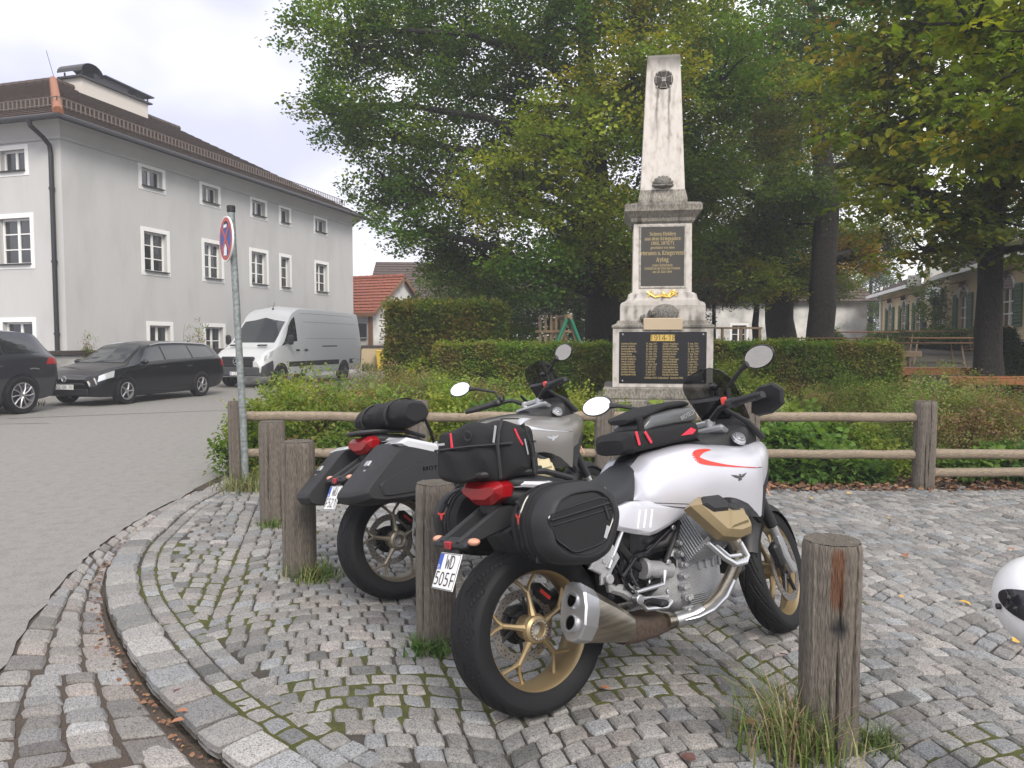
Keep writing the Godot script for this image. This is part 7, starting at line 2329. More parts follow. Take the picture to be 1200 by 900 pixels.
		var cov := [Vector2(0.605, 0.705), Vector2(0.668, 0.735), Vector2(0.775, 0.728), Vector2(0.892, 0.632), Vector2(0.893, 0.583), Vector2(0.872, 0.556), Vector2(0.80, 0.548), Vector2(0.712, 0.566)]
		var pl := []
		for p in cov: pl.append(Vector2(p.x - 0.76, (p.y - 0.635) * 1.04))
		var tilt := Basis(Vector3.RIGHT, -0.42 * s)
		var cb := tilt if s > 0 else tilt * Basis(Vector3(1, 0, 0), Vector3(0, 1, 0), Vector3(0, 0, -1))
		g.prism(pl, -0.03, 0.062, 0.024, cb, Vector3(0.76, 0.635, s * 0.325))
		g.prism([Vector2(-0.02, -0.055), Vector2(0.10, -0.045), Vector2(0.105, 0.02), Vector2(0.02, 0.025)], 0.03, 0.072, 0.012, cb, Vector3(0.76, 0.635, s * 0.325))
		part(g, "cylinder_cover", M.gold_cover, b, 35.0)
		g = Geo.new()
		g.prism([Vector2(-0.115, 0.062), Vector2(-0.09, 0.095), Vector2(0.0, 0.092), Vector2(0.035, 0.058), Vector2(0.015, 0.02), Vector2(-0.07, 0.025)], 0.03, 0.074, 0.012, cb, Vector3(0.76, 0.635, s * 0.325))
		g.prism([Vector2(0.03, 0.056), Vector2(0.085, 0.022), Vector2(0.07, 0.0), Vector2(0.02, 0.03)], 0.04, 0.068, 0.006, cb, Vector3(0.76, 0.635, s * 0.325))
		part(g, "cover_inlay", M.matt, b, 35.0)
		# exhaust header and its guard
		g = Geo.new()
		g.tube([Vector3(0.845, 0.575, s * 0.27), Vector3(0.875, 0.545, s * 0.295), Vector3(0.892, 0.50, s * 0.305), Vector3(0.875, 0.455, s * 0.30), Vector3(0.845, 0.40, s * 0.285), Vector3(0.812, 0.335, s * 0.255), Vector3(0.775, 0.285, s * 0.22), Vector3(0.725, 0.252, s * 0.185), Vector3(0.66, 0.242, s * 0.16), Vector3(0.58, 0.248, s * 0.15)], 0.027, 16)
		part(g, "exhaust_header", M.steel, b)
		g = Geo.new()
		g.tube([Vector3(0.665, 0.562, s * 0.345), Vector3(0.73, 0.495, s * 0.36), Vector3(0.785, 0.462, s * 0.362), Vector3(0.85, 0.462, s * 0.362), Vector3(0.868, 0.482, s * 0.362), Vector3(0.85, 0.54, s * 0.35)], [0.009, 0.012, 0.014, 0.014, 0.012, 0.009], 8)
		g.tube([Vector3(0.71, 0.545, s * 0.345), Vector3(0.765, 0.495, s * 0.355), Vector3(0.835, 0.49, s * 0.355)], 0.008, 6)
		part(g, "cylinder_guard", M.silver, b)
		g = Geo.new()
		g.tube([Vector3(0.835, 0.385, s * 0.305), Vector3(0.80, 0.325, s * 0.285), Vector3(0.755, 0.275, s * 0.245), Vector3(0.70, 0.25, s * 0.21), Vector3(0.64, 0.245, s * 0.19)], [0.018, 0.022, 0.022, 0.018, 0.010], 10, false, 0.6)
		g.tube([Vector3(0.745, 0.262, s * 0.2), Vector3(0.70, 0.247, s * 0.175), Vector3(0.62, 0.244, s * 0.155)], 0.032, 16)
		part(g, "heat_shield", M.silver, b)
	# collector box and silencer
	g = Geo.new()
	g.body([[0.28, 0.315, 0.225, 0.045, 4.0, 0.5, 0.19], [0.36, 0.315, 0.21, 0.075, 4.0, 0.5, 0.15], [0.50, 0.285, 0.195, 0.10, 4.0, 0.5, 0.08], [0.64, 0.26, 0.195, 0.12, 4.0, 0.5, 0.02]], 24)
	part(g, "collector", M.rusty, b)
	var m0 := Vector3(0.285, 0.292, 0.245); var m1 := Vector3(0.022, 0.408, 0.262)
	var axd := (m1 - m0).normalized()
	var side := Vector3(0, 0, 1)
	var upm := axd.cross(side).normalized()
	if upm.y < 0: upm = -upm
	var section := func(t: float, h: float, w: float, lean: float) -> PackedVector3Array:
		var ring := PackedVector3Array()
		var m := m0.lerp(m1, t)
		for q in [[-0.30, 1.0], [0.30, 1.0], [0.80, 0.72], [1.0, 0.25], [1.0, -0.35], [0.62, -0.85], [0.2, -1.0], [-0.35, -1.0], [-0.85, -0.7], [-1.0, -0.2], [-1.0, 0.4], [-0.75, 0.85]]:
			ring.append(m + side * q[0] * w + upm * q[1] * h + axd * (q[1] * lean))
		return ring
	g = Geo.new()
	g.loft([section.call(-0.02, 0.040, 0.038, 0.0), section.call(0.03, 0.052, 0.05, 0.0), section.call(0.4, 0.075, 0.060, 0.0), section.call(0.74, 0.092, 0.066, 0.012)])
	part(g, "silencer", M.steel, b, 24.0)
	g = Geo.new()
	g.loft([section.call(0.745, 0.094, 0.068, 0.012), section.call(0.97, 0.103, 0.074, 0.022), section.call(1.0, 0.099, 0.070, 0.022), section.call(1.0, 0.082, 0.054, 0.022)])
	part(g, "silencer_cap", M.silver, b, 24.0)
	for k in [0.038, -0.040]:
		g = Geo.new()
		var o: Vector3 = m0.lerp(m1, 1.0) + upm * k + axd * (0.022 * k / 0.1)
		g.lathe(o, Basis(upm, axd, upm.cross(axd)), [Vector2(0.0, 0.002), Vector2(0.025, 0.002), Vector2(0.026, 0.012), Vector2(0.031, 0.012), Vector2(0.033, -0.01)], 24)
		part(g, "tailpipe", M.silver, b)
		g = Geo.new()
		g.lathe(o, Basis(upm, axd, upm.cross(axd)), [Vector2(0.0, 0.006), Vector2(0.0245, 0.006), Vector2(0.0245, 0.004)], 20)
		part(g, "tailpipe_bore", M.bore, b)
	# rest brackets and linkages, starter motor, frame tubes
	for s in [1.0, -1.0]:
		g = Geo.new()
		g.prism([Vector2(0.185, 0.525), Vector2(0.247, 0.585), Vector2(0.318, 0.598), Vector2(0.345, 0.545), Vector2(0.30, 0.50), Vector2(0.27, 0.455), Vector2(0.235, 0.455), Vector2(0.24, 0.495)], (0.16 if s > 0 else -0.178), (0.178 if s > 0 else -0.16), 0.005)
		g.cyl(Vector3(0.265, 0.475, s * 0.15), Vector3(0.265, 0.475, s * 0.20), 0.02, -1.0, 12, 0.003)
		g.cyl(Vector3(0.26, 0.545, s * 0.17), Vector3(0.26, 0.545, s * 0.184), 0.012, -1.0, 8)
		part(g, "pillion_bracket", M.cast, b, 30.0)
		g = Geo.new()
		g.tube([Vector3(0.27, 0.515, s * 0.185), Vector3(0.375, 0.645, s * 0.17)], [0.010, 0.008], 8)
		g.tube([Vector3(0.235, 0.56, s * 0.185), Vector3(0.25, 0.60, s * 0.18)], 0.007, 6)
		part(g, "bracket_stay", M.silver, b)
		g = Geo.new()
		g.prism([Vector2(0.285, 0.445), Vector2(0.40, 0.435), Vector2(0.44, 0.415), Vector2(0.43, 0.36), Vector2(0.39, 0.36), Vector2(0.35, 0.39), Vector2(0.29, 0.415)], (0.125 if s > 0 else -0.165), (0.165 if s > 0 else -0.125), 0.012)
		part(g, "rider_bracket", M.cast, b, 30.0)
		g = Geo.new()
		g.tube([Vector3(0.385, 0.385, s * 0.195), Vector3(0.43, 0.33, s * 0.20), Vector3(0.54, 0.318, s * 0.20), Vector3(0.575, 0.335, s * 0.195)], 0.010, 8)
		g.tube([Vector3(0.40, 0.40, s * 0.185), Vector3(0.55, 0.405, s * 0.185), Vector3(0.575, 0.455, s * 0.175)], [0.009, 0.009, 0.012], 8)
		g.tube([Vector3(0.40, 0.375, s * 0.19), Vector3(0.565, 0.355, s * 0.19)], 0.007, 6)
		g.cyl(Vector3(0.395, 0.375, s * 0.18), Vector3(0.395, 0.375, s * 0.215), 0.02, -1.0, 12, 0.003)
		part(g, "foot_controls", M.silver, b)
		g = Geo.new()
		g.box(Vector3(0.44, 0.36, s * 0.255), Vector3(0.045, 0.024, 0.10), 0.008)
		part(g, "footrest", M.black, b)
		g = Geo.new()
		g.tube([Vector3(0.50, 0.55, s * 0.13), Vector3(0.62, 0.56, s * 0.145), Vector3(0.74, 0.66, s * 0.15), Vector3(0.92, 0.80, s * 0.12)], 0.019, 10)
		g.tube([Vector3(0.595, 0.485, s * 0.165), Vector3(0.655, 0.57, s * 0.165), Vector3(0.72, 0.665, s * 0.16)], 0.011, 8)
		g.tube([Vector3(0.56, 0.43, s * 0.13), Vector3(0.45, 0.50, s * 0.13), Vector3(0.36, 0.62, s * 0.12)], 0.02, 8)
		part(g, "frame_tube", M.black, b)
		g = Geo.new()
		for q in [[0.60, 0.487, 0.172], [0.612, 0.66, 0.16], [0.655, 0.62, 0.165], [0.58, 0.37, 0.17], [0.30, 0.55, 0.18]]:
			g.cyl(Vector3(q[0], q[1], s * q[2]), Vector3(q[0], q[1], s * (q[2] + 0.012)), 0.011, -1.0, 8, 0.002)
		part(g, "bolts", M.silver, b).set_meta("kind", "stuff")
	g = Geo.new()
	g.cyl(Vector3(0.485, 0.475, 0.145), Vector3(0.64, 0.445, 0.145), 0.036, 0.034, 20, 0.006)
	g.cyl(Vector3(0.478, 0.476, 0.145), Vector3(0.50, 0.472, 0.145), 0.044, -1.0, 20, 0.004)
	part(g, "starter_motor", M.cast, b, 30.0)
	g = Geo.new()
	var loop := []
	for i in 15:
		var a := TAU * i / 14.0 * 0.78 + 1.1
		loop.append(Vector3(0.455 + cos(a) * 0.06, 0.47 + sin(a) * 0.07, 0.17 + 0.01 * sin(a * 2)))
	g.tube(loop, 0.008, 7)
	g.tube([Vector3(0.33, 0.53, 0.155), Vector3(0.37, 0.42, 0.175), Vector3(0.45, 0.36, 0.17), Vector3(0.55, 0.40, 0.16)], 0.008, 7)
	g.tube([Vector3(0.36, 0.46, 0.16), Vector3(0.42, 0.53, 0.18), Vector3(0.5, 0.54, 0.165), Vector3(0.66, 0.62, 0.16)], 0.007, 7)
	part(g, "hoses", M.black_gloss, b).set_meta("kind", "stuff")
	g = Geo.new()
	g.box(Vector3(0.40, 0.46, 0.0), Vector3(0.26, 0.22, 0.26), 0.03)
	g.cyl(Vector3(0.37, 0.47, 0.10), Vector3(0.37, 0.47, 0.155), 0.065, 0.055, 22, 0.008)
	for i in 7:
		var a := TAU * i / 7.0
		g.cyl(Vector3(0.37 + cos(a) * 0.052, 0.47 + sin(a) * 0.052, 0.14), Vector3(0.37 + cos(a) * 0.052, 0.47 + sin(a) * 0.052, 0.165), 0.009, -1.0, 8)
	g.box(Vector3(0.56, 0.58, 0.06), Vector3(0.22, 0.16, 0.18), 0.03)
	g.box(Vector3(0.62, 0.47, 0.12), Vector3(0.10, 0.06, 0.09), 0.015)
	part(g, "gearbox", M.black_gloss, b, 30.0)
	# radiator and head
	g = Geo.new()
	g.box(Vector3(1.06, 0.52, 0), Vector3(0.07, 0.34, 0.26), 0.01, Basis(Vector3.BACK, 0.2))
	part(g, "radiator", M.black, b)
	g = Geo.new()
	g.body([[0.98, 0.99, 0.86, 0.08, 3.0], [1.10, 1.02, 0.86, 0.14, 3.0], [1.18, 1.06, 0.86, 0.185, 2.8], [1.26, 1.075, 0.86, 0.165, 2.6], [1.31, 1.02, 0.88, 0.12, 2.4], [1.345, 0.94, 0.88, 0.06, 2.2]], 28)
	part(g, "cockpit", M.matt, b)
	for s in [1.0, -1.0]:
		g = Geo.new()
		g.tube([Vector3(1.09, 1.10, s * 0.15), Vector3(1.19, 1.03, s * 0.185), Vector3(1.27, 0.955, s * 0.19)], [0.008, 0.014, 0.017], 8)
		part(g, "cockpit_edge", M.matt, b)
		g = Geo.new()
		g.lathe(Vector3(1.13, 0.955, s * 0.165), Basis(Vector3(1, 0, 0), Vector3(0, 0.7, s * 0.7), Vector3(0, -0.7, s * 0.7)), [Vector2(0.0, 0.03), Vector2(0.018, 0.03), Vector2(0.02, 0.022), Vector2(0.027, 0.022), Vector2(0.029, 0.014), Vector2(0.034, 0.012), Vector2(0.036, 0.0)], 20)
		part(g, "fork_cap", M.silver, b, 20.0)
	g = Geo.new()
	g.box(Vector3(1.165, 1.115, 0), Vector3(0.035, 0.12, 0.19), 0.012, Basis(Vector3.BACK, 0.55))
	g.box(Vector3(1.17, 1.18, 0.02), Vector3(0.03, 0.085, 0.05), 0.008, Basis(Vector3.BACK, 0.2))
	g.tube([Vector3(1.17, 1.13, 0.03), Vector3(1.15, 1.19, 0.05), Vector3(1.14, 1.235, 0.04)], 0.012, 8)
	g.ball(Vector3(1.145, 1.215, 0.045), Vector3(0.022, 0.02, 0.03), 10, 6)
	part(g, "instrument_panel", M.black_gloss, b)
	# tinted screen: a curved sheet
	g = Geo.new()
	rings = []
	var N := 12
	for i in N + 1:
		var t := float(i) / N
		var y := lerpf(1.05, 1.31, t)
		var w := 0.165 * (0.86 + 0.30 * t - 0.12 * t * t) * pow(maxf(1.0 - pow(maxf(t - 0.50, 0.0) / 0.5, 2.4), 0.02), 0.5)
		var xm := lerpf(1.31, 1.165, t)
		var ring := PackedVector3Array()
		for k in 13:
			var u := lerpf(-1, 1, k / 12.0)
			ring.append(Vector3(xm - 0.07 * u * u * (w / 0.2), y, u * w))
		for k in 13:
			var u := lerpf(1, -1, k / 12.0)
			ring.append(Vector3(xm - 0.004 - 0.07 * u * u * (w / 0.2), y - 0.002, u * w))
		rings.append(ring)
	g.loft(rings)
	part(g, "windscreen", M.tint, b)
	# fork and front end, turned with the bars
	for s in [1.0, -1.0]:
		g = Geo.new()
		var top := Vector3(1.125, 0.985, s * 0.105); var low := Vector3(1.445, 0.33, s * 0.105)
		g.tube([top, top.lerp(low, 0.72)], 0.027, 16)
		part(g, "fork_tube", M.black, b, 38.0, S)
		g = Geo.new()
		g.tube([top.lerp(low, 0.70), top.lerp(low, 0.92)], [0.021, 0.021], 14)
		g.prism([Vector2(1.355, 0.46), Vector2(1.39, 0.475), Vector2(1.455, 0.34), Vector2(1.495, 0.31), Vector2(1.48, 0.268), Vector2(1.44, 0.275), Vector2(1.38, 0.36)], s * 0.105 - 0.018, s * 0.105 + 0.018, 0.008)
		part(g, "fork_foot", M.silver, b, 38.0, S)
		g = Geo.new()
		g.box(Vector3(1.375, 0.375, s * 0.085), Vector3(0.06, 0.12, 0.05), 0.014, Basis(Vector3.BACK, 0.4))
		part(g, "front_caliper", M.black, b, 38.0, S)
		g = Geo.new()
		g.box(Vector3(1.30, 0.70, s * 0.142), Vector3(0.012, 0.10, 0.004), 0.001, Basis(Vector3.BACK, 0.45))
		part(g, "side_reflector", M.orange_lens, b, 38.0, S)
		# bar half, grip, lever, mirror
		g = Geo.new()
		g.tube([Vector3(1.055, 1.035, 0), Vector3(1.055, 1.035, s * 0.05), Vector3(1.03, 1.085, s * 0.13), Vector3(0.965, 1.09, s * 0.22), Vector3(0.90, 1.083, s * 0.33), Vector3(0.872, 1.078, s * 0.375)], [0.015, 0.015, 0.014, 0.012, 0.011, 0.011], 10)
		g.box(Vector3(0.975, 1.09, s * 0.215), Vector3(0.05, 0.045, 0.06), 0.012)
		part(g, "handlebar", M.black, b, 38.0, S)
		g = Geo.new()
		g.tube([Vector3(0.962, 1.090, s * 0.235), Vector3(0.875, 1.078, s * 0.372)], [0.019, 0.018], 14)
		g.tube([Vector3(0.875, 1.078, s * 0.372), Vector3(0.858, 1.076, s * 0.40)], [0.016, 0.014], 12)
		part(g, "grip", M.black, b, 38.0, S)
		g = Geo.new()
		g.tube([Vector3(1.0, 1.085, s * 0.215), Vector3(0.99, 1.082, s * 0.28), Vector3(0.94, 1.075, s * 0.38)], [0.008, 0.007, 0.006], 7)
		part(g, "lever", M.black, b, 38.0, S)
		g = Geo.new()
		g.box(Vector3(0.985, 1.108, s * 0.18), Vector3(0.035, 0.035, 0.03), 0.006)
		part(g, "switch", M.red if s > 0 else M.black, b, 38.0, S)
		g = Geo.new()
		g.tube([Vector3(0.985, 1.105, s * 0.20), Vector3(0.975, 1.165, s * 0.215), Vector3(0.915, 1.215, s * 0.32), Vector3(0.895, 1.225, s * 0.36)], [0.010, 0.009, 0.010, 0.016], 8)
		part(g, "mirror_stalk", M.black, b, 38.0, S)
		var mb := Basis(Vector3.UP, s * -0.28) * Basis(Vector3.BACK, 0.10 if s > 0 else -0.16)
		var mp := Vector3(0.88, 1.238, s * 0.42)
		g = Geo.new()
		g.lathe(mp, mb * Basis(Vector3(0, 0, 1.0), Vector3(-1, 0, 0), Vector3(0, 1, 0)) * Basis.from_scale(Vector3(0.078, 1, 0.05)), [Vector2(0.0, -0.035), Vector2(0.5, -0.028), Vector2(0.85, -0.012), Vector2(1.0, 0.002), Vector2(0.96, 0.006), Vector2(0.0, 0.006)], 28)
		part(g, "mirror_housing", M.black, b, 50.0, S)
		g = Geo.new()
		g.lathe(mp, mb * Basis(Vector3(0, 0, 1.0), Vector3(-1, 0, 0), Vector3(0, 1, 0)) * Basis.from_scale(Vector3(0.073, 1, 0.046)), [Vector2(0.0, 0.0075), Vector2(0.97, 0.0075), Vector2(0.98, 0.005)], 28)
		part(g, "mirror_glass", M.mirror, b, 20.0, S)
	g = Geo.new()
	g.box(Vector3(1.075, 0.985, 0), Vector3(0.12, 0.03, 0.25), 0.01, Basis(Vector3.BACK, -0.4))
	for s in [1.0, -1.0]:
		g.tube([Vector3(1.05, 0.99, s * 0.05), Vector3(1.055, 1.05, s * 0.055)], 0.024, 12)
	g.box(Vector3(1.055, 1.035, 0), Vector3(0.045, 0.03, 0.15), 0.008)
	part(g, "triple_clamp", M.cast, b, 38.0, S)
	g = Geo.new()
	rings = []
	for i in 13:
		var a := lerpf(0.25, 2.75, i / 12.0)
		var ring := PackedVector3Array()
		var w := 0.078 * (0.75 + 0.25 * sin(PI * i / 12.0))
		for k in 9:
			var z := lerpf(-w, w, k / 8.0)
			var rr := 0.328 - 0.045 * pow(absf(z / w), 3.0)
			ring.append(Vector3(1.475 + cos(a) * rr, 0.30 + sin(a) * rr, z))
		for k in 9:
			var z := lerpf(w, -w, k / 8.0)
			var rr := 0.323 - 0.045 * pow(absf(z / w), 3.0)
			ring.append(Vector3(1.475 + cos(a) * rr, 0.30 + sin(a) * rr, z))
		rings.append(ring)
	g.loft(rings)
	part(g, "front_mudguard", M.black, b, 38.0, S)
	# side stand
	g = Geo.new()
	g.tube([Vector3(0.60, 0.26, -0.16), Vector3(0.56, 0.12, -0.26), Vector3(0.53, -0.035, -0.33)], [0.016, 0.014, 0.016], 8)
	g.box(Vector3(0.53, -0.045, -0.335), Vector3(0.06, 0.012, 0.05), 0.004)
	part(g, "side_stand", M.black, b)
	return b

func pose(at: Vector3, head: float, lean: float) -> Transform3D:
	var h := deg_to_rad(head); var l := deg_to_rad(lean)
	var X := Vector3(cos(h), 0, -sin(h)); var R := Vector3(sin(h), 0, cos(h))
	return Transform3D(Basis(X, Vector3.UP * cos(l) - R * sin(l), R * cos(l) + Vector3.UP * sin(l)), at)

func plate_text(b: Node3D, a: String, c: String) -> void:
	var p: Node3D = b.get_node("number_plate")
	letters(a, 0.047, M.ink, "lettering", p, Transform3D(Basis(), Vector3(0.012, 0.032, 0.0034)), "Droid Sans Mono", 0.0, 0.85, true)
	letters(c, 0.047, M.ink, "lettering", p, Transform3D(Basis(), Vector3(0.0, -0.030, 0.0034)), "Droid Sans Mono", 0.0, 0.95, true)
	letters("PL", 0.017, M.white, "lettering", p, Transform3D(Basis(), Vector3(-0.062, 0.012, 0.0036)), "Droid Sans", 0.0, 0.8)

func make_bikes() -> void:
	M.slot = mat(lin(0.80, 0.80, 0.82), 0.3)
	M.emblem = mat(lin(0.10, 0.10, 0.105), 0.4, 0.5)
	var near := make_bike()
	var far := near.duplicate()
	far.name = numbered("motorcycle")
	add_child(far, true)
	near.transform = pose(Vector3(0.097, 0.0, -2.80), 33.5, 10.0)
	far.transform = pose(Vector3(-0.625, 0.0, -4.09), 36.0, 10.0)
	tag(far, "grey touring motorcycle with bronze wheels and hard side cases, behind the white one", "motorcycle", "parked motorcycles")
	var swap := {M.white_paint: M.grey_paint, M.gold_wheel: M.bronze_wheel, M.gold_cover: M.pale_cover, M.slot: M.black, M.emblem: M.silver}
	for c in far.get_children():
		if swap.has(c.material_override): c.material_override = swap[c.material_override]
		if str(c.name).begins_with("red_stripe"): c.material_override = M.silver
		if str(c.name).begins_with("tail_cowl"): c.material_override = M.white_paint
	plate_text(near, "WD", "505F")
	plate_text(far, "WU", "F521")
	# hand guard on the near machine's throttle side
	var g := Geo.new()
	g.prism([Vector2(-0.10, -0.045), Vector2(-0.07, 0.03), Vector2(-0.01, 0.055), Vector2(0.07, 0.05), Vector2(0.115, 0.01), Vector2(0.10, -0.05), Vector2(0.02, -0.075), Vector2(-0.06, -0.07)], -0.012, 0.012, 0.008, Basis(Vector3(-0.45, 0, 0.89), Vector3(0, 1, 0), Vector3(-0.89, 0, -0.45)), Vector3(0.985, 1.075, 0.36))
	part(g, "hand_guard", M.black, near, 38.0, steer())
	soft_luggage(near.transform)
	hard_luggage(far.transform)

# closed outline pushed out along z with a swelling profile: list of [z, scale]
func swell(g: Geo, outline: Array, prof: Array, m: Vector2, bz := 1.0) -> void:
	var rings := []
	for p in prof:
		var ring := PackedVector3Array()
		for o in outline:
			var q: Vector2 = m + (o - m) * p[1]
			ring.append(Vector3(q.x, q.y, p[0] * bz))
		rings.append(ring)
	g.loft(rings)

func rounded(poly: Array, n := 4, r := 0.35) -> Array:
	var o := []
	var c := poly.size()
	for i in c:
		var p: Vector2 = poly[i]; var a: Vector2 = p.lerp(poly[i - 1], r); var b: Vector2 = p.lerp(poly[(i + 1) % c], r)
		for k in n + 1:
			var t := float(k) / n
			o.append(a.lerp(p, t).lerp(p.lerp(b, t), t))
	return o

func bulls_mark(parent: Node3D, x: Transform3D) -> void:      # the small red horned mark
	var g := Geo.new()
	for s in [-1.0, 1.0]:
		g.prism([Vector2(0.0, -0.012), Vector2(s * 0.004, -0.004), Vector2(s * 0.005, 0.004), Vector2(s * 0.013, 0.005), Vector2(s * 0.013, 0.013), Vector2(s * 0.009, 0.009), Vector2(0.0, 0.008)], 0.0, 0.0012)
	part(g, "red_mark", M.red, parent, 0.0, x)

func soft_luggage(x: Transform3D) -> void:
	M.matt_shell = M.matt
	var base := [Vector2(-0.165, 0.842), Vector2(-0.08, 0.872), Vector2(0.07, 0.872), Vector2(0.138, 0.818), Vector2(0.160, 0.735), Vector2(0.090, 0.605), Vector2(0.0, 0.578), Vector2(-0.14, 0.602), Vector2(-0.20, 0.655), Vector2(-0.215, 0.76)]
	for i in base.size(): base[i] += Vector2(0.03, 0.0)
	var out := rounded(base)
	var m := Vector2(-0.03, 0.735)
	for s in [1.0, -1.0]:
		var o := thing("soft_pannier", "black soft pannier with grey pocket on the right side of the white motorcycle" if s > 0 else "black soft pannier on the far left side of the white motorcycle", "pannier")
		o.transform = x
		var g := Geo.new()
		swell(g, out, [[0.205, 0.90], [0.22, 0.98], [0.27, 1.0], [0.33, 0.995], [0.345, 0.98]], m, s)
		part(g, "body", M.cloth, o, 50.0)
		g = Geo.new()
		swell(g, out, [[0.338, 0.965], [0.35, 1.0], [0.385, 0.975], [0.412, 0.90], [0.424, 0.80], [0.424, 0.76], [0.412, 0.72]], m, s)
		part(g, "shell", M.matt_shell, o, 40.0)
		for k in [0.245, 0.275, 0.305]:
			g = Geo.new()
			var ring := []
			for p in out: ring.append(Vector3(m.x + (p.x - m.x) * 1.004, m.y + (p.y - m.y) * 1.004, k * s))
			g.tube(ring, 0.0048, 6, true)
			part(g, "zip", M.black_gloss if k > 0.26 and k < 0.29 else M.cloth, o)
		var pocket := rounded([Vector2(-0.165, 0.780), Vector2(0.095, 0.815), Vector2(0.132, 0.745), Vector2(0.072, 0.655), Vector2(-0.06, 0.638), Vector2(-0.135, 0.695)], 4, 0.25)
		g = Geo.new()
		swell(g, pocket, [[0.400, 1.0], [0.421, 1.0], [0.424, 0.96], [0.426, 0.6]], Vector2(-0.015, 0.725), s)
		part(g, "pocket", M.cloth, o, 30.0)
		g = Geo.new()
		var ring := []
		for p in pocket: ring.append(Vector3(p.x, p.y, 0.421 * s))
		g.tube(ring, 0.004, 6, true)
		g.tube([Vector3(-0.15, 0.760, 0.427 * s), Vector3(0.11, 0.788, 0.427 * s)], 0.004, 6)
		g.tube([Vector3(-0.148, 0.742, 0.426 * s), Vector3(0.115, 0.768, 0.426 * s)], 0.003, 6)
		part(g, "piping", M.black_gloss, o)
		g = Geo.new()
		g.box(Vector3(0.09, 0.757, 0.430 * s), Vector3(0.008, 0.05, 0.006), 0.002, Basis(Vector3.BACK, 0.25))
		g.box(Vector3(-0.168, 0.81, 0.27 * s), Vector3(0.01, 0.04, 0.012), 0.002, Basis(Vector3.BACK, 0.6))
		g.box(Vector3(-0.14, 0.635, 0.31 * s), Vector3(0.012, 0.05, 0.012), 0.002)
		part(g, "zip_pulls", M.dark_metal, o).set_meta("kind", "stuff")
		g = Geo.new()
		g.box(Vector3(0.082, 0.69, 0.428 * s), Vector3(0.014, 0.045, 0.003), 0.001, Basis(Vector3.BACK, -0.45))
		part(g, "reflective_tab", M.reflective, o)
		if s > 0:
			g = Geo.new()
			g.box(Vector3(0.075, 0.838, 0.409), Vector3(0.085, 0.016, 0.004), 0.0015, Basis(Vector3.RIGHT, -0.75))
			var lb := part(g, "label", M.dark_metal, o)
			letters("SW-MOTECH", 0.0085, M.white, "lettering", lb, Transform3D(Basis(Vector3.RIGHT, -0.75), Vector3(0.077, 0.8395, 0.4112)), "Droid Sans", 0.0, 1.0, true)
		bulls_mark(o, Transform3D(Basis(Vector3(0, 0, 1), Vector3(0.05, 1, 0).normalized(), Vector3(-1, 0, 0)) * Basis(Vector3.UP, -0.25 * s), Vector3(-0.1885, 0.765, s * 0.285)).scaled_local(Vector3.ONE * 1.5))
	# tail bag strapped across the carrier
	var t := thing("tail_bag", "large black roll-top tail bag strapped behind the white motorcycle's seat", "bag")
	var mid := Vector3(-0.115, 0.0, -0.01)
	t.transform = x * Transform3D(Basis(Vector3.UP, deg_to_rad(30.0)), mid) * Transform3D(Basis.from_scale(Vector3(0.80, 0.88, 0.60)), Vector3(0.056, 0.107, -0.007))
	var g := Geo.new()
	var secs := []
	for q in [[-0.285, 0.05, 0.09], [-0.27, 0.115, 0.125], [-0.24, 0.138, 0.14], [0.0, 0.142, 0.145], [0.22, 0.138, 0.14], [0.285, 0.115, 0.125], [0.305, 0.06, 0.09]]: secs.append(q)
	var fine_secs := []
	for i in 25:
		var z := lerpf(-0.285, 0.305, i / 24.0)
		var e := pow(1.0 - pow(absf((z - 0.01) / 0.3), 7.0), 0.45) if absf((z - 0.01) / 0.3) < 1.0 else 0.0
		fine_secs.append([z, 0.05 + 0.092 * e, 0.07 + 0.072 * e])
	var rings := []
	for q in fine_secs:
		var ring := PackedVector3Array()
		for p in [[-1.0, -0.80], [-0.96, -0.93], [-0.86, -1.0], [0.0, -1.0], [0.86, -1.0], [0.96, -0.93], [1.0, -0.80], [1.03, -0.4], [1.0, -0.1], [0.955, 0.02], [0.94, 0.15], [0.88, 0.5], [0.76, 0.80], [0.55, 0.96], [0.28, 1.0], [0.0, 1.0], [-0.30, 0.99], [-0.58, 0.93], [-0.78, 0.78], [-0.89, 0.5], [-0.955, 0.15], [-0.97, 0.02], [-1.015, -0.1], [-1.04, -0.4]]:
			var u: float = p[0]; var v: float = p[1]
			ring.append(Vector3(-0.065 + u * q[1], 1.045 + v * (q[2] if v < 0 else q[2] * 0.78) * 0.98, q[0]))
		rings.append(ring)
	g.loft(rings)
	for i in range(0, g.v.size()):
		var p := g.v[i]
		var sag := 0.016 * sin(PI * clampf((p.z + 0.28) / 0.58, 0, 1)) * smoothstep(0.92, 1.12, p.y)
		g.v[i] = p + Vector3(0.006 * sin(p.z * 31.0 + p.y * 27.0) + 0.004 * sin(p.y * 61.0 + p.z * 9.0), 0.007 * sin(p.z * 23.0 + p.x * 30.0) - sag + 0.02 * smoothstep(1.0, 1.15, p.y) * cos((p.z - 0.01) * 9.0), 0)
	part(g, "body", M.cloth, t, 42.0)
	g = Geo.new()
	for y in [1.05]:
		var r := 0.142
		g.tube([Vector3(-0.065 - r, y, -0.26), Vector3(-0.065 - r * 1.02, y + 0.004, 0), Vector3(-0.065 - r, y, 0.275), Vector3(-0.05, y, 0.31), Vector3(0.06, y, 0.29)], 0.006, 6)
	part(g, "piping", M.black_gloss, t)
	g = Geo.new()
	for z in [0.205]:
		g.tube([Vector3(-0.215, 0.91, z), Vector3(-0.218, 1.04, z), Vector3(-0.20, 1.10, z), Vector3(-0.15, 1.158, z), Vector3(0.02, 1.158, z)], 0.011, 6, false, 0.25)
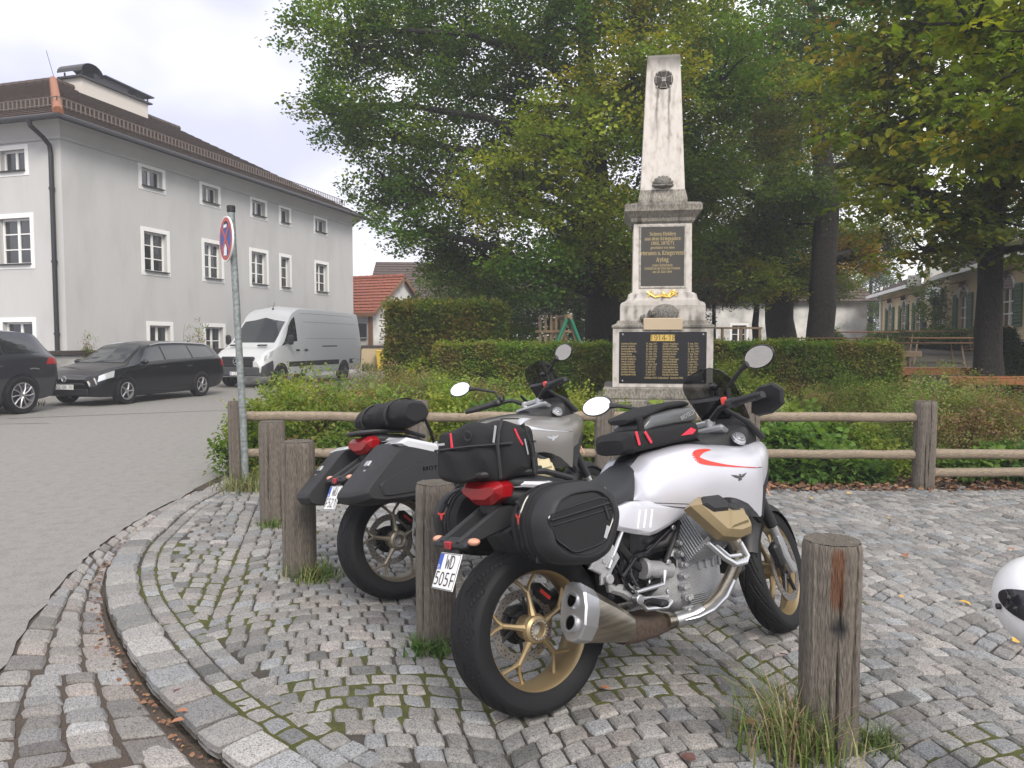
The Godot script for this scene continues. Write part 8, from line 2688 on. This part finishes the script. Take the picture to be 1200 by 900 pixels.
	for z in [0.314]:
		g.tube([Vector3(-0.03, 0.90, z + 0.005), Vector3(-0.04, 1.03, z + 0.002), Vector3(-0.06, 1.13, z - 0.03)], 0.016, 6, false, 0.3)
		g.box(Vector3(-0.03, 0.945, z + 0.012), Vector3(0.045, 0.075, 0.022), 0.006)
	part(g, "straps", M.cloth2, t).set_meta("kind", "stuff")
	g = Geo.new()
	var dr := []
	for i in 16: dr.append(Vector3(-0.212 - 0.004, 1.10 + sin(TAU * i / 16) * 0.02, 0.0 + cos(TAU * i / 16) * 0.026))
	g.tube(dr, 0.0035, 6, true)
	part(g, "ring", M.dark_metal, t)
	g = Geo.new()
	g.prism([Vector2(-0.008, -0.03), Vector2(0.010, -0.03), Vector2(0.006, 0.035), Vector2(-0.006, 0.035)], 0.0, 0.006, 0.002, Basis(Vector3(0, 0, 1), Vector3.UP, Vector3(-1, 0, 0)), Vector3(-0.210, 1.085, -0.125))
	part(g, "red_tab", M.red_cloth, t)
	g = Geo.new()
	g.box(Vector3(-0.213, 1.075, -0.205), Vector3(0.004, 0.010, 0.055), 0.001); g.box(Vector3(-0.208, 1.095, 0.185), Vector3(0.004, 0.075, 0.014), 0.001, Basis(Vector3.RIGHT, 0.35))
	g.box(Vector3(-0.09, 1.03, 0.318), Vector3(0.012, 0.07, 0.003), 0.001, Basis(Vector3.BACK, 0.3))
	part(g, "reflective_tab", M.reflective, t)
	g = Geo.new()
	g.tube([Vector3(-0.15, 1.11, 0.288), Vector3(-0.14, 1.07, 0.303), Vector3(-0.12, 1.04, 0.312)], 0.006, 6)
	part(g, "red_cord", M.red_cloth, t)
	# tank bag
	t = thing("tank_bag", "black tank bag with clear map pocket and red trim on the white motorcycle", "bag")
	t.transform = x
	g = Geo.new()
	g.body([[0.50, 1.005, 0.945, 0.09, 4.0], [0.53, 1.035, 0.94, 0.125, 4.0], [0.62, 1.045, 0.95, 0.135, 4.0], [0.78, 1.055, 0.965, 0.135, 4.0], [0.92, 1.06, 0.97, 0.125, 4.0], [0.95, 1.03, 0.97, 0.09, 4.0]], 28)
	part(g, "body", M.cloth, t)
	g = Geo.new()
	g.body([[0.62, 1.062, 1.03, 0.10, 4.0], [0.66, 1.105, 1.035, 0.12, 4.0], [0.80, 1.125, 1.045, 0.12, 4.0], [0.93, 1.13, 1.05, 0.11, 4.0], [0.96, 1.10, 1.06, 0.09, 4.0]], 24)
	part(g, "map_pocket", M.pocket, t)
	g = Geo.new()
	g.body([[0.57, 1.092, 1.07, 0.06, 3.0], [0.60, 1.108, 1.078, 0.11, 3.0], [0.74, 1.145, 1.115, 0.12, 3.0], [0.88, 1.158, 1.128, 0.11, 3.0], [0.95, 1.150, 1.13, 0.06, 3.0]], 24)
	g.box(Vector3(0.60, 1.06, 0.10), Vector3(0.03, 0.07, 0.03), 0.008)
	part(g, "lid", M.cloth, t)
	for q in [[0.60, 0.14, 0.55], [0.545, 0.135, 0.2]]:
		g = Geo.new()
		g.box(Vector3(q[0], 1.005, q[1]), Vector3(0.014, 0.06, 0.005), 0.002, Basis(Vector3.BACK, q[2]))
		part(g, "red_trim", M.red_cloth, t)
	g = Geo.new()
	g.prism([Vector2(0.80, 0.998), Vector2(0.87, 1.03), Vector2(0.90, 1.018), Vector2(0.875, 1.0)], 0.128, 0.136, 0.002)
	part(g, "red_trim", M.red_cloth, t)
	letters("MOTECH", 0.018, M.reflective, "lettering", t, Transform3D(Basis(Vector3.BACK, 0.3), Vector3(0.87, 1.088, 0.124)), "Droid Sans")

func hard_luggage(x: Transform3D) -> void:
	for s in [1.0, -1.0]:
		var o := thing("hard_case", "dark grey hard side case with silver edge on the right of the grey motorcycle" if s > 0 else "dark grey hard side case on the far left of the grey motorcycle", "pannier")
		o.transform = x
		var top := [Vector2(-0.17, 0.845), Vector2(-0.10, 0.855), Vector2(0.24, 0.76), Vector2(0.30, 0.70), Vector2(0.28, 0.60), Vector2(0.18, 0.545), Vector2(-0.30, 0.545), Vector2(-0.385, 0.565), Vector2(-0.405, 0.60), Vector2(-0.395, 0.625)]
		var g := Geo.new()
		swell(g, rounded(top, 3, 0.18), [[0.20, 0.97], [0.215, 1.0], [0.36, 1.0], [0.40, 0.97], [0.445, 0.87], [0.458, 0.80]], Vector2(-0.06, 0.68), s)
		part(g, "shell", M.matt, o, 28.0)
		g = Geo.new()
		var rib := rounded([Vector2(-0.28, 0.65), Vector2(-0.10, 0.73), Vector2(0.02, 0.735), Vector2(0.17, 0.69), Vector2(0.18, 0.60), Vector2(-0.26, 0.585)], 3, 0.15)
		swell(g, rib, [[0.44, 1.0], [0.462, 1.0], [0.468, 0.95]], Vector2(-0.05, 0.66), s)
		part(g, "rib", M.matt, o, 25.0)
		g = Geo.new()
		g.prism([Vector2(-0.165, 0.842), Vector2(-0.10, 0.868), Vector2(0.245, 0.776), Vector2(0.308, 0.710), Vector2(0.29, 0.688), Vector2(0.11, 0.705), Vector2(-0.06, 0.785)], (0.27 if s > 0 else -0.457), (0.457 if s > 0 else -0.27), 0.016)
		part(g, "silver_edge", M.silver_paint, o)
		g = Geo.new()
		g.box(Vector3(-0.268, 0.755, 0.325 * s), Vector3(0.012, 0.035, 0.055), 0.004, Basis(Vector3.BACK, -0.75)); g.box(Vector3(-0.305, 0.705, 0.335 * s), Vector3(0.010, 0.055, 0.03), 0.004, Basis(Vector3.BACK, -0.75))
		part(g, "lock", M.silver, o)
		if s > 0: letters("MOTO", 0.022, M.black_gloss, "lettering", o, Transform3D(Basis(), Vector3(0.02, 0.70, 0.4695)), "Droid Sans", 0.0, 1.3, true)
	var t := thing("roll_bag", "rounded black roll bag strapped across the grey motorcycle's tail", "bag")
	t.transform = x
	var g := Geo.new()
	var rings := []
	for i in 17:
		var z := lerpf(-0.30, 0.34, i / 16.0)
		var e := sqrt(maxf(0.0, 1.0 - pow(absf((z - 0.02) / 0.33), 3.5)))
		var ring := PackedVector3Array()
		for k in 20:
			var a := TAU * k / 20
			var r := (0.035 + 0.05 * e) * (1.0 + 0.05 * sin(z * 60.0 + a * 3.0) + 0.04 * sin(a * 5.0 + z * 11.0))
			ring.append(Vector3(0.03 + cos(a) * r * 1.35, 1.0 + sin(a) * r * (1.0 if sin(a) > 0 else 0.85), z))
		rings.append(ring)
	g.loft(rings)
	part(g, "body", M.cloth, t, 50.0)
	g = Geo.new()
	for z in [-0.10, 0.20]:
		var p := []
		for k in 12:
			var a := lerpf(-0.5, PI + 0.5, k / 11.0)
			p.append(Vector3(0.03 + cos(a) * 0.122, 0.998 + sin(a) * 0.093, z))
		g.tube(p, 0.013, 6, false, 0.3)
	g.tube([Vector3(0.12, 0.99, 0.24), Vector3(0.17, 0.90, 0.22), Vector3(0.20, 0.83, 0.20)], 0.011, 6, false, 0.3)
	part(g, "straps", M.cloth2, t).set_meta("kind", "stuff")
	g = Geo.new()
	g.box(Vector3(-0.085, 0.93, -0.10), Vector3(0.012, 0.02, 0.04), 0.003); g.box(Vector3(0.205, 0.825, 0.20), Vector3(0.02, 0.03, 0.02), 0.003)
	part(g, "buckle", M.silver, t)
# ---------------------------------------------------------------- the rest
func make_small_things() -> void:
	# white crash helmet resting on a low post just outside the frame
	var hm := thing("helmet", "white crash helmet with dark visor cut off by the right edge", "helmet", Vector3(1.535, 0.53, -2.13), deg_to_rad(-104))
	var g := Geo.new()
	var rings := []
	for j in 25:
		var a := PI * j / 24.0
		var ring := PackedVector3Array()
		for i in 40:
			var b := TAU * i / 40
			var d := Vector3(sin(a) * cos(b), cos(a), sin(a) * sin(b))
			var p := Vector3(d.x * 0.165, 0.135 + d.y * 0.132, d.z * 0.122)
			if d.y < -0.1: p.x += 0.035 * smoothstep(-0.1, -0.7, d.y) * maxf(d.x, 0.0)
			p.y = maxf(p.y, 0.0)
			ring.append(p)
		rings.append(ring)
	g.loft(rings)
	part(g, "shell", M.helmet, hm, 60.0)
	var patchy := func(a0: float, a1: float, b0: float, b1: float, lift: float, rnd: float) -> Geo:
		var q := Geo.new()
		var n := 14
		for i in n:
			for j in n:
				var p := []
				for e in [[i, j], [i, j + 1], [i + 1, j + 1], [i + 1, j]]:
					var u: float = float(e[0]) / n * 2.0 - 1.0; var v: float = float(e[1]) / n * 2.0 - 1.0
					var m := Vector2(u * sqrt(1.0 - rnd * v * v * 0.5), v * sqrt(1.0 - rnd * u * u * 0.5))
					var a := lerpf(a0, a1, m.x * 0.5 + 0.5); var b := lerpf(b0, b1, m.y * 0.5 + 0.5)
					var d := Vector3(sin(a) * cos(b), cos(a), sin(a) * sin(b))
					p.append(Vector3(d.x * (0.165 + lift), 0.135 + d.y * (0.132 + lift), d.z * (0.122 + lift)))
				var nn: Vector3 = (p[1] - p[0]).cross(p[3] - p[0])
				if nn.dot(p[0] - Vector3(0, 0.135, 0)) > 0: q.quad(p[0], p[1], p[2], p[3])
				else: q.quad(p[0], p[3], p[2], p[1])
		return q
	part(patchy.call(1.02, 1.78, -1.45, 1.45, 0.004, 1.0), "visor", M.visor, hm, 60.0)
	part(patchy.call(0.15, 0.42, -0.5, 0.5, 0.003, 1.0), "top_vent", M.black_gloss, hm, 60.0)
	for s in [-1.0, 1.0]:
		part(patchy.call(0.74, 0.86, s * 0.9 - 0.06, s * 0.9 + 0.06, 0.003, 1.0), "vent", M.black, hm, 60.0)
		g = Geo.new()
		g.cyl(Vector3(0.03, 0.125, s * 0.119), Vector3(0.03, 0.125, s * 0.131), 0.009, -1.0, 14, 0.002)
		part(g, "visor_pivot", M.dark_metal, hm)
	tag(part(post_mesh(0.09, 0.60, 71), "bollard", M.timber, null, 30.0, Transform3D(Basis(), Vector3(1.62, -0.05, -2.13))), "short bollard just outside the right edge, under the helmet", "bollard", "timber bollards round the paved bay")
	# yellow wheelie bin
	var o := thing("wheelie_bin", "yellow wheelie bin with lid at the end of the lane", "bin", Vector3(-6.45, LOW, -37.2), 0.2)
	g = Geo.new()
	g.loft([PackedVector3Array([Vector3(-0.22, 0.05, 0.26), Vector3(0.22, 0.05, 0.26), Vector3(0.22, 0.05, -0.22), Vector3(-0.22, 0.05, -0.22)]), PackedVector3Array([Vector3(-0.28, 0.95, 0.32), Vector3(0.28, 0.95, 0.32), Vector3(0.28, 0.95, -0.32), Vector3(-0.28, 0.95, -0.32)])])
	part(g, "body", M.yellow, o, 10.0)
	g = Geo.new(); g.box(Vector3(0, 0.99, 0.0), Vector3(0.62, 0.07, 0.72), 0.025); g.box(Vector3(0, 1.0, -0.38), Vector3(0.5, 0.04, 0.05), 0.015); part(g, "lid", M.yellow, o)
	for s in [-1.0, 1.0]:
		g = Geo.new(); g.cyl(Vector3(s * 0.2, 0.1, -0.26), Vector3(s * 0.26, 0.1, -0.26), 0.1, -1.0, 14); part(g, "wheel", M.black, o)
	o = thing("wheelie_bin", "dark wheelie bin half hidden right of the yellow one", "bin", Vector3(-5.85, LOW, -37.3), -0.1)
	g = Geo.new(); g.box(Vector3(0, 0.5, 0), Vector3(0.5, 0.95, 0.6), 0.04); part(g, "body", M.dark_green, o)
	g = Geo.new(); g.box(Vector3(0, 1.0, 0), Vector3(0.58, 0.06, 0.68), 0.02); part(g, "lid", M.dark_green, o)
	# climbing frame behind the hedge
	o = thing("climbing_frame", "green and timber A-frame climbing frame behind the left clipped hedge", "playground frame", Vector3(1.30, LOW, -17.4), 0.12)
	for z in [0.0, -1.3]:
		for s in [-1.0, 1.0]:
			g = Geo.new()
			g.tube([Vector3(s * 0.62, 0, z), Vector3(s * 0.02, 2.08, z)], 0.05, 8)
			part(g, "leg", M.pale_bench, o)
	for s in [-1.0, 1.0]:
		g = Geo.new()
		g.tube([Vector3(s * 0.50, 0.85, 0.07), Vector3(s * 0.05, 1.98, 0.07)], 0.045, 8)
		part(g, "green_beam", M.play_green, o)
	g = Geo.new(); g.tube([Vector3(0, 2.05, 0.1), Vector3(0, 2.05, -1.4)], 0.05, 8); part(g, "ridge_beam", M.pale_bench, o)
	for y in [1.32, 1.42]:
		g = Geo.new(); g.tube([Vector3(-0.36 + (y - 1.32) * 0.3, y, 0.06), Vector3(0.36 - (y - 1.32) * 0.3, y, 0.06)], 0.035, 8); part(g, "crossbar", M.play_green, o)
	g = Geo.new(); g.box(Vector3(0, 0.9, -0.65), Vector3(0.8, 1.0, 0.04), 0.01); part(g, "panel", M.play_green, o)
	o = thing("timber_pergola", "low timber trellis left of the climbing frame", "trellis", Vector3(0.75, LOW, -17.9))
	for x in [-0.08, 0.05, 0.18, 0.3]:
		g = Geo.new(); g.box(Vector3(x, 1.05, 0), Vector3(0.06, 2.1, 0.06), 0.006); part(g, "post", M.pale_bench, o)
	for y in [1.70, 1.30]:
		g = Geo.new(); g.box(Vector3(0.25, y, 0.05), Vector3(0.9, 0.06, 0.04), 0.006); part(g, "slat", M.pale_bench, o)
	# beer garden: folding tables and benches, some stacked
	var spots := [[7.7, -18.6, 0.05, "nearest long brown beer table, left of the garden tree"], [10.4, -19.2, 0.02, "long brown beer table behind the garden tree"], [11.6, -16.8, 0.03, "long brown beer table right of the garden tree"], [9.0, -21.4, 0.05, "farther brown beer table, left of the inn's door"], [12.4, -21.5, 0.04, "farther brown beer table, right of the inn's door"], [11.4, -25.0, 0.03, "farthest brown beer table, below the inn's left windows"], [14.4, -25.5, 0.03, "farthest brown beer table, below the inn's door"]]
	var proto: Node3D = null
	for s in spots:
		var t: Node3D
		if proto == null:
			t = thing("beer_table", s[3], "table", Vector3(), 0.0, "tables in the beer garden")
			for k in 3:
				g = Geo.new(); g.box(Vector3(0, 0.765, -0.25 + k * 0.25), Vector3(2.6, 0.035, 0.245), 0.006); part(g, "board", M.brown_wood, t)
			for x in [-0.95, 0.95]:
				g = Geo.new()
				for z in [-0.22, 0.22]: g.tube([Vector3(x, 0.74, z), Vector3(x + 0.12 * signf(x), 0, z * 1.2)], 0.022, 6)
				g.tube([Vector3(x + 0.08 * signf(x), 0.25, -0.25), Vector3(x + 0.08 * signf(x), 0.25, 0.25)], 0.018, 6)
				part(g, "leg", M.pale_bench, t)
			proto = t
		else:
			t = copy(proto, "beer_table")
			t.set_meta("label", s[3])
		t.position = Vector3(s[0], 0.30 + (-14.0 - s[1]) * 0.06, s[1]); t.rotation.y = s[2]
	var benches := [[9.1, -15.7, 0.40, 0.0, "orange-brown bench at the front of the beer garden, by the tree's foot", 0], [7.0, -15.4, 0.38, 0.5, "dull brown bench set askew at the front of the beer garden", 1], [9.3, -14.2, 0.28, 0.04, "orange bench at the right edge, behind the reddish shrub", 0], [7.9, -17.3, 0.50, 0.04, "pale bench behind the nearest beer table", 2], [9.9, -20.4, 0.68, 0.0, "pale bench between the farther beer tables", 2]]
	for b in benches:
		var t := thing("bench", b[4], "bench", Vector3(b[0], b[2], b[1]), b[3], "benches in the beer garden")
		var m: Material = [M.bench, M.brown_wood, M.pale_bench][b[5]]
		for k in 2:
			g = Geo.new(); g.box(Vector3(0, 0.46, -0.075 + k * 0.15), Vector3(2.3, 0.035, 0.145), 0.006); part(g, "board", m, t)
		g = Geo.new(); g.box(Vector3(0, 0.38, 0.15), Vector3(2.3, 0.12, 0.03), 0.006); part(g, "apron", m, t)
		for x in [-0.85, 0.85]:
			g = Geo.new(); g.box(Vector3(x, 0.2, 0), Vector3(0.06, 0.42, 0.24), 0.008); part(g, "leg", m, t)
	# raised gravel floor of the beer garden
	g = Geo.new()
	var lv := [[-13.6, -0.1], [-14.0, 0.30], [-20.0, 0.66], [-26.0, 1.0], [-38.0, 1.40], [-46.0, 1.43]]
	for i in 5:
		var xl := 6.1 + (0.0 if i < 3 else 6.0)
		g.quad(Vector3(xl, lv[i][1], lv[i][0]), Vector3(34, lv[i][1], lv[i][0]), Vector3(34, lv[i + 1][1], lv[i + 1][0]), Vector3(xl, lv[i + 1][1], lv[i + 1][0]))
		g.quad(Vector3(xl, -0.1, lv[i][0]), Vector3(xl, lv[i][1], lv[i][0]), Vector3(xl, lv[i + 1][1], lv[i + 1][0]), Vector3(xl, -0.1, lv[i + 1][0]))
	setting(g, "garden_terrace", M.gravel)
	# dark conical bush beside the tree, and greenery before the inn
	var cp := [Color(0.018, 0.030, 0.014), Color(0.026, 0.04, 0.018)]
	var cn := spray(22, 0.12, 0.06, 0.03, 31, 0.9)
	var rng := RandomNumberGenerator.new(); rng.seed = 5
	o = thing("conical_bush", "dark cone-shaped bush right of the garden tree's trunk", "shrub", Vector3(10.15, 0.3, -15.4))
	var xs := []; var cs := []
	for i in 1500:
		var y := pow(rng.randf(), 1.25) * 1.35
		var r := (1.0 - y / 1.45) * 0.55 * pow(rng.randf(), 0.3)
		var a := rng.randf() * TAU
		xs.append(turned(rng, Vector3(cos(a) * r, y, sin(a) * r), 0.9, 0.7)); cs.append(cp[rng.randi() % 2])
	scatter("foliage", cn, xs, cs, M.leaf, o)
	g = Geo.new(); g.cyl(Vector3(), Vector3(0, 1.2, 0), 0.05, 0.01); part(g, "stem", M.bark, o)
	var ls := spray(15, 0.2, 0.09, 0.06, 32, 0.8)
	bush("inn_shrub", "green shrubs under the inn's left windows", "shrub", Vector3(20.0, 1.4, -38.8), Vector3(1.0, 0.5, 3.2), ls, 1500, DARK, 501)
	bush("inn_shrub", "green shrubs beside the inn's door, right of it", "shrub", Vector3(17.2, 1.3, -29.4), Vector3(0.9, 0.55, 3.0), ls, 1500, DARK, 502)
	bush("inn_shrub", "small round shrub before the white building's right end", "shrub", Vector3(17.0, 0.8, -40.5), Vector3(0.9, 1.3, 0.8), ls, 700, DARK, 503)
	# low pale picket fence and dark stacked furniture behind the right hedge
	o = thing("picket_fence", "low pale picket fence behind the right clipped hedge", "fence", Vector3(8.4, LOW, -30.0))
	for i in 24:
		g = Geo.new(); g.box(Vector3(-1.5 + i * 0.13, 0.75, 0), Vector3(0.07, 1.5, 0.03), 0.004); part(g, "picket", M.pale_bench, o, 0.0)
	for y in [0.5, 1.3, 2.0]:
		g = Geo.new(); g.box(Vector3(0, y, -0.04), Vector3(3.2, 0.08, 0.04), 0.004); part(g, "rail", M.pale_bench, o, 0.0)
	for i in 5:
		g = Geo.new(); g.box(Vector3(-1.5 + i * 0.75, 1.0, -0.06), Vector3(0.1, 2.0, 0.08), 0.006); part(g, "post", M.pale_bench, o, 0.0)
	o = thing("garden_shed_wall", "dark timber screen left of the pale picket fence", "screen", Vector3(6.0, LOW, -31.5))
	for i in 12:
		g = Geo.new(); g.box(Vector3(-1.2 + i * 0.21, 0.85, 0.01 * (i % 2)), Vector3(0.2, 1.7, 0.03), 0.004); part(g, "board", M.brown_wood, o, 0.0)
